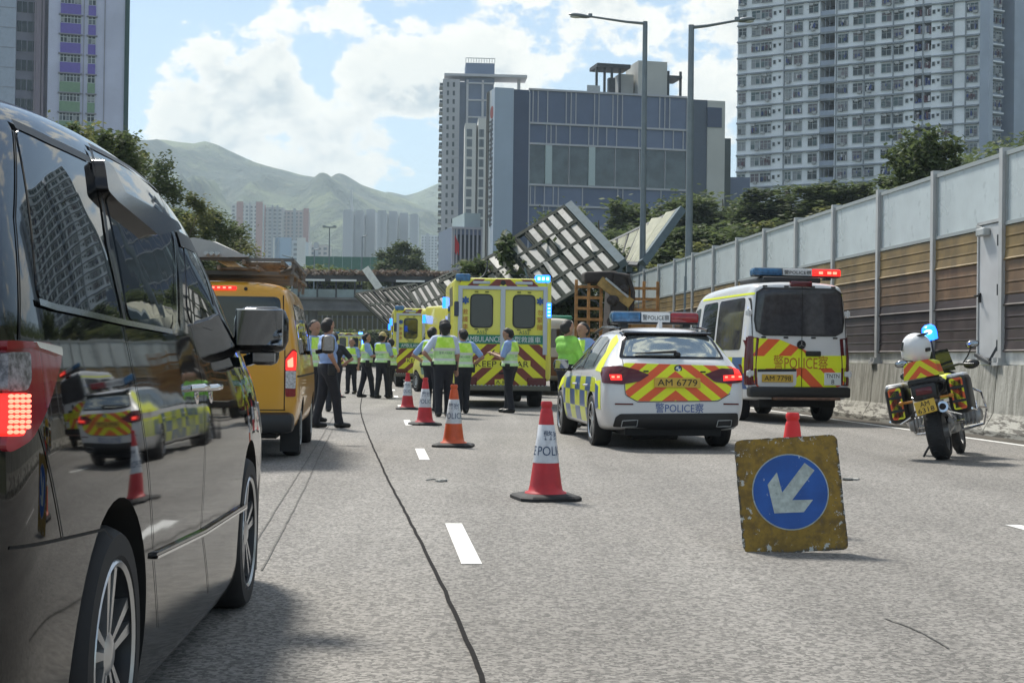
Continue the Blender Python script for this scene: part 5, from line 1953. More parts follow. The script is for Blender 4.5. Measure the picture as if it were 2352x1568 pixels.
# ------------------------------------------------------------------ black minivan, close on the left
root = thing('minivan', 'glossy black minivan close by on the left edge, tail lamp lit', 'minivan', (-1.95, 3.06, 0), .048)
rings = [
    ring(.00, .46, 1.00, 1.50, .58, .68, .70, .52), ring(.035, .28, 1.06, 1.64, .74, .82, .82, .63), ring(.12, .18, 1.08, 1.73, .84, .895, .885, .69),
    ring(.30, .13, 1.10, 1.785, .87, .918, .91, .725), ring(.80, .09, 1.11, 1.835, .925, .943, .915, .755), ring(1.5, .09, 1.11, 1.852, .925, .943, .915, .76),
    ring(2.2, .09, 1.11, 1.838, .925, .943, .915, .76), ring(2.8, .09, 1.11, 1.782, .925, .943, .912, .75), ring(3.3, .09, 1.11, 1.695, .925, .943, .908, .735),
    ring(3.7, .09, 1.10, 1.55, .925, .943, .90, .72), ring(4.05, .09, 1.07, 1.30, .90, .922, .89, .71), ring(4.3, .12, 1.02, 1.12, .87, .915, .875, .77),
    ring(4.55, .24, .95, 1.03, .85, .89, .84, .72), ring(4.74, .28, .84, .93, .78, .82, .76, .62), ring(4.83, .36, .72, .80, .62, .66, .60, .48)]
WY, WF, WR = .90, 3.70, .345
mv = Veh(root, rings, 3, P_BLACK, M_WELL, [(.58, 1.2, WY, .36, .40), (-1.2, -.58, WY, .36, .40), (.58, 1.2, WF, .36, .40), (-1.2, -.58, WF, .36, .40)])
for sd in (1, -1):
    for yy in (WY, WF):
        wheel(root, sd, sd * .938, yy, WR, .225, 'split', 5, rr=.252)
W1 = mv.yz([(30, 292), (200, 371), (279, 734), (120, 701), (84, 690)])
W2 = mv.yz([(203, 340), (300, 395), (362, 440), (388, 520), (398, 727), (294, 737)])
W3 = mv.yz([(420, 560), (446, 585), (470, 640), (492, 760), (437, 742), (428, 700)])
for s_, md in ((1, 'R'), (-1, 'L')):
    mv.patch('side_window', md, rpoly(W1, .05), M_GLASS, .003, .05)
    mv.patch('side_window', md, rpoly(W2, .06), M_GLASS, .003, .05)
    mv.patch('side_window', md, rpoly(W3, .04), M_GLASS, .003, .05)
# window frame lines, chrome waist strip, pillar
def ln(pts):
    return mv.yz(pts)
mv.seam('window_seal', 'R', ln([(26, 286), (110, 325), (202, 368)]), .022, M_TRIM, .006)
mv.seam('window_seal', 'R', ln([(201, 336), (300, 390), (365, 438), (392, 515)]), .016, M_TRIM, .006)
mv.seam('chrome_strip', 'R', ln([(84, 694), (120, 706), (280, 741), (392, 762)]), .016, M_CHR, .008)
mv.seam('chrome_strip', 'R', ln([(394, 762), (402, 740), (400, 640), (394, 535)]), .012, M_CHR, .008)
mv.seam('window_divider', 'R', ln([(203, 345), (243, 560), (282, 738)]), .03, M_TRIM, .007)
mv.seam('pillar_trim', 'R', ln([(398, 538), (412, 640), (414, 745)]), .05, M_TRIMG, .005)
mv.seam('pillar_trim', 'R', ln([(408, 548), (440, 565), (475, 640), (492, 700)]), .06, M_TRIM, .005)
# rain deflectors over the sliding door
defl = mv.yz([(212, 372), (236, 392), (262, 448), (335, 486), (388, 516), (397, 532), (340, 545), (246, 470), (222, 445)])
d_ = mv.patch('rain_deflector', 'R', rpoly(defl, .02), M_TRIMG, .035, .05, skirt=.02)
# gaps between panels
for pts in (((281, 738), (303, 841), (340, 1075), (352, 1262)), ((437, 746), (468, 894), (462, 1208), (478, 1362)), ((90, 985), (118, 1100), (143, 1236)), ((20, 1258), (143, 1237), (238, 1215), (256, 1236)),
            ((30, 300), (33, 500), (42, 780)), ((352, 1285), (362, 1440))):
    mv.seam('panel_gap', 'R', ln(pts), .007, M_GAP, .0025)
# door trim strip
tr = [(350, 1283), (464, 1229), (560, 1168), (560, 1156), (464, 1216), (350, 1270)]
mv.patch('door_trim', 'R', ln(tr), P_BLACK, .014, .08)
mv.seam('chrome_strip', 'R', ln([(351, 1279), (464, 1225), (560, 1164)]), .008, M_CHR, .016)
for px in (450, 482):
    a = mv.hit(px, 890)
    mb = MB(); mb.tube([(a.x - .005, a.y - .085, a.z), (a.x + .030, a.y - .06, a.z + .003), (a.x + .030, a.y + .06, a.z + .003), (a.x - .005, a.y + .085, a.z)], .013, 10); mb.ell((a.x - .004, a.y, a.z - .035), (.014, .06, .040), 12, 8)
    mb.build('door_handle', M_CHR, root, True)
# tail lamp wrapping the corner
TL = [(-.02, 1.205), (.36, 1.185), (.43, 1.15), (.425, 1.10), (.27, .985), (.12, .93), (-.02, .905)]
lamp_hits = mv.yz([(2, 783), (100, 788), (128, 800), (131, 828), (96, 945), (62, 1010), (4, 1043)])
lamp_poly = [(max(.012, y), z) for y, z in lamp_hits]
for md in ('R', 'L'):
    tl = mv.patch('tail_lamp', md, rpoly(lamp_poly, .02), M_LENS, .012, .03, skirt=.02)
    if md == 'R':
        mv.patch('clear_lens', 'R', rpoly(mv.yz([(2, 812), (52, 812), (54, 875), (46, 898), (2, 902)]), .012), mat('clear_lens_dark', (.20, .19, .20), .15, coat=.4, var=.6, vscale=55), .02, .03, parent=tl)
        mv.patch('lens_band', 'R', mv.yz([(2, 786), (60, 787), (66, 800), (2, 806)]), M_LENS, .018, .03, parent=tl)
        mv.patch('reflector', 'R', rpoly(mv.yz([(64, 787), (124, 800), (126, 820), (72, 802)]), .006), mat('lamp_chrome', (.8, .74, .68), .15, .8), .02, .03, parent=tl)
        mv.patch('lit_panel', 'R', rpoly(mv.yz([(2, 905), (48, 905), (40, 1000), (2, 1003)]), .01), M_LIT, .02, .03, parent=tl)
        for r_ in range(8):
            for c_ in range(4):
                px, py = 4 + 12 * c_, 912 + 11.5 * r_
                if px < 46 - r_ * .9:
                    a = mv.hit(px, py)
                    q = mv.proj('R', a.y, a.z, .028)
                    if q:
                        MB().ell(q, (.006, .012, .0045), 8, 6).build('led', M_LITH, tl, True)
# rear window and tailgate
mv.patch('rear_window', 'B', rpoly(rect(-.60, 1.15, .60, 1.55), .08), M_GLASS, .004, .06)
mv.seam('tailgate_gap', 'B', [(.60, 1.6), (.66, 1.2), (.66, .6)], .008, M_GAP)
q = mv.proj('R', .30, .30, .0)
# mirror and its small lower mirror
mm = door_mirror(root, 1, (.975, 3.66, 1.265), .25, .215)
mb = MB(); mb.box((.985, 3.76, 1.15), (.135, .09, .095), ch=.035); o = mb.build('lower_mirror', M_TRIMG, root, True, 50)
mb = MB(); mb.box((.988, 3.71, 1.15), (.108, .012, .07), ch=.005, rot=Matrix.Rotation(.08, 3, 'X')); mb.build('mirror_glass', M_MIR, o)
mb = MB(); mb.bar((.90, 3.78, 1.12), (.98, 3.76, 1.15), .05); mb.build('mirror_stem', M_TRIMG, root)
door_mirror(root, -1, (-1.06, 3.66, 1.27), .25, .215)
mb = MB(); mb.prism([(WF + .30, .16), (WF + .46, .10), (WF + .52, .55), (WF + .44, .72)], .84, .915, 'x'); mb.build('wheel_arch_liner', M_TRIM, root)
mb = MB(); mb.box((0, 2.4, .25), (1.5, 3.6, .12)); mb.build('underbody', M_UND, root)
mv.patch('headlamp', 'R', rpoly([(4.28, .92), (4.5, .88), (4.62, .80), (4.55, .74), (4.32, .80)], .03), M_CLEAR, .006, .04)

# ------------------------------------------------------------------ police estate car
root = thing('police_car', 'white police estate car with red and yellow chevrons on its tailgate', 'police car', (2.095, 18.9, 0), .108)
rings = [
    ring(.00, .36, .66, .86, .62, .72, .70, .52, .01), ring(.03, .30, .80, 1.02, .78, .86, .84, .68, .01), ring(.10, .27, .90, 1.12, .84, .91, .89, .73, .012), ring(.20, .25, .98, 1.17, .875, .93, .905, .74, .015),
    ring(.34, .24, 1.00, 1.31, .885, .934, .905, .70, .02), ring(.50, .23, 1.01, 1.46, .89, .934, .90, .64, .03), ring(.62, .22, 1.015, 1.53, .89, .932, .895, .615, .03), ring(1.1, .22, 1.015, 1.56, .89, .93, .89, .61, .035),
    ring(1.9, .22, 1.015, 1.565, .89, .925, .885, .62, .035), ring(2.6, .22, 1.01, 1.52, .89, .925, .885, .61, .035), ring(3.05, .22, 1.0, 1.36, .89, .926, .885, .63, .03), ring(3.45, .22, .985, 1.11, .89, .928, .885, .70, .03),
    ring(3.7, .22, .96, 1.03, .885, .925, .88, .74, .03), ring(4.3, .23, .88, .95, .87, .915, .85, .70, .03), ring(4.7, .26, .75, .83, .80, .85, .79, .62, .02), ring(4.92, .32, .62, .70, .62, .68, .62, .46, .01)]
pc = Veh(root, rings, 3, P_WHITE, M_WELL, [(.60, 1.2, 1.02, .34, .385), (-1.2, -.60, 1.02, .34, .385), (.60, 1.2, 3.98, .34, .385), (-1.2, -.60, 3.98, .34, .385)])
for sd in (1, -1):
    for yy in (1.02, 3.98):
        wheel(root, sd, sd * .925, yy, .345, .245, 'split', 5, rr=.245)
# rear window under a black spoiler
def pz(zx, zy):            # a point of the enlarged view of the photograph, back in its own pixels
    return ((2050 + zx / 1.568) / 1.7007, (1000 + zy / 1.568) / 1.7007)
def pcxz(*p):
    return pc.xz([pz(*q) for q in p])
pc.patch('rear_surround', 'B', rpoly([(-.57, 1.515), (.57, 1.515), (.69, 1.165), (-.69, 1.165)], .03), M_TRIMG, .006, .03)
rw = pc.patch('rear_window', 'B', rpoly([(-.535, 1.455), (.535, 1.455), (.645, 1.185), (-.645, 1.185)], .03), mat('brightened_glass', (.50, .54, .52), .04, .85, var=.06, vscale=2), .014, .03)  # glass made mostly metallic to brighten its sky reflection
mb = MB(); a = pc.hit(*pz(930, 600)); mb.tube([a + Vector((0, -.03, -.01)), a + Vector((-.02, -.05, .03)), a + Vector((-.55, -.035, .0))], [.022, .02, .008], 8); mb.ell(a + Vector((0, -.03, -.01)), (.05, .04, .04)); mb.build('rear_wiper', M_TRIM, root, True)
CH_P = stripes('chevrons_police', (.80, .86, .015), (.80, .115, .03), .245, .78, z0=.03)
tg = pc.patch('chevron_panel', 'B', rpoly(pcxz((600, 655), (1285, 655), (1255, 840), (1180, 884), (690, 888), (618, 850)), .05), CH_P, .006, .04)
for sd in (0, 1):
    A = [(462, 722), (475, 680), (590, 675), (690, 700), (762, 728), (700, 768), (600, 786), (480, 778)]
    if sd:
        A = [(1330, 722), (1318, 678), (1200, 690), (1100, 725), (1160, 770), (1250, 784), (1330, 770)]
    l = pc.patch('tail_lamp', 'B', rpoly(pcxz(*A), .02), M_LENSD, .016, .03)
    Bp = [(522, 728), (592, 728), (596, 762), (530, 762)] if not sd else [(1212, 732), (1322, 728), (1322, 760), (1214, 766)]
    pc.patch('lit_panel', 'B', pcxz(*Bp), M_LIT, .022, .03, parent=l)
    for q in range(3 if sd else 2):
        x = (535 + 30 * q) if not sd else (1222 + 40 * q)
        pc.patch('led_row', 'B', pcxz((x, 738), (x + 16, 738), (x + 16, 748), (x, 748)), M_LITH, .026, .03, parent=l)
    if sd:
        pc.patch('lit_upper', 'B', pcxz((1272, 690), (1322, 686), (1324, 726), (1280, 728)), M_LIT, .022, .03, parent=l)
c = pc.hit(*pz(932, 775))
plate(root, 'AM 6779', (c.x, c.y - .022, c.z), .60, .125, rot=(-.1, 0, 0))
c = pc.hit(*pz(938, 690))
mb = MB(); mb.cyl((c.x, c.y - .016, c.z), (c.x, c.y - .0, c.z), .050, n=24); o = mb.build('round_emblem', mat('emblem_dark', (.02, .02, .025), .3), root)
mb = MB(); mb.cyl((c.x, c.y - .020, c.z), (c.x, c.y - .016, c.z), .033, n=20); mb.build('emblem_disc', M_INKW, o)
for qx, qz in ((.5, .5), (-.5, -.5)):
    mb = MB(); mb.box((c.x + qx * .031, c.y - .0215, c.z + qz * .031), (.026, .003, .026), ch=.001); mb.build('emblem_quarter', M_INKB, o)
a, b2 = pc.hit(*pz(800, 928)), pc.hit(*pz(1095, 928))
pc.text('lettering', 'B', '警POLICE察', ((a.x + b2.x) / 2, a.z), b2.x - a.x, .125, M_INKB, .006)
# bumper: dark lower part with two exhaust openings, reflectors
lb = pc.patch('lower_bumper', 'B', rpoly(pcxz((585, 965), (1300, 960), (1318, 1045), (1150, 1062), (540, 1040), (556, 985)), .02), M_TRIM, .012, .05)
for x0, x1 in ((598, 690), (1180, 1262)):
    pc.patch('exhaust', 'B', rpoly(pcxz((x0, 1006), (x1, 1002), (x1 - 6, 1034), (x0 - 8, 1036)), .02), M_BLACK, .022, .03, parent=lb)
    pc.seam('exhaust_rim', 'B', pcxz((x0, 1006), (x1, 1002), (x1 - 6, 1034), (x0 - 8, 1036), (x0, 1006)), .010, M_STEELG, .03, parent=lb)
for x0, x1 in ((552, 664), (1216, 1308)):
    pc.patch('reflector', 'B', pcxz((x0, 900), (x1, 902), (x1, 911), (x0, 910)), M_LENSD, .008, .04)
pc.seam('bumper_gap', 'B', pcxz((618, 850), (690, 892), (1180, 888), (1256, 842)), .008, M_GAP, .008)
pc.seam('tailgate_gap', 'B', pcxz((596, 632), (610, 790), (616, 850)), .007, M_GAP, .006)
mb = MB(); mb.box((0, .5, .26), (1.25, .8, .16)); mb.box((0, 2.4, .24), (1.4, 3.2, .1)); mb.cyl((-.5, .35, .2), (.1, .35, .2), .08); mb.build('underbody', M_UND, root)
# side: windows and yellow and blue blocks
CK = checks('blocks_police', (.60, .66, .02), (.035, .095, .26), .46, .225, .62, .27)
for md in ('L', 'R'):
    pc.patch('side_window', md, rpoly([(1.06, 1.04), (1.9, 1.025), (3.2, 1.01), (2.75, 1.40), (2.2, 1.465), (1.45, 1.46), (1.05, 1.39), (.80, 1.24)], .07), M_GLASSB, .005, .05)
    pc.seam('window_pillar', md, [(2.06, 1.02), (1.98, 1.47)], .06, M_TRIM, .008)
    pc.seam('window_pillar', md, [(1.22, 1.035), (1.12, 1.42)], .05, M_TRIM, .008)
    pc.seam('window_rail', md, [(.80, 1.23), (1.05, 1.035), (1.9, 1.015), (3.2, 1.0)], .018, M_CHR, .008)
    pc.patch('yellow_pillar', md, rpoly([(.36, .98), (.92, 1.0), (.73, 1.24), (.98, 1.41), (.92, 1.48), (.56, 1.40)], .03), F_YEL, .004, .05)
    pc.patch('check_panel', md, rpoly([(1.45, .30), (3.52, .30), (3.60, .55), (3.55, .86), (3.0, .90), (1.2, .915), (.75, .90), (.62, .80), (.62, .72), (1.35, .72)], .03), CK, .004, .06)
    pc.patch('yellow_quarter', md, rpoly([(.28, .50), (.55, .52), (.60, .70), (.70, .86), (.30, .88), (.24, .70)], .03), F_YEL, .0045, .05)
    pc.patch('blue_block', md, rpoly([(.40, .53), (.66, .50), (.60, .72), (.66, .84), (.40, .80)], .02), M_BATB, .009, .05)
    pc.patch('yellow_wing', md, rpoly([(3.66, .78), (4.55, .62), (4.6, .74), (4.3, .84), (3.6, .90)], .03), F_YEL, .004, .06)
    pc.seam('door_gap', md, [(2.02, .96), (2.0, .60), (2.06, .30)], .008, M_GAP, .007)
    pc.seam('door_gap', md, [(.98, .94), (1.10, .75), (1.40, .52), (1.48, .30)], .008, M_GAP, .007)
    pc.seam('door_gap', md, [(3.10, .94), (3.12, .60), (3.08, .30)], .008, M_GAP, .007)
    sg = -1 if md == 'L' else 1
    mb = MB(); mb.tube([(sg * .59, .75, 1.55), (sg * .605, 1.2, 1.585), (sg * .605, 2.0, 1.60), (sg * .59, 2.7, 1.54)], .016, 8); mb.build('roof_rail', M_TRIMG, root, True)
    for yy in (1.35, 2.35):
        q = pc.proj(md, yy, .80, .012)
        mb = MB(); mb.tube([q + Vector((0, -.11, 0)), q + Vector((sg * .03, -.06, 0)), q + Vector((sg * .03, .08, 0)), q + Vector((0, .12, 0))], .014, 8); mb.build('door_handle', P_WHITE, root, True)
    door_mirror(root, sg, (sg * 1.04, 3.05, 1.06), .23, .17, M_TRIMG, .05)
lightbar(root, (.07, 1.75, 1.735), 1.22)
mb = MB(); mb.prism([(.95, 1.58), (1.18, 1.58), (1.02, 1.66), (.97, 1.67)], -.02, .02, 'x'); mb.build('shark_fin', P_WHITE, root)
mb = MB(); mb.box((0, .56, 1.505), (1.16, .22, .03), ch=.012, rot=Matrix.Rotation(.10, 3, 'X')); mb.build('roof_spoiler', M_TRIMG, root, True)
for x in (-.38, .36):
    q = pc.proj('B', x, 1.0, .01)
    if q:
        MB().box(q, (.07, .03, .02), ch=.008).build('hinge', M_TRIM, root)

# ------------------------------------------------------------------ police van
root = thing('police_van', 'white police van with a yellow and red chevron rear and lit red beacon', 'police van', (5.42, 27.9, 0), .15)
rings = [
    ring(.00, .52, 1.10, 2.42, .74, .82, .84, .68, .02), ring(.03, .46, 1.18, 2.56, .93, .98, .98, .80, .02), ring(.10, .42, 1.22, 2.62, .99, 1.025, 1.02, .87, .03), ring(.4, .40, 1.24, 2.65, 1.0, 1.035, 1.03, .88, .03),
    ring(1.5, .40, 1.24, 2.66, 1.0, 1.03, 1.02, .87, .03), ring(3.0, .40, 1.24, 2.63, .97, .995, .99, .83, .03), ring(3.9, .40, 1.24, 2.58, .97, .995, .985, .80, .03), ring(4.35, .40, 1.22, 2.38, .97, .99, .975, .78, .03),
    ring(4.75, .40, 1.18, 1.95, .97, .985, .96, .80, .03), ring(5.1, .40, 1.12, 1.40, .95, .97, .93, .82, .03), ring(5.5, .42, 1.0, 1.18, .90, .93, .88, .74, .03), ring(5.8, .46, .85, .98, .76, .80, .74, .58, .02)]
pv = Veh(root, rings, 3, P_WHITE, M_WELL, [(.62, 1.3, 1.05, .36, .42), (-1.3, -.62, 1.05, .36, .42), (.62, 1.3, 4.7, .36, .42), (-1.3, -.62, 4.7, .36, .42)])
for sd in (1, -1):
    for yy in (1.05, 4.7):
        wheel(root, sd, sd * .97, yy, .355, .26, 'steel', 5, rim=M_STEELG, rr=.22)
def pvxz(*p):
    return pv.xz([pz(*q) for q in p])
w_ = [(-.87, 1.92), (-.84, 1.72), (-.70, 1.645), (.70, 1.645), (.84, 1.72), (.87, 1.92), (.82, 2.44), (.70, 2.52), (-.70, 2.52), (-.82, 2.44)]
pv.patch('rear_window', 'B', rpoly(w_, .05), M_GLASSC, .010, .06)
CH_V = stripes('chevrons_van', (.80, .86, .015), (.80, .12, .03), .52, 1.0, z0=.11, duty=.52)
pv.patch('chevron_panel', 'B', rpoly(pvxz((1390, 500), (1975, 496), (1978, 690), (1962, 780), (1920, 802), (1430, 806), (1405, 780), (1395, 690)), .04), CH_V, .005, .06)
pv.patch('yellow_band', 'B', pvxz((1392, 612), (1976, 610), (1974, 686), (1396, 688)), F_YEL, .009, .06)
a, b2 = pv.hit(*pz(1522, 650)), pv.hit(*pz(1855, 650))
pv.text('lettering', 'B', '警POLICE察', ((a.x + b2.x) / 2, a.z), b2.x - a.x, .27, mat('ink_orange', (.50, .17, .02), .5), .014)
rc = pv.patch('plate_recess', 'B', rpoly(pvxz((1422, 702), (1430, 694), (1655, 692), (1664, 702), (1660, 790), (1640, 800), (1440, 800), (1426, 790)), .03), P_WHITE, .014, .05)
pv.seam('recess_edge', 'B', pvxz((1424, 700), (1660, 698)), .05, M_TRIM, .022)
c = pv.hit(*pz(1545, 748))
plate(root, 'AM 7798', (c.x, c.y - .03, c.z), .98 * .62, .145)
c = pv.hit(*pz(1884, 752))
mb = MB(); mb.box((c.x, c.y - .012, c.z), (.33, .012, .24), ch=.004); o = mb.build('unit_sign', M_INKW, root)
text_on('lettering', 'TNTN', o, M_INK, (c.x, c.y - .018, c.z + .055), (1, 0, 0), (0, 0, 1), .26, .075)
text_on('lettering', '8', o, M_INK, (c.x, c.y - .018, c.z - .055), (1, 0, 0), (0, 0, 1), .06, .085)
c = pv.hit(*pz(1692, 543))
mb = MB(); mb.cyl((c.x, c.y - .03, c.z), (c.x, c.y, c.z), .085, n=24); o = mb.build('round_emblem', M_TRIMG, root, True)
for k in range(3):
    a_ = math.pi / 2 + k * 2.094
    mb = MB(); mb.bar((c.x, c.y - .033, c.z), (c.x + .07 * math.cos(a_), c.y - .033, c.z + .07 * math.sin(a_)), .014, .006); mb.build('emblem_ray', M_CHR, o)
c = pv.hit(*pz(1765, 598))
mb = MB(); mb.box((c.x, c.y - .02, c.z), (.30, .05, .10), ch=.02); mb.build('door_handle', M_TRIM, root)
pv.seam('window_seal', 'B', w_ + w_[:1], .03, M_TRIM, .013)
for xx in (-.78, -.30, .30, .78):
    for zz in (2.56, 1.60):
        q = pv.proj('B', xx * (.86 if zz > 2 else .9), zz, .008)
        if q:
            MB().box(q, (.09, .03, .03), ch=.008).build('clip', M_TRIM, root)
pv.seam('door_edge', 'B', [(-.90, 2.5), (-.915, 1.9), (-.90, .70)], .012, M_GAP, .008)
pv.seam('door_edge', 'B', [(.90, 2.5), (.915, 1.9), (.90, .70)], .012, M_GAP, .008)
pv.seam('door_gap', 'B', pvxz((1694, 175), (1696, 500), (1694, 806)), .012, M_GAP, .013)
for s_ in (-1, 1):
    x0, x1 = (-1.03, -.895) if s_ < 0 else (.925, 1.03)
    pv.patch('tail_lamp', 'B', rpoly(rect(x0, .70, x1, 1.62), .02), M_LENSD, .014, .04)
    pv.patch('tail_lamp_side', 'L' if s_ < 0 else 'R', rpoly(rect(.015, .70, .17, 1.60), .02), M_LENSD, .010, .04)
    for zz in (2.06, .92):
        c = pv.proj('B', s_ * .93, zz, .0)
        if c is None:
            c = Vector((s_ * .96, .05, zz))
        mb = MB(); mb.box((c.x + s_ * .03, c.y - .03, c.z), (.14, .07, .10), ch=.02); mb.cyl((c.x + s_ * .05, c.y - .06, c.z - .07), (c.x + s_ * .05, c.y - .06, c.z + .07), .02, n=8); mb.build('door_hinge', P_WHITE, root)
mb = MB(); mb.box((0, .02, .575), (1.98, .24, .20), ch=.04); mb.build('bumper', M_TRIM, root, True)
mb = MB(); mb.box((.1, -.10, .455), (1.25, .30, .05), ch=.012); mb.build('step', mat('rusty_step', (.16, .09, .06), .8, var=.3, vscale=9), root)
mb = MB(); mb.box((0, 2.6, .40), (1.5, 5.0, .22)); mb.box((0, 1.05, .34), (1.3, .14, .14)); mb.cyl((.2, .2, .42), (.2, 1.0, .42), .10); mb.build('underbody', M_UND, root)
CKV = checks('blocks_van', (.60, .66, .02), (.035, .095, .26), .62, .30, .3, .62)
for md in ('L', 'R'):
    sg = -1 if md == 'L' else 1
    pv.patch('side_window', md, rpoly([(.45, 1.36), (2.2, 1.36), (2.2, 2.34), (.45, 2.36)], .12), M_GLASSC, .006, .08)
    pv.patch('side_window', md, rpoly([(2.34, 1.36), (3.5, 1.36), (3.45, 2.32), (2.34, 2.34)], .12), M_GLASSB, .006, .08)
    pv.patch('front_side_window', md, rpoly([(3.72, 1.32), (4.72, 1.28), (4.55, 1.72), (4.2, 2.20), (3.70, 2.26)], .10), M_GLASSB, .006, .08)
    pv.patch('check_panel', md, rpoly([(.05, .62), (4.9, .62), (4.9, 1.22), (.05, 1.22)], .03), CKV, .004, .09)
    pv.patch('yellow_edge', md, rpoly([(.08, 2.40), (3.7, 2.40), (3.7, 2.44), (.08, 2.44)], .01), F_YEL, .005, .08)
    door_mirror(root, sg, (sg * 1.16, 4.45, 1.45), .24, .30, M_TRIM, .05)
mb = MB(); mb.box((-.05, 1.05, 2.70), (1.15, 1.5, .12), ch=.04); mb.build('roof_unit', M_TRIM, root, True)
lightbar(root, (.12, .62, 2.86), 1.75, lit_right=True)
mb = MB(); mb.box((.02, .02, 2.61), (.42, .12, .10), ch=.02); mb.build('brake_light', M_LENSD, root, True)

# ------------------------------------------------------------------ amber works van
root = thing('works_van', 'amber yellow van with ladders on its roof rack, brake lights lit', 'van', (-3.15, 16.0, 0), .088)
rings = [
    ring(.00, .50, .95, 1.76, .58, .66, .70, .56, .02), ring(.03, .40, 1.02, 1.87, .74, .79, .80, .65, .02), ring(.11, .34, 1.06, 1.925, .80, .838, .835, .70, .03), ring(.5, .32, 1.08, 1.945, .81, .845, .84, .71, .03),
    ring(1.8, .32, 1.08, 1.95, .81, .845, .84, .71, .03), ring(3.1, .32, 1.08, 1.94, .81, .845, .84, .70, .03), ring(3.6, .32, 1.08, 1.86, .81, .845, .835, .68, .03), ring(4.0, .32, 1.05, 1.55, .81, .84, .82, .66, .03),
    ring(4.35, .34, .98, 1.18, .79, .82, .78, .66, .03), ring(4.6, .38, .82, .92, .70, .74, .70, .56, .02)]
yv = Veh(root, rings, 3, P_YEL, M_WELL, [(.52, 1.1, 1.02, .32, .36), (-1.1, -.52, 1.02, .32, .36), (.52, 1.1, 3.58, .32, .36), (-1.1, -.52, 3.58, .32, .36)])
for sd in (1, -1):
    for yy in (1.02, 3.58):
        wheel(root, sd, sd * .82, yy, .325, .20, 'steel', rim=M_STEELG, rr=.20)
yv.patch('rear_window', 'B', rpoly([(-.66, 1.16), (.58, 1.16), (.66, 1.28), (.63, 1.78), (-.63, 1.78), (-.68, 1.28)], .07), M_GLASS, .006, .05)
for sg in (-1, 1):
    l = yv.patch('tail_lamp', 'B', rpoly([(sg * .69, 1.12), (sg * .765, 1.22), (sg * .80, 1.20), (sg * .80, .70), (sg * .70, .70)], .02), M_LENS, .012, .03)
    yv.patch('lit_panel', 'B', rpoly([(sg * .70, 1.10), (sg * .765, 1.20), (sg * .795, 1.18), (sg * .795, .985), (sg * .70, .985)], .015), M_LIT, .020, .03, parent=l)
    yv.patch('lit_core', 'B', rpoly([(sg * .715, 1.09), (sg * .765, 1.13), (sg * .77, 1.02), (sg * .72, 1.02)], .01), M_LITH, .024, .03, parent=l)
    yv.patch('clear_lens', 'B', rpoly([(sg * .70, .98), (sg * .795, .98), (sg * .795, .79), (sg * .70, .79)], .01), M_CLEAR, .020, .03, parent=l)
    md = 'R' if sg > 0 else 'L'
    yv.patch('side_window', md, rpoly([(.35, 1.16), (1.75, 1.16), (1.75, 1.72), (.40, 1.72)], .08), M_GLASS, .005, .06)
    yv.patch('side_window', md, rpoly([(1.85, 1.16), (2.75, 1.16), (2.75, 1.72), (1.85, 1.72)], .08), M_GLASS, .005, .06)
    yv.patch('side_window', md, rpoly([(2.88, 1.14), (3.75, 1.14), (3.60, 1.50), (3.35, 1.72), (2.88, 1.73)], .06), M_GLASS, .005, .06)
    yv.seam('door_gap', md, [(1.8, 1.85), (1.8, .42)], .008, M_GAP, .003)
    yv.seam('door_gap', md, [(2.82, 1.85), (2.82, .42)], .008, M_GAP, .003)
    yv.seam('body_line', md, [(.1, .92), (4.0, .92)], .02, M_GAP, .002)
    door_mirror(root, sg, (sg * 1.02, 3.72, 1.30), .18, .25, M_TRIM, .06)
yv.patch('brake_light', 'B', rpoly(rect(-.16, 1.845, .16, 1.885), .015), M_LIT, .012, .03)
for x in (-.10, -.04, .02, .08):
    q = yv.proj('B', x + .01, 1.865, .02); MB().box(q, (.03, .008, .018)).build('led', M_LITH, root)
q = yv.proj('B', .26, 1.86, .008); MB().cyl(q, q + Vector((0, -.01, 0)), .02, n=10).build('washer_jet', M_TRIM, root)
yv.seam('tailgate_gap', 'B', [(.66, 1.80), (.69, 1.15), (.69, .56)], .010, M_GAP, .004)
yv.seam('tailgate_gap', 'B', [(-.70, .555), (.70, .555)], .010, M_GAP, .004)
c = yv.proj('B', .35, 1.135, .01); c = yv.proj('B', .345, 1.13, .004)
def on_rear(x, z):
    return yv.proj('B', x, z, .006)
b0 = on_rear(.345, 1.12)
mb = MB(); mb.cyl(b0, b0 + Vector((0, .006, 0)), .075, n=24); lo = mb.build('round_logo', mat('logo_blue', (.03, .12, .22), .4), root)
mb = MB(); mb.lathe([(.058, -.004), (.043, -.004), (.043, .002), (.058, .002)], b0 + Vector((0, -.002, 0)), 'y', 20, caps=False); mb.bar(b0 + Vector((0, -.004, -.075)), b0 + Vector((0, -.004, .075)), .014, .006); mb.build('logo_ring', M_INKW, lo)
yv.text('lettering', 'B', '中電', (.51, 1.12), .15, .07, M_INK, .008)
mb = MB(); mb.box((0, -.02, .42), (1.60, .26, .22), ch=.06); mb.build('bumper', M_TRIM, root, True)
mb = MB(); mb.box((0, 2.1, .34), (1.2, 4.0, .2)); mb.cyl((.3, .1, .30), (.3, .9, .30), .05); mb.build('underbody', M_UND, root)
mb = MB(); mb.box((.72, .60, .25), (.22, .02, .36)); mb.build('mud_flap', M_RUB, root)
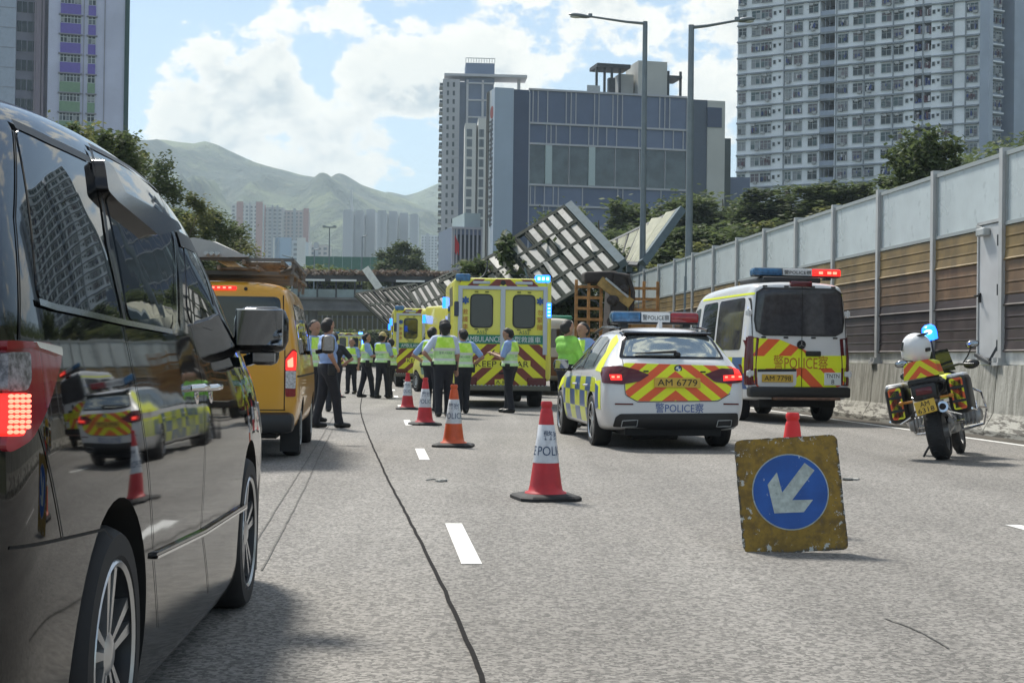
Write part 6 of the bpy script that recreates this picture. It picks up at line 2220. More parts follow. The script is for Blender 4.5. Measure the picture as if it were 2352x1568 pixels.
# roof rack
rk = MB()
for yy in (.5, 1.3, 2.1, 2.9):
    rk.bar((-.74, yy, 2.06), (.74, yy, 2.06), .045)
    for sg in (-1, 1):
        rk.bar((sg * .72, yy, 1.93), (sg * .74, yy, 2.2), .035)
for sg in (-1, 1):
    rk.bar((sg * .74, .3, 2.2), (sg * .74, 3.2, 2.2), .035); rk.bar((sg * .74, .3, 2.06), (sg * .74, 3.2, 2.06), .035)
rk.bar((-.74, .3, 2.2), (.74, .3, 2.2), .035)
rk.build('roof_rack', mat('rack_grey', (.16, .15, .14), .6, .3, var=.2), root)
def on_van(x, y, z):
    return W(root) @ Vector((x, y, z))
M_WOOD = mat('weathered_wood', (.19, .145, .105), .8, var=.35, vscale=12)
for i, (x0, z0, lab) in enumerate(((-.05, 2.10, 'wooden ladder lying lowest on the amber van roof rack'), (.22, 2.16, 'upper wooden ladder on the amber van roof rack, nearest its right side'))):
    ld = thing('ladder', lab, 'ladder', on_van(x0, .12, z0), .088, 'ladders on the van roof')
    for dx in (0, .42):
        MB().box((dx, 1.9, 0), (.03, 3.8, .05), ch=.006).build('rail', M_WOOD, ld)
    for k in range(12):
        MB().cyl((0, .2 + .31 * k, 0), (.42, .2 + .31 * k, 0), .016, n=8).build('rung', M_WOOD, ld)
pl = thing('timber_stack', 'stack of grey planks and poles on the amber van roof rack', 'timber', on_van(-.62, .02, 2.12), .088)
for k in range(5):
    MB().box((.12 * (k % 3), 1.7, .04 * (k // 3)), (.11, 3.3, .03)).build('plank', M_WOOD, pl)
for k in range(3):
    MB().cyl((.45 + .06 * k, -.05, .12), (.45 + .06 * k, 3.2, .14), .022, n=8).build('pole', M_STEELG, pl)
sh = MB()
prof = [(-.52, 0), (-.42, .10), (-.18, .20), (-.05, .24), (.16, .20), (.46, .05), (.55, 0)]
for k in range(7):
    for (x, z) in prof:
        sh.v.append((x * (1 - .03 * k) + random.uniform(-.02, .02), .32 * k, z * (1 - .05 * abs(k - 2)) + random.uniform(-.012, .012)))
for k in range(6):
    for i in range(6):
        a = k * 7 + i
        sh.f.append((a, a + 1, a + 8, a + 7)); sh.m.append(0)
sh.f += [tuple(range(7))]; sh.m.append(0)
o = sh.build('tarpaulin', mat('tarp_grey', (.38, .38, .37), .7, var=.12), None, True, 50)
o.location = on_van(-.28, .18, 2.21); o.rotation_euler = (0, 0, .088)
tag(o, 'pale grey tarpaulin bundle heaped on the amber van roof rack', 'tarpaulin')
sp = MB()
for k in range(9):
    a = k * .7
    sp.tube([(.05 * math.sin(a), .1 * k, .08 + .015 * k), (.12 + .05 * math.cos(a), .12 * k + .2, .16 + .03 * math.sin(a * 3)), (.1 + .1 * math.sin(a * 2), .1 * k + .5, .02 + .1 * abs(math.cos(a)))], .018, 6)
o = sp.build('rope_coil', mat('rope', (.10, .085, .07), .9), None, True)
o.location = on_van(.60, .35, 1.98); o.rotation_euler = (0, 0, .088)
tag(o, 'tangled dark rope and cable on the right edge of the amber van rack', 'rope')

# ------------------------------------------------------------------ ambulances
CH_A = stripes('chevrons_ambulance', (.78, .76, .03), (.20, .04, .028), .44, .9, z0=.02)
CKA = checks('blocks_ambulance', (.58, .56, .06), (.06, .20, .13), .55, .30, 0, .9)
M_AGREEN = mat('ambulance_green', (.02, .20, .13), .45)
M_FRAME = mat('frame_silver', (.46, .50, .55), .35, .3)
def star(c, r, m, parent):
    mb = MB()
    for k in range(3):
        a = k * math.pi / 3 + math.pi / 2
        d = Vector((math.cos(a), 0, math.sin(a))) * r
        mb.bar(Vector(c) - d, Vector(c) + d, r * .55, .008 + .001 * k, upv=(0, 1, 0))
    return mb.build('star_of_life', m, parent)
def ambulance(loc, rz, label, detail=True, lit=True):
    e = thing('ambulance', label, 'ambulance', loc, rz, 'yellow ambulances')
    HW, H, L = 1.13, 2.98, 4.2
    mb = MB(); mb.box((0, L / 2, .62 + (H - .62) / 2), (2 * HW, L, H - .62), ch=.09); mb.build('box_body', P_AMB, e, True, 50)
    cr = [ring(L - .1, .45, 1.3, 2.3, .92, .98, .97, .82), ring(L + .5, .45, 1.28, 2.36, .93, .99, .97, .80), ring(L + 1.0, .45, 1.26, 2.2, .93, .99, .96, .78), ring(L + 1.45, .45, 1.2, 1.7, .92, .97, .94, .80), ring(L + 1.8, .46, 1.1, 1.3, .88, .93, .88, .74), ring(L + 2.15, .5, .9, 1.05, .74, .78, .72, .56)]
    vc = Veh(e, cr, 2, P_AMB, M_WELL, [(.6, 1.3, L + 1.35, .36, .42), (-1.3, -.6, L + 1.35, .36, .42)], 'cab')
    for md in ('L', 'R'):
        vc.patch('cab_window', md, rpoly([(L + .25, 1.34), (L + 1.30, 1.30), (L + 1.12, 1.75), (L + .85, 2.12), (L + .25, 2.18)], .08), M_GLASSB, .006, .1)
        vc.patch('check_panel', md, rect(L + .05, .62, L + .86, 1.24), CKA, .005, .1)
    vc.patch('windscreen', 'F', rpoly(rect(-.72, 1.38, .72, 2.0), .1), M_GLASSB, .006, .1)
    # front overhang above the cab
    mb = MB(); mb.box((0, L + .25, 2.66), (2.1, .9, .55), ch=.12); mb.build('cab_overhang', P_AMB, e, True, 50)
    for sd in (1, -1):
        for yy in (1.15, L + 1.35):
            wheel(e, sd, sd * (1.02 if yy < 3 else .97), yy, .36, .30 if yy < 3 else .22, 'steel', rim=M_STEELG, rr=.21)
        mb = MB(); mb.box((sd * 1.135, L / 2, 1.1), (.012, L - .3, .62)); mb.build('check_panel', CKA, e)
        mb = MB(); mb.box((sd * 1.135, L / 2, 2.05), (.014, 1.1, .7), ch=.004); mb.build('side_window', M_GLASSB, e)
        mb = MB(); mb.box((sd * 1.10, L - .02, 2.55), (.22, .08, .28), ch=.02); mb.build('side_beacon', M_BLUE if (lit and sd < 0) else M_BLENS, e)
        for k in range(3):
            mb = MB(); mb.prism([(L * .1 + .5 * k, 2.35), (L * .1 + .25 + .5 * k, 2.35), (L * .1 + .5 + .5 * k, 2.8), (L * .1 + .25 + .5 * k, 2.8)], sd * 1.1315, sd * 1.139, 'x'); mb.build('stripe', mat('stripe_dark', (.10, .10, .12), .5), e)
    # rear: frame, doors, windows, stripes
    F = -.012
    for x, w in ((-.98, .10), (0, .11), (.98, .10)):
        mb = MB(); mb.box((x, F, 1.98), (w, .045, 1.5), ch=.01); mb.build('door_frame', M_FRAME, e)
    mb = MB(); mb.box((0, F, 2.755), (2.06, .044, .085), ch=.01); mb.build('door_frame', M_FRAME, e)
    for s_ in (-1, 1):
        mb = MB(); mb.prism(rpoly(rect(s_ * .49 - .235, 1.86, s_ * .49 + .235, 2.58), .12, 5), F - .012, F + .03, 'y'); o = mb.build('rear_window', M_GLASSB, e)
        mb = MB(); q = rpoly(rect(s_ * .49 - .265, 1.83, s_ * .49 + .265, 2.61), .14, 5); mb.prism(q, F - .002, F + .03, 'y'); mb.build('window_seal', M_TRIM, o)
        for dz in (1.80, 2.66):
            for dx in (-.12, .12):
                MB().box((s_ * .49 + dx, F - .01, dz), (.08, .03, .018)).build('clip', M_TRIM, e)
    mb = MB(); mb.box((.0, F + .004, 1.575), (2.04, .03, .20)); mb.build('green_band', M_AGREEN, e)
    mb = MB(); mb.box((0, F + .003, .985), (2.0, .028, .95)); mb.build('chevron_panel', CH_A, e)
    mb = MB(); mb.box((0, F - .0, 1.01), (1.30, .03, .17)); mb.build('yellow_band', F_YEL2, e)
    mb = MB(); mb.box((0, .02, 2.87), (2.0, .09, .17)); mb.build('top_stripes', CH_A, e)
    for x in (-.5, .48):
        MB().box((x, -.035, 2.87), (.40, .05, .07), ch=.02).build('work_light', M_FRAME, e)
    MB().cyl((0, -.03, 2.87), (0, .03, 2.87), .06, n=14).build('camera', M_TRIM, e)
    for s_ in (-1, 1):
        mb = MB(); mb.box((s_ * .92, .08, 2.98), (.34, .30, .17), ch=.04); b_ = mb.build('corner_beacon', M_BLUE if (lit and s_ > 0) else M_BLENS, e, True)
        if lit and s_ > 0:
            for k in range(3):
                MB().box((s_ * .92 - .1 + .1 * k, -.075, 2.98), (.06, .012, .07)).build('lamp_core', M_BLUEH, b_)
        mb = MB(); mb.box((s_ * 1.065, -.02, 2.26), (.11, .05, .34), ch=.02); b_ = mb.build('strobe', M_BLUE if (lit and s_ > 0) else mat('strobe_off', (.02, .03, .07), .2), e)
        if lit and s_ > 0:
            for k in range(4):
                MB().box((s_ * 1.065, -.048, 2.14 + .08 * k), (.055, .008, .03)).build('lamp_core', M_BLUEH, b_)
        star((s_ * .86, F - .004, 2.46), .085, M_INKB, e)
        mb = MB(); mb.box((s_ * .80, F - .005, .60), (.44, .05, .20), ch=.02); mb.build('tail_lamp', M_LENSD, e)
    for i, ch in enumerate('救護車'):
        text_on('lettering', ch, e, M_INKR, (-.86, F - .005, 2.2 - .17 * i), (1, 0, 0), (0, 0, 1), .12, .13)
    for i, ch in enumerate('勿緊隨'):
        text_on('lettering', ch, e, M_INKR, (.86, F - .005, 2.2 - .17 * i), (1, 0, 0), (0, 0, 1), .12, .13)
    text_on('lettering', 'AMBULANCE', e, M_INKW, (-.44, F - .014, 1.575), (1, 0, 0), (0, 0, 1), .80, .125)
    text_on('lettering', '大型救護車', e, M_INKW, (.50, F - .014, 1.575), (1, 0, 0), (0, 0, 1), .76, .14)
    text_on('lettering', 'KEEP CLEAR', e, M_INK, (0, F - .018, 1.01), (1, 0, 0), (0, 0, 1), 1.22, .135)
    for x in (-.48, .50):
        text_on('lettering', 'A552', e, mat('ink_green', (.05, .16, .06), .5), (x, F - .004, 1.735), (1, 0, 0), (0, 0, 1), .24, .085)
    mb = MB(); mb.box((0, -.06, .46), (2.2, .34, .12), ch=.02); mb.build('bumper', mat('step_grey', (.13, .125, .10), .6, .2), e)
    mb = MB()
    for k in range(24):
        mb.box((-1.0 + .087 * k, -.21, .525), (.04, .04, .02))
    o = mb.build('tread', M_STEELG, e); o['kind'] = 'stuff'
    mb = MB(); mb.box((0, 2.4, .42), (1.7, 4.5, .26)); mb.cyl((-.9, 1.15, .36), (.9, 1.15, .36), .10); mb.build('underbody', M_UND, e)
    plate(e, 'A 85', (.0, -.035, .60), .34, .115, F_YEL2)
    MB().box((.0, F - .03, .80), (.16, .04, .04), ch=.01).build('door_handle', M_TRIM, e)
    return e
ambulance((-.22, 34.0, 0), .09, 'tall yellow ambulance standing square to us with green band and two rear windows')
a2 = ambulance((-.34, 44.6, 0), .40, 'yellow ambulance turned left, mostly hidden behind the nearest ambulance')
ambulance((-3.35, 56, 0), .10, 'far yellow ambulance whose rear shows left of the turned one')
ambulance((-4.25, 66, 0), .10, 'farthest yellow ambulance at the left end of the row')
a2.scale = (.93, .93, .93)
ambulance((-13.0, 118, 0), .12, 'small distant yellow vehicle behind the group of officers')

# ------------------------------------------------------------------ green roofed minibus between ambulance and wreck
root = thing('minibus', 'cream minibus with a green roof, mostly hidden by the nearest ambulance', 'minibus', (1.12, 47.2, 0), .10)
rings = [ring(.0, .6, 1.1, 2.2, .8, .86, .86, .72), ring(.05, .46, 1.2, 2.38, .98, 1.02, 1.0, .86), ring(.3, .42, 1.22, 2.46, 1.0, 1.04, 1.02, .88), ring(3, .42, 1.22, 2.48, 1.0, 1.04, 1.02, .88), ring(5.6, .42, 1.22, 2.46, 1.0, 1.04, 1.02, .88), ring(6.2, .44, 1.2, 2.2, .98, 1.02, .98, .84), ring(6.6, .5, 1.0, 1.3, .86, .9, .84, .7)]
mbv = Veh(root, rings, 2, P_CREAM, M_WELL, [(.62, 1.3, 1.5, .36, .42), (-1.3, -.62, 1.5, .36, .42), (.62, 1.3, 5.2, .36, .42), (-1.3, -.62, 5.2, .36, .42)])
mb = MB(); mb.box((0, 3.0, 2.46), (1.72, 5.4, .16), ch=.07); mb.build('roof', mat('minibus_green', (.06, .26, .16), .4), root, True)
mbv.patch('rear_window', 'B', rpoly(rect(-.72, 1.5, .72, 2.1), .1), M_GLASSB, .006, .1)
mbv.patch('bumper_panel', 'B', rect(-.85, .6, .85, 1.2), mat('rust_panel', (.26, .12, .05), .6, var=.2), .006, .1)
for md in ('L', 'R'):
    mbv.patch('side_window', md, rpoly(rect(.5, 1.45, 5.6, 2.15), .1), M_GLASSB, .006, .15)
for sd in (1, -1):
    for yy in (1.5, 5.2):
        wheel(root, sd, sd * 1.02, yy, .36, .22, 'steel', rim=M_STEELG, rr=.21)

# ------------------------------------------------------------------ wrecked crane lorry
root = thing('wrecked_lorry', 'wrecked crane lorry on its side with tall orange stake racks under the fallen canopy', 'lorry', (3.0, 45.5, 0), .09)
M_RACK = mat('rack_rust', (.33, .165, .055), .8, var=.35, vscale=5, dirt=((.10, .07, .05), 6, .6))
M_SOOT = mat('sooty_metal', (.035, .028, .026), .8, var=.5, vscale=3, bump=.6, bscale=6)
def stake_rack(x0, x1, z1, nx, nz, planks=()):
    e = []
    for i in range(nx + 1):
        MB().box((x0 + (x1 - x0) * i / nx, 0, z1 / 2 + .4), (.09, .09, z1 - .4), ch=.01).build('stake', M_RACK, root)
    for k in range(nz + 1):
        MB().box(((x0 + x1) / 2, -.05, .7 + (z1 - .72) * k / nz), (x1 - x0 + .1, .05, .085)).build('slat', M_RACK, root)
    for k in planks:
        MB().box(((x0 + x1) / 2, .0, .7 + (z1 - .72) * (k + .5) / nz), (x1 - x0, .04, (z1 - .72) / nz * .75)).build('plank', mat('rack_plank', (.36, .20, .07), .8, var=.3, vscale=4), root)
stake_rack(-1.05, -.28, 3.38, 2, 8, (1, 2))
stake_rack(.62, 1.48, 3.36, 2, 8, (3, 4, 5))
mb = MB()
mb.box((.22, .5, 2.2), (.5, 1.6, 3.2), ch=.12, rot=Matrix.Rotation(.05, 3, 'Y')); mb.build('chassis', M_SOOT, root)
mb = MB(); mb.box((.42, -.1, 2.45), (.16, .3, 2.6), ch=.04); mb.build('chassis_rail', M_SOOT, root)
for (x, z, r) in ((.05, 2.95, .2), (.38, 3.3, .16), (.1, 2.3, .24), (.3, 1.6, .3)):
    MB().ell((x, -.28, z), (r, .2, r * .8), 10, 8).build('mangled_metal', M_SOOT, root, False)
mb = MB(); mb.box((-.30, .2, 3.66), (1.05, .8, .36), ch=.08, rot=Matrix.Rotation(-.04, 3, 'Y')); mb.build('overturned_cab', M_SOOT, root)
mb = MB(); mb.bar((-.35, -.1, 3.55), (.62, -.2, 2.85), .34, .30); mb.build('crane_arm', mat('crane_ochre', (.34, .22, .07), .7, var=.3, vscale=5), root)
mb = MB(); mb.bar((-.2, -.32, 3.62), (.5, -.4, 3.05), .06); mb.build('crane_cylinder', M_STEELG, root)
mb = MB(); mb.tube([(.1, -.2, 3.75), (.5, -.3, 3.7), (.66, -.3, 3.2), (.6, -.25, 2.4)], .07, 8); mb.build('bent_pipe', M_SOOT, root, True)
mb = MB(); mb.box((-.1, .4, .8), (2.6, 1.6, .3)); mb.build('platform', M_SOOT, root)
for x in (-.8, .9):
    mb = MB(); mb.lathe([(.2, -.14), (.46, -.14), (.5, -.08), (.5, .08), (.46, .14), (.2, .14)], (x, .5, .5), 'y', 24); mb.build('wheel', M_RUB, root, True)
# ================================================================== PEOPLE
SKIN = mat('skin', (.36, .20, .135), .55, var=.08, vscale=12)
HAIR = mat('hair_black', (.010, .009, .009), .6, bump=.4, bscale=60)
TROUS = mat('trousers_navy', (.011, .012, .018), .8, var=.3, vscale=6, bump=.3, bscale=14)
SHOE = mat('shoe_black', (.010, .010, .010), .4)
BELT = mat('belt_black', (.008, .008, .009), .5)
SHIRT = mat('shirt_blue', (.27, .39, .66), .8, var=.12, vscale=8, bump=.25, bscale=16)
SHIRTW = mat('shirt_pale', (.52, .58, .72), .8, var=.1, vscale=8, bump=.25, bscale=16)
JACK = mat('jacket_green', (.24, .58, .08), .7, var=.15, vscale=7, bump=.4, bscale=12)
DARKC = mat('dark_cloth_silhouette', (.022, .024, .03), .85, var=.3, vscale=6)

def vest_mat():
    m = mat('vest_lime', (.55, .85, .10), .6)
    g = NG(m.node_tree)
    b = g.n['Principled BSDF']
    tc = g.node('ShaderNodeTexCoord').outputs['Object']
    z = g.node('ShaderNodeSeparateXYZ', {0: tc}).outputs[2]
    n = g.noise(tc, 9, 4, .6)
    c = g.mix(g.ramp(n, .35, .65), (.42, .72, .26), (.60, .84, .42))
    yoke = g.mix(g.ramp(n, .35, .65), (.48, .82, .05), (.66, .94, .16))
    c = g.mix(g.math('GREATER_THAN', z, 1.255), c, yoke)
    def band(z0, z1, cc, c):
        f = g.math('MULTIPLY', g.math('GREATER_THAN', z, z0), g.math('LESS_THAN', z, z1))
        return g.mix(f, c, cc)
    c = band(1.02, 1.065, (.62, .68, .62), c)
    c = band(1.20, 1.255, (.66, .72, .66), c)
    g.l.new(c, b.inputs['Base Color'])
    bn = g.node('ShaderNodeBump', {'Height': g.noise(tc, 14, 4, .6), 'Strength': .35, 'Distance': .02})
    g.l.new(bn.outputs[0], b.inputs['Normal'])
    return m
VEST = vest_mat()

ARMS = {'down': ((.245, -.02, 1.13), (.255, .06, .89)), 'akimbo': ((.385, -.10, 1.16), (.205, .06, 1.0)), 'front': ((.225, .10, 1.13), (.10, .32, 1.13)),
        'phone': ((.225, .08, 1.12), (.13, .33, 1.20)), 'reach': ((.26, .22, 1.22), (.24, .48, 1.20)), 'cross': ((.255, .10, 1.15), (-.02, .19, 1.14)), 'belt': ((.28, .02, 1.12), (.15, .19, 1.0))}

def hand_prims(wr, d, side, k=.012):
    """palm, four unequal bent fingers, a thumb from the side of the palm"""
    d = d.normalized()
    s = d.cross(Vector((0, 0, 1)))
    s = s.normalized() if s.length > .2 else Vector((1, 0, 0))
    n = s.cross(d)
    palm = wr + d * .085
    out = [(wr, palm, .026, .034, .02)]
    for i, L in enumerate((.062, .072, .068, .052)):
        o = palm + s * ((i - 1.5) * .018)
        m_ = o + d * L * .55 - n * .006
        out += [(o, m_, .010, .0095, k), (m_, m_ + d * L * .45 - n * .024, .0095, .008, k)]
    t0 = wr + d * .03 + s * (.026 * side)
    out += [(t0, t0 + d * .034 + s * (.026 * side), .012, .010, k), (t0 + d * .034 + s * .026 * side, t0 + d * .066 + s * (.028 * side) - n * .008, .010, .009, k)]
    return out

def person(px, Y, face, label, h=1.73, L='down', Rr='down', stance=.10, step=0.0, top='vest', shirt=SHIRT, bow=0.0, turn=0.0, hair='short', female=False, cap=None, group='police officers on the road', fine=True, loc=None, trous=TROUS):
    p = loc or Vector((at(px, 800, Y).x, Y, 0))
    e = thing('person', label, 'person', p, R(face), group)
    s = h / 1.73
    e.scale = (s, s, s)
    V = Vector
    sw = .185 if not female else .165
    hw = .085
    hip = [V((sd * hw, 0, .90)) for sd in (-1, 1)]
    ank = [V((-stance, -step * .5, .09)), V((stance, step * .5, .09))]
    knee = [(hip[i] + ank[i]) / 2 + V((0, .03, .03)) for i in (0, 1)]
    sh = [V((-sw, -.01, 1.405)), V((sw, -.01, 1.405))]
    arms = []
    for i, (sd, key) in enumerate(((-1, L), (1, Rr))):
        el, wr = (V(q) for q in ARMS[key])
        arms.append((V((sd * el.x, el.y, el.z)), V((sd * wr.x, wr.y, wr.z))))
    nk = V((0, -.005, 1.46))
    rot = Matrix.Rotation(R(turn), 3, 'Z') @ Matrix.Rotation(-bow, 3, 'X')
    H = lambda x, y, z: nk + rot @ V((x, y, z))
    hc = H(0, .015, .165)
    head = [(H(0, -.01, .165), H(0, .012, .19), .092, .094), (H(0, .035, .10), H(0, .03, .15), .058, .074), (H(0, .06, .075), H(0, .055, .09), .032, .04), (nk - V((0, .01, .06)), H(0, .01, .10), .058, .05),
            (H(0, .106, .125), H(0, .098, .165), .0165, .010, .012), (H(0, .094, .085), H(0, .094, .085), .02, .02, .014), (H(-.03, .086, .168), H(.03, .086, .168), .02, .02, .02)]
    for sd in (-1, 1):
        head.append((H(sd * .093, -.005, .125), H(sd * .096, -.012, .155), .013, .018, .012))
    torso = [(V((-.075, 0, .96)), V((.075, 0, .96)), .118, .118), (V((-.06, .01, 1.12)), V((.06, .01, 1.12)), .105, .105), (V((-.085, .0, 1.29)), V((.085, .0, 1.29)), .118, .118), (sh[0] + V((.05, 0, .0)), sh[1] - V((.05, 0, .0)), .07, .07)]
    if not female:
        torso.append((V((0, .05, 1.06)), V((0, .05, 1.12)), .095, .09))
    body = head + torso
    for i in (0, 1):
        el, wr = arms[i]
        body += [(sh[i], el, .052, .042), (el, wr, .041, .028)]
        body += hand_prims(wr, (wr - el) if Rr != 'belt' else (wr - el), -1 if i else 1)
        body += [(hip[i], knee[i], .085, .058), (knee[i], ank[i], .055, .038), (ank[i], ank[i] + V((0, .12, -.045)), .04, .035)]
    sdf_obj('body', body, SKIN, e, .0115 if fine else .02, .022)
    # eyes
    if abs(((face + turn + 180) % 360) - 180) > 60:
        mb = MB()
        for sd in (-1, 1):
            mb.ell(H(sd * .033, .098, .150), (.013, .010, .006), 8, 6)
        mb.build('eyes', BELT, e, True)
    vx = .0135 if fine else .022
    infl = .014
    T = [(a, b, r0 + infl, r1 + infl, .03) for a, b, r0, r1 in torso]
    sl = []
    for i in (0, 1):
        el, wr = arms[i]
        end = el if top == 'jacket' else sh[i].lerp(el, .80)
        sl.append((sh[i], end, .07, .062 if top != 'jacket' else .06, .03))
        if top == 'jacket':
            sl.append((el, el.lerp(wr, .93), .058, .044, .02))
    col = [(nk - V((0, 0, .05)), nk - V((0, 0, .015)), .066, .062, .02)]
    base = JACK if top == 'jacket' else DARKC if top == 'dark' else shirt
    sdf_obj('shirt' if top != 'jacket' else 'jacket', T + sl + col, base, e, vx, .03, cuts=[((0, 0, -1), -.90 if top != 'jacket' else -.82)])
    if top == 'vest':
        Tv = [(a, b, r0 + .034, r1 + .034, .04) for a, b, r0, r1 in torso]
        v = sdf_obj('vest', Tv, VEST, e, vx, .04, cuts=[((0, 0, -1), -.955), ((0, 0, 1), 1.455), ((1, 0, .25), .178 + .25 * 1.3), ((-1, 0, .25), .178 + .25 * 1.3)])
        text_on('lettering', '警察 POLICE', v, mat('vest_ink', (.10, .14, .20), .7), (0, -.158, 1.165), (1, 0, 0), (0, 0, 1), .24, .045, .0)
    tr = [(V((-.075, 0, .94)), V((.075, 0, .94)), .132, .132, .03), (V((-.075, 0, .985)), V((.075, 0, .985)), .128, .128, .02)]
    for i in (0, 1):
        tr += [(hip[i], knee[i], .108, .078, .03), (knee[i], ank[i] + V((0, 0, .0)), .078, .062, .03), (ank[i] + V((0, 0, .05)), ank[i] + V((0, .012, -.01)), .066, .068, .02)]
    sdf_obj('trousers', tr, trous, e, vx, .025, cuts=[((0, 0, 1), 1.03), ((0, 0, -1), -.055)])
    for i in (0, 1):
        a = ank[i]
        sdf_obj('shoe', [(a + V((0, -.03, -.035)), a + V((0, .05, -.035)), .052, .05), (a + V((0, .05, -.04)), a + V((0, .17, -.048)), .048, .038)], SHOE, e, .014, .02, cuts=[((0, 0, -1), 0.0)])
    if top != 'dark':
        mb = MB()
        pr = []
        n = 20
        for zz in (.965, 1.01):
            for k in range(n):
                t = 2 * math.pi * k / n
                mb.v.append((.215 * math.cos(t), .137 * math.sin(t), zz))
        mb.f = [(k, (k + 1) % n, n + (k + 1) % n, n + k) for k in range(n)]
        mb.m = [0] * n
        bl = mb.build('duty_belt', BELT, e, True)
        MB().box((.215, -.02, .93), (.06, .11, .17), ch=.02).build('holster', BELT, bl, True)
        MB().box((-.215, -.03, .96), (.06, .10, .10), ch=.02).build('pouch', BELT, bl, True)
    hr = [(H(0, -.022, .17), H(0, .0, .205), .097, .092), (H(0, -.05, .12), H(0, -.04, .16), .066, .085)]
    cn = rot @ V((0, 1, -.62))
    if hair == 'long':
        hr.append((H(0, -.06, .02), H(0, -.05, .12), .07, .08))
    if hair == 'thick':
        hr = [(H(0, -.03, .19), H(0, -.01, .225), .112, .10), (H(0, -.05, .10), H(0, -.04, .16), .08, .10)]
    cpt = H(0, .058, .14)
    sdf_obj('hair', hr, HAIR, e, .0125, .03, cuts=[(tuple(cn), cn.dot(cpt))])
    if cap:
        c1 = rot @ V((0, 0, -1))
        cp = sdf_obj('cap', [(H(0, -.01, .19), H(0, .0, .22), .106, .098)], cap, e, .013, .02, cuts=[(tuple(c1), c1.dot(H(0, 0, .19)))])
        MB().ell(H(0, .11, .195), (.075, .075, .012), 12, 6, rot=rot).build('cap_peak', cap, cp, True)
    return e

KHAKI = mat('cap_khaki', (.42, .34, .14), .7)
person(722, 25.6, -125, 'officer half hidden behind the amber van mirror, facing right', 1.74, 'down', 'down', .11)
person(753, 23.6, -62, 'officer with hand on hip stepping out beside the amber van', 1.73, 'down', 'akimbo', .08, .34, 'plain', SHIRT, 0, 25)
person(766, 30.5, 20, 'figure in dark clothes standing behind the officer with hand on hip', 1.62, 'down', 'akimbo', .09, 0, 'dark', trous=DARKC)
person(808, 45.0, 165, 'short officer facing us at the left of the far group', 1.66, 'down', 'belt', .10, .1, female=True)
person(842, 41.3, -72, 'far officer in lime vest turned to the right, hands held forward', 1.77, 'front', 'front', .10, .32)
person(879, 40.6, -30, 'far officer in khaki cap with back half turned', 1.78, 'front', 'front', .11, .2, cap=KHAKI)
person(897, 41.6, 50, 'far officer facing left at the right end of the far group, arm stretched out', 1.64, 'front', 'reach', .10, .25)
person(1020, 28.6, 14, 'tall thick haired officer seen from behind, wide vest, near the second cone', 1.83, 'akimbo', 'down', .10, .14, 'vest', SHIRTW, 0, 8, 'thick')
person(993, 31.0, -28, 'officer partly hidden behind the tall thick haired one, elbow out to the left', 1.76, 'akimbo', 'belt', .10)
person(1064, 30.4, 12, 'officer with back to us just right of the tall thick haired officer', 1.72, 'front', 'akimbo', .08, .10, 'vest', SHIRT, .1, 20)
person(1172, 31.0, 68, 'officer in profile reading a phone in front of the ambulance doors', 1.77, 'phone', 'phone', .09, .16, 'vest', SHIRT, .35, 10)
person(1303, 24.7, -52, 'person in a bright green jacket behind the police car bonnet', 1.78, 'front', 'front', .12, 0, 'jacket')
person(1338, 25.6, 128, 'officer in blue shirt facing the person in the green jacket', 1.76, 'front', 'front', .12, 0, 'vest')
# phone in the hand of the reading officer
q = bpy.data.objects['person'].location
po = [o for o in COL.objects if o.get('label', '').startswith('officer in profile')][0]
mb = MB(); mb.box((0, 0, 0), (.075, .012, .15), ch=.005); o = mb.build('phone', M_BLACK); o.location = W(po) @ Vector((0, .40, 1.23)); o.rotation_euler = (.7, 0, R(68))
tag(o, 'black phone held by the officer in profile', 'phone')
# onlookers on the footbridge
def onlooker(x, z, i):
    V = Vector
    pr = [(V((0, 0, 1.60)), V((0, 0, 1.64)), .10, .10), (V((0, 0, 1.45)), V((0, 0, 1.55)), .06, .06), (V((-.1, 0, 1.3)), V((.1, 0, 1.3)), .13, .13), (V((-.06, 0, .95)), V((.06, 0, .95)), .13, .13),
          (V((-.2, 0, 1.4)), V((-.26, .05, 1.1)), .06, .05), (V((-.26, .05, 1.1)), V((-.18, -.2, 1.08)), .045, .04), (V((.2, 0, 1.4)), V((.26, .05, 1.1)), .06, .05), (V((.26, .05, 1.1)), V((.18, -.2, 1.08)), .045, .04),
          (V((-.09, 0, .9)), V((-.1, 0, .08)), .10, .06), (V((.09, 0, .9)), V((.1, 0, .08)), .10, .06)]
    return pr
pr = onlooker(0, 0, 0)
first = None
for i, x in enumerate((-22.6, -20.9, -19.6, -18.7, -17.0, -15.6, -13.9, -12.2, -9.6)):
    if first is None:
        first = sdf_obj('person', pr, DARKC, None, .03, .03)  # head and all in one dark tone: silhouette shade put into the colour
        o = first
    else:
        o = first.copy(); COL.objects.link(o)
    o.location = (x, 150.6, 6.93); o.rotation_euler = (0, 0, rnd.uniform(-.6, .6)); sc = rnd.uniform(.92, 1.05); o.scale = (sc, sc, sc)
    nth = ('leftmost', 'second', 'third', 'fourth', 'fifth', 'sixth', 'seventh', 'eighth', 'rightmost')[i]
    tag(o, ('dark onlooker on the footbridge, ' + nth + ' of nine') if i in (0, 8) else ('dark onlooker on the footbridge, ' + nth + ' from the left'), 'person', 'onlookers on the footbridge')
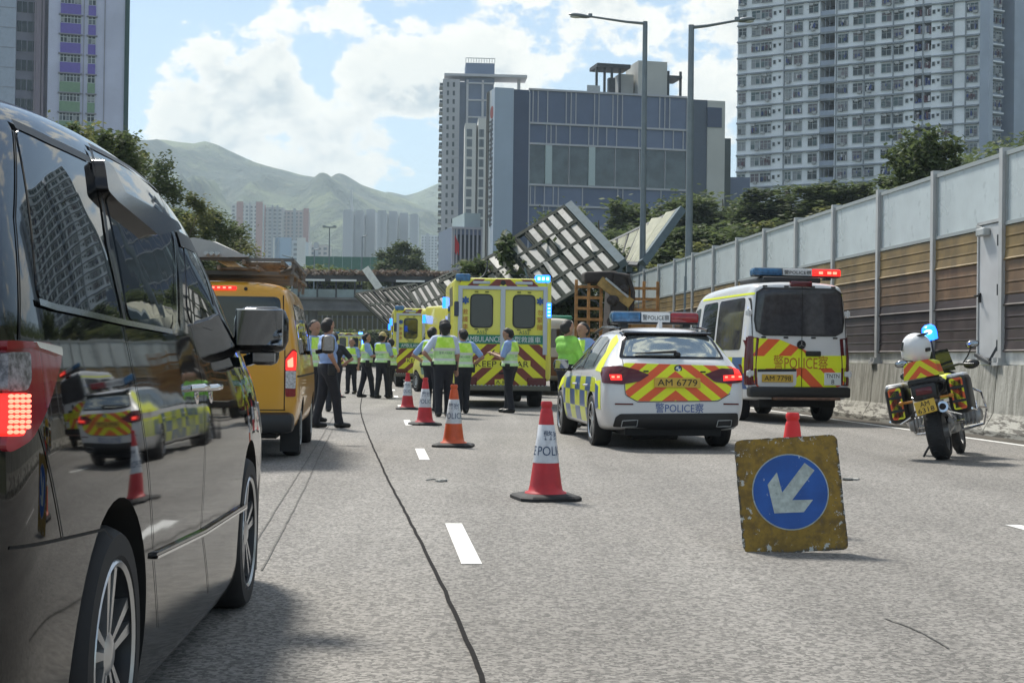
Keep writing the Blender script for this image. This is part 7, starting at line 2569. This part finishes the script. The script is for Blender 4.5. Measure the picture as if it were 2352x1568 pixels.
# ================================================================== CONES, SIGN, MOTORCYCLE
def cone_mats():
    def plast(n, c):
        return mat(n, c, .45, var=.14, vscale=7, dirt=((c[0] * .5, c[1] * .6 + .02, c[2] * .6 + .02), 9, .66))
    return plast('cone_red', (.50, .022, .03)), plast('cone_orange', (.62, .10, .03)), mat('cone_sleeve', (.55, .57, .60), .3, var=.14, vscale=11, dirt=((.34, .34, .35), 12, .62))
C_RED, C_ORA, C_SLV = cone_mats()
def cone(x, y, rz, label, topm=C_RED, turn=0.0, tilt=0.0):
    e = thing('traffic_cone', label, 'cone', (x, y, 0), rz, 'police cones along the lane line')
    a, c = .255, .075
    pts = [(a - c, -a), (a, -a + c), (a, a - c), (a - c, a), (-a + c, a), (-a, a - c), (-a, -a + c), (-a + c, -a)]
    mb = MB()
    lay = [(1.0, .004), (1.0, .026), (.93, .040), (.70, .052)]
    for s_, z in lay:
        mb.v += [(p[0] * s_, p[1] * s_, z) for p in pts]
    for j in range(3):
        mb.f += [(j * 8 + i, j * 8 + (i + 1) % 8, j * 8 + 8 + (i + 1) % 8, j * 8 + 8 + i) for i in range(8)]
    mb.f += [tuple(range(8))[::-1], tuple(range(24, 32))]
    mb.m = [0] * len(mb.f)
    mb.build('base', M_RUB, e)
    r = lambda z: .140 - (.140 - .045) * (z - .05) / .70
    mb = MB(); mb.lathe([(.175, .045), (.168, .062), (.142, .07), (r(.12), .12), (r(.30), .30)], n=36, caps=False); mb.build('lower_body', C_RED if topm is C_RED else C_ORA, e, True, 60)
    mb = MB(); mb.lathe([(r(.30), .300), (r(.30) + .003, .302), (r(.61) + .003, .608), (r(.61), .61)], n=36, caps=False); sv = mb.build('sleeve', C_SLV, e, True, 60)
    mb = MB(); mb.lathe([(r(.61), .61), (r(.72), .72), (.044, .735), (.040, .742), (.040, .752), (.047, .758), (.047, .785), (.040, .80), (.022, .80), (.02, .76)], n=30, caps=False); mb.build('tip', topm, e, True, 50)
    # printed words wrapped round the sleeve
    for txt, zc, hh, ww in (('警察', .525, .075, .155), ('POLICE', .40, .075, .27)):
        vs2, fs = text_mesh(txt)
        x0, x1 = min(v[0] for v in vs2), max(v[0] for v in vs2)
        y0, y1 = min(v[1] for v in vs2), max(v[1] for v in vs2)
        for rep in (0, math.pi):
            vs = []
            for v in vs2:
                z = zc + ((v[1] - y0) / (y1 - y0) - .5) * hh
                rr = r(z) + .005
                t = -math.pi / 2 + turn + rep + ((v[0] - x0) / (x1 - x0) - .5) * ww / r(zc)
                vs.append((rr * math.cos(t), rr * math.sin(t), z))
            me = bpy.data.meshes.new('lettering'); me.from_pydata(vs, [], fs); me.materials.append(mat('cone_ink', (.03, .06, .13), .5))
            obj('lettering', me, sv)
    return e
def cpos(px, py):
    p = gnd(px, py)
    return p.x, p.y
x, y = cpos(1253, 1146); cone(x, y, .25, 'large red police cone standing alone in front of the police car', turn=.45)
x, y = cpos(1041, 1026); cone(x, y + .05, -.1, 'police cone with a faded orange tip, second nearest in the row', C_ORA, .1)
x, y = cpos(975, 976); cone(x, y + .1, .3, 'police cone third in the row, in front of the tall officer', turn=.0)
x, y = cpos(935, 940); cone(x, y + .1, .1, 'police cone farthest in the row before the open ambulance', turn=-.2)
x, y = cpos(770, 913); cone(x, y + .2, .2, 'lone police cone behind the officer with hand on hip', turn=.3)
x, y = 1.93, 10.15; cone(x, y, .3, 'bright red cone hidden behind the arrow sign, only its tip showing', mat('cone_bright', (.72, .02, .02), .4), turn=2.0)

# blue keep left arrow on a battered yellow board
def sign_mats():
    m = mat('sign_yellow', (.42, .26, .02), .6)
    g = NG(m.node_tree)
    b = g.n['Principled BSDF']
    tc = g.node('ShaderNodeTexCoord').outputs['Object']
    n1 = g.noise(tc, 9, 6, .7); n2 = g.noise(tc, 32, 5, .7); n3 = g.noise(tc, 17, 5, .75)
    c = g.mix(g.ramp(n1, .35, .62), (.15, .088, .010), (.30, .18, .016))
    c = g.mix(g.math('MULTIPLY', g.ramp(n2, .55, .68), .6), c, (.12, .09, .05))
    s = g.node('ShaderNodeSeparateXYZ', {0: tc}).outputs
    edge = g.math('MAXIMUM', g.math('DIVIDE', g.math('ABSOLUTE', s[0]), .315), g.math('DIVIDE', g.math('ABSOLUTE', g.math('SUBTRACT', s[2], .355)), .355))
    ed = g.math('ADD', edge, g.math('MULTIPLY', g.math('SUBTRACT', n3, .5), .34))
    c = g.mix(g.ramp(ed, .93, 1.0), c, (.05, .045, .035))
    chip = g.math('ADD', n3, g.math('MULTIPLY', g.ramp(edge, .55, 1.0), .10))
    c = g.mix(g.ramp(chip, .665, .685), c, (.50, .50, .46))
    g.l.new(c, b.inputs['Base Color'])
    g.l.new(g.node('ShaderNodeBump', {'Height': n2, 'Strength': .3, 'Distance': .004}).outputs[0], b.inputs['Normal'])
    mb_ = mat('sign_blue', (.01, .075, .34), .4)
    g = NG(mb_.node_tree); b = g.n['Principled BSDF']
    tc = g.node('ShaderNodeTexCoord').outputs['Object']
    st = g.node('ShaderNodeMapping', {'Vector': tc, 'Rotation': (0, .5, 0), 'Scale': (1, 1, .45)}).outputs[0]
    n = g.noise(st, 30, 6, .8); n1 = g.noise(tc, 5, 4)
    c = g.mix(g.ramp(n1, .3, .7), (.006, .06, .27), (.012, .095, .40))
    c = g.mix(g.ramp(n, .655, .67), c, (.45, .50, .55))
    g.l.new(c, b.inputs['Base Color'])
    ma = mat('sign_arrow', (.42, .47, .44), .5, var=.22, vscale=24, dirt=((.25, .29, .26), 30, .6))
    return m, mb_, ma
SY, SB_, SA = sign_mats()
p = gnd(1828, 1268)
sg = thing('arrow_sign', 'battered yellow board with a blue disc and pale arrow pointing down left', 'sign', (p.x, p.y, .0), -.03)
sg.rotation_euler = (-.20, R(-4.2), -.03)
mb = MB()
ol = rpoly(rect(-.315, .0, .315, .70), [.075, .03, .05, .05], 5)
rq = random.Random(3)
ol2 = []
for i in range(len(ol)):
    a, c = ol[i], ol[(i + 1) % len(ol)]
    k = max(1, int(math.hypot(c[0] - a[0], c[1] - a[1]) / .03))
    for j in range(k):
        t = j / k
        ol2.append((a[0] + (c[0] - a[0]) * t + rq.uniform(-.0022, .0022), a[1] + (c[1] - a[1]) * t + rq.uniform(-.0022, .0022)))
mb.prism(ol2, -.006, .006, 'y'); mb.build('board', SY, sg)
def disc(r, y0, y1, n=48):
    return MB().prism([(r * math.cos(2 * math.pi * i / n), .365 + r * math.sin(2 * math.pi * i / n)) for i in range(n)], y0, y1, 'y')
disc(.232, -.009, -.004).build('disc_rim', SA, sg)
disc(.225, -.012, -.008).build('disc', SB_, sg)
d = Vector((-.66, 0, -.75)).normalized(); nrm = Vector((d.z, 0, -d.x))
c0 = Vector((0, 0, .365))
def A(u, v):
    q = c0 + d * u + nrm * v
    return (q.x, q.z)
arrow = [A(-.195, -.037), A(.035, -.037), A(-.045, -.135), A(.05, -.135), A(.165, 0), A(.05, .135), A(-.045, .135), A(.035, .037), A(-.195, .037)]
MB().prism(arrow, -.0155, -.0115, 'y').build('arrow', SA, sg)
mb = MB(); mb.bar((-.2, .02, .08), (.2, .02, .08), .03); mb.bar((0, .02, .06), (.06, .26, .05), .025); mb.bar((0, .02, .6), (.06, .18, .6), .025); mb.build('bracket', M_STEELD, sg)

# ------------------------------------------------------------------ police motorcycle leaning on its stand
mo = thing('motorcycle', 'police motorcycle with chevron panniers leaning on its side stand by the concrete barrier', 'motorcycle', (5.18, 17.72, 0), -.425)
mo.rotation_euler = (0, R(-11.5), -.425)
CH_M = stripes('chevrons_bike', (.66, .66, .015), (.66, .10, .025), .16, .9, z0=.02)
M_MB = mat('bike_black', (.014, .014, .015), .4)
M_MW = mat('bike_white', (.68, .69, .70), .3)
M_ENG = mat('engine_grey', (.30, .30, .30), .4, .6, var=.25, vscale=9)
def bwheel(y, r, w, n):
    mb = MB()
    mb.lathe([(r * .70, -w / 2), (r * .86, -w * .52), (r * .955, -w * .36), (r * .992, -w * .16), (r, 0), (r * .992, w * .16), (r * .955, w * .36), (r * .86, w * .52), (r * .70, w / 2)], axis='x', n=40, caps=False)
    for k in range(26):
        a = 2 * math.pi * k / 26
        for sd in (-1, 1):
            mb.box((sd * w * .2, r * .985 * math.cos(a), r * .985 * math.sin(a)), (w * .30, .02, .012), rot=Matrix.Rotation(a - math.pi / 2, 3, 'X'))
    t = mb.build('wheel', M_RUB, mo, True, 50); t.location = (0, y, r)
    mb = MB()
    mb.lathe([(r * .72, -w * .45), (r * .66, -w * .40), (r * .66, w * .40), (r * .72, w * .45)], axis='x', n=32, caps=False)
    for k in range(10):
        a = 2 * math.pi * k / 10
        mb.bar((w * .25 * (1 if k % 2 else -1), .05 * math.cos(a), .05 * math.sin(a)), (0, r * .68 * math.cos(a + .1), r * .68 * math.sin(a + .1)), .018)
    mb.cyl((-w * .5, 0, 0), (w * .5, 0, 0), .055, n=14)
    mb.build('rim', M_ENG, t, True, 30)
    mb = MB(); mb.lathe([(.08, -w * .62), (.14, -w * .62), (.14, -w * .58), (.08, -w * .58)], axis='x', n=24); mb.build('brake_disc', M_CHR, t)
bwheel(0, .335, .195, 10)
bwheel(1.52, .34, .12, 10)
mb = MB(); mb.tube([(.10, .02, .34), (.11, .3, .38), (.09, .58, .45)], [.05, .055, .05], 8); mb.cyl((.06, 0, .34), (.14, 0, .34), .075); mb.build('swing_arm', M_ENG, mo, True)
mb = MB()
for sd in (-1, 1):
    mb.tube([(sd * .09, 1.52, .34), (sd * .09, 1.36, .72), (sd * .085, 1.24, 1.02)], [.028, .03, .032], 8)
mb.build('fork', M_ENG, mo, True)
mb = MB(); mb.box((0, .72, .46), (.30, .42, .36), ch=.05)
for sd in (-1, 1):
    mb.box((sd * .30, .80, .46), (.30, .20, .18), ch=.05)
    for k in range(5):
        mb.box((sd * (.20 + .045 * k), .80, .46), (.014, .24, .22))
mb.build('engine', M_ENG, mo, True, 40)
for sd in (-1, 1):
    mb = MB(); mb.tube([(sd * .14, 1.05, .30), (sd * .42, 1.0, .33), (sd * .50, .90, .52), (sd * .47, .88, .72), (sd * .26, 1.0, .86), (sd * .12, 1.05, .78)], .017, 8)
    mb.tube([(sd * .50, .90, .52), (sd * .42, .70, .55), (sd * .2, .62, .6)], .015, 8); mb.build('crash_bar', M_CHR, mo, True)
sdf_obj('tank', [(Vector((-.07, .70, .86)), Vector((.07, .70, .86)), .12, .12), (Vector((-.09, .95, .90)), Vector((.09, .95, .90)), .13, .13), (Vector((-.12, 1.12, .82)), Vector((.12, 1.12, .82)), .10, .10)], mat('bike_yellow', (.60, .64, .03), .35), mo, .02, .06)
sdf_obj('nose_fairing', [(Vector((-.10, 1.32, .95)), Vector((.10, 1.32, .95)), .10, .10), (Vector((0, 1.36, 1.0)), Vector((0, 1.40, 1.12)), .11, .07), (Vector((0, 1.50, .78)), Vector((0, 1.70, .74)), .06, .03)], M_MB, mo, .02, .05)
mb = MB(); mb.add([(-.17, 1.30, 1.06), (.17, 1.30, 1.06), (.13, 1.22, 1.34), (-.13, 1.22, 1.34), (-.17, 1.315, 1.06), (.17, 1.315, 1.06), (.13, 1.235, 1.34), (-.13, 1.235, 1.34)], [(0, 1, 2, 3), (7, 6, 5, 4), (0, 4, 5, 1), (1, 5, 6, 2), (2, 6, 7, 3), (3, 7, 4, 0)])
mb.build('windscreen', mat('smoke_screen', (.04, .05, .06), .1, trans=.6), mo)
sdf_obj('seat', [(Vector((-.09, .52, .84)), Vector((.09, .52, .84)), .09, .09), (Vector((-.10, .20, .88)), Vector((.10, .20, .88)), .10, .10), (Vector((-.09, -.12, .88)), Vector((.09, -.12, .88)), .10, .10)], M_MB, mo, .018, .05)
# tail: carrier, bag with chevrons, lamp, plate
mb = MB(); mb.box((0, -.22, .955), (.36, .36, .07), ch=.02)
for sd in (-1, 1):
    mb.tube([(sd * .17, -.02, .90), (sd * .19, -.25, .92), (sd * .14, -.40, .92)], .014, 8)
mb.build('carrier', M_MB, mo, True)
mb = MB(); mb.prism([(-.21, 1.0), (.21, 1.0), (.18, 1.17), (.12, 1.20), (-.12, 1.20), (-.18, 1.17)], -.42, -.04, 'y'); mb.build('tail_bag', CH_M, mo)
mb = MB(); mb.box((0, -.38, .83), (.30, .16, .20), ch=.04); tl = mb.build('tail_unit', M_MB, mo, True)
mb = MB(); mb.box((0, -.462, .84), (.19, .02, .085), ch=.01); mb.build('tail_lamp', M_LENSD, tl, True)
mb = MB(); mb.box((0, -.44, .68), (.05, .05, .2)); mb.bar((-.10, -.44, .64), (-.30, -.30, .55), .015); mb.build('plate_holder', M_MB, mo)
plate(mo, '', (-.01, -.49, .655), .24, .16, lines=[('AM', .11), ('6318', .19)], rot=(-.12, R(-6), 0))
for sd in (-1, 1):
    mb = MB(); mb.cyl((sd * .16, -.40, .74), (sd * .27, -.41, .74), .014, n=8); mb.ell((sd * .29, -.42, .74), (.035, .03, .025), 10, 8); mb.build('indicator', mat('indicator_amber', (.45, .18, .02), .3), mo, True)
mb = MB(); mb.cyl((.155, -.30, .62), (.14, .30, .50), .062, .05, n=18); mb.cyl((.157, -.325, .625), (.155, -.29, .62), .066, .066, n=18); ex = mb.build('exhaust', M_CHR, mo, True, 40)
mb = MB(); mb.cyl((.1572, -.33, .626), (.157, -.32, .6255), .040, n=14); mb.build('exhaust_mouth', M_BLACK, ex)
for sd in (-1, 1):
    x0 = sd * .36
    pn = thing('pannier', None, None); pn.name = 'pannier'; pn.parent = mo
    mb = MB(); mb.box((x0, -.10, .74), (.25, .48, .46), ch=.07); mb.build('case', M_MB, pn, True, 50)
    mb = MB(); mb.box((x0, -.10, .955), (.21, .40, .06), ch=.028); mb.build('case_lid', M_MW, pn, True, 50)
    mb = MB(); mb.prism(rpoly(rect(x0 - .075, .56, x0 + .075, .93), .03), -.340, -.325, 'y'); mb.build('chevron_panel', CH_M, pn)
    for zz in (.66, .82):
        mb = MB(); mb.box((x0, -.344, zz), (.155, .012, .03)); mb.build('strap', M_MB, pn)
    mb = MB(); mb.tube([(x0 + sd * .12, -.30, .55), (x0 + sd * .13, .0, .52), (x0 + sd * .12, .14, .62)], .012, 8); mb.tube([(x0, -.35, .50), (x0 - sd * .14, -.36, .56)], .010, 8); mb.build('guard_rail', M_CHR, pn, True)
# bars, mirrors, beacon
mb = MB(); mb.tube([(-.43, 1.02, 1.08), (-.25, 1.12, 1.12), (0, 1.18, 1.10), (.25, 1.12, 1.12), (.43, 1.02, 1.08)], .016, 8)
for sd in (-1, 1):
    mb.cyl((sd * .32, 1.08, 1.10), (sd * .45, 1.0, 1.075), .024, n=10); mb.tube([(sd * .30, 1.14, 1.10), (sd * .42, 1.10, 1.07)], .008, 6)
    mb.ell((sd * .40, 1.10, 1.09), (.10, .05, .06), 10, 8)
mb.build('handlebar', M_MB, mo, True)
for sd, cc in ((-1, (-.44, 1.02, 1.25)), (1, (.47, 1.0, 1.33))):
    mb = MB(); mb.tube([(sd * .30, 1.10, 1.12), (sd * .38, 1.06, 1.2), cc], .009, 6); mb.ell(cc, (.085, .022, .050), 14, 10); m_ = mb.build('mirror', M_MB, mo, True)
    mb = MB(); mb.ell((cc[0], cc[1] - .014, cc[2]), (.074, .012, .041), 14, 10); mb.build('mirror_glass', M_MIR, m_, True)
mb = MB(); mb.cyl((.12, .05, .92), (.12, .05, 1.44), .012, n=8); bp = mb.build('beacon_pole', M_MB, mo, True)
mb = MB(); mb.lathe([(.03, 1.43), (.085, 1.44), (.09, 1.53), (.078, 1.59), (.04, 1.62), (.0, 1.625)], (.12, .05, 0), n=20); mb.build('blue_beacon', M_BLUE, bp, True)
mb = MB(); mb.ell((.12, -.05, 1.53), (.05, .05, .03), 12, 8); mb.build('beacon_core', M_BLUEH, bp, True)
mb = MB(); mb.box((.02, .26, 1.06), (.16, .14, .18), ch=.03); mb.build('radio_box', M_MB, mo, True)
mb = MB(); mb.tube([(-.10, .45, .30), (-.26, .40, .10), (-.36, .38, -.055)], .014, 8); mb.box((-.38, .37, -.06), (.09, .05, .015)); mb.build('side_stand', M_MB, mo, True)
mb = MB(); mb.box((0, .02, .70), (.16, .55, .05), ch=.02, rot=Matrix.Rotation(.25, 3, 'X')); mb.build('rear_mudguard', M_MB, mo, True)
mb = MB()
for sd in (-1, 1):
    mb.cyl((sd * .12, .42, .42), (sd * .28, .40, .42), .018, n=8); mb.tube([(sd * .12, .2, .60), (sd * .2, .25, .45)], .014, 6)
mb.build('foot_peg', M_CHR, mo, True)
# helmet resting on the bag
hp = mo.matrix_basis @ Vector((-.02, -.20, 1.345))
hm = thing('helmet', 'white police helmet resting on the motorcycle tail bag', 'helmet', hp, 0.5)
hm.rotation_euler = (.15, R(-8), .55)
hm.scale = (1.14, 1.14, 1.14)
sdf_obj('shell', [(Vector((0, 0, .03)), Vector((0, .03, .03)), .140, .138), (Vector((0, .08, -.06)), Vector((0, -.02, -.06)), .105, .115)], M_MW, hm, .012, .05, cuts=[((0, 0, -1), .125)])
mb = MB()
for i in range(13):
    a = R(20 + 140 * i / 12)
    for z in (-.035, .055):
        mb.v.append((.153 * math.cos(a) * (1 - .12 * (z > 0)), .02 + .158 * math.sin(a) * (1 - .05 * (z > 0)), .02 + z))
for i in range(12):
    mb.f.append((2 * i, 2 * i + 2, 2 * i + 3, 2 * i + 1)); mb.m.append(0)
mb.build('visor', M_TRIMG, hm, True)
mb = MB(); mb.box((0, -.06, .165), (.10, .10, .02), ch=.008, rot=Matrix.Rotation(-.4, 3, 'X')); mb.build('vent', M_TRIM, hm); MB().box((0, -.145, .02), (.07, .02, .04), ch=.008).build('rear_vent', M_TRIM, hm)
mb = MB(); mb.lathe([(.118, -.118), (.126, -.105)], (0, .03, 0), n=28, caps=False); mb.build('rim_seal', M_TRIM, hm)
# ================================================================== HAZE
mb = MB(); mb.box((0, 1850, 229), (9000, 4300, 462))
me = bpy.data.meshes.new('haze'); me.from_pydata([tuple(v) for v in mb.v], [], mb.f)
hm_ = bpy.data.materials.new('haze_air'); hm_.use_nodes = True
hn = hm_.node_tree.nodes
hn.remove(hn['Principled BSDF'])
pvn = hn.new('ShaderNodeVolumePrincipled')
pvn.inputs['Color'].default_value = (.72, .88, 1.0, 1)
pvn.inputs['Density'].default_value = .00023
pvn.inputs['Anisotropy'].default_value = .2
hm_.node_tree.links.new(pvn.outputs[0], hn['Material Output'].inputs['Volume'])
me.materials.append(hm_)
o = obj('haze', me)
o['kind'] = 'stuff'
o.display_type = 'WIRE'
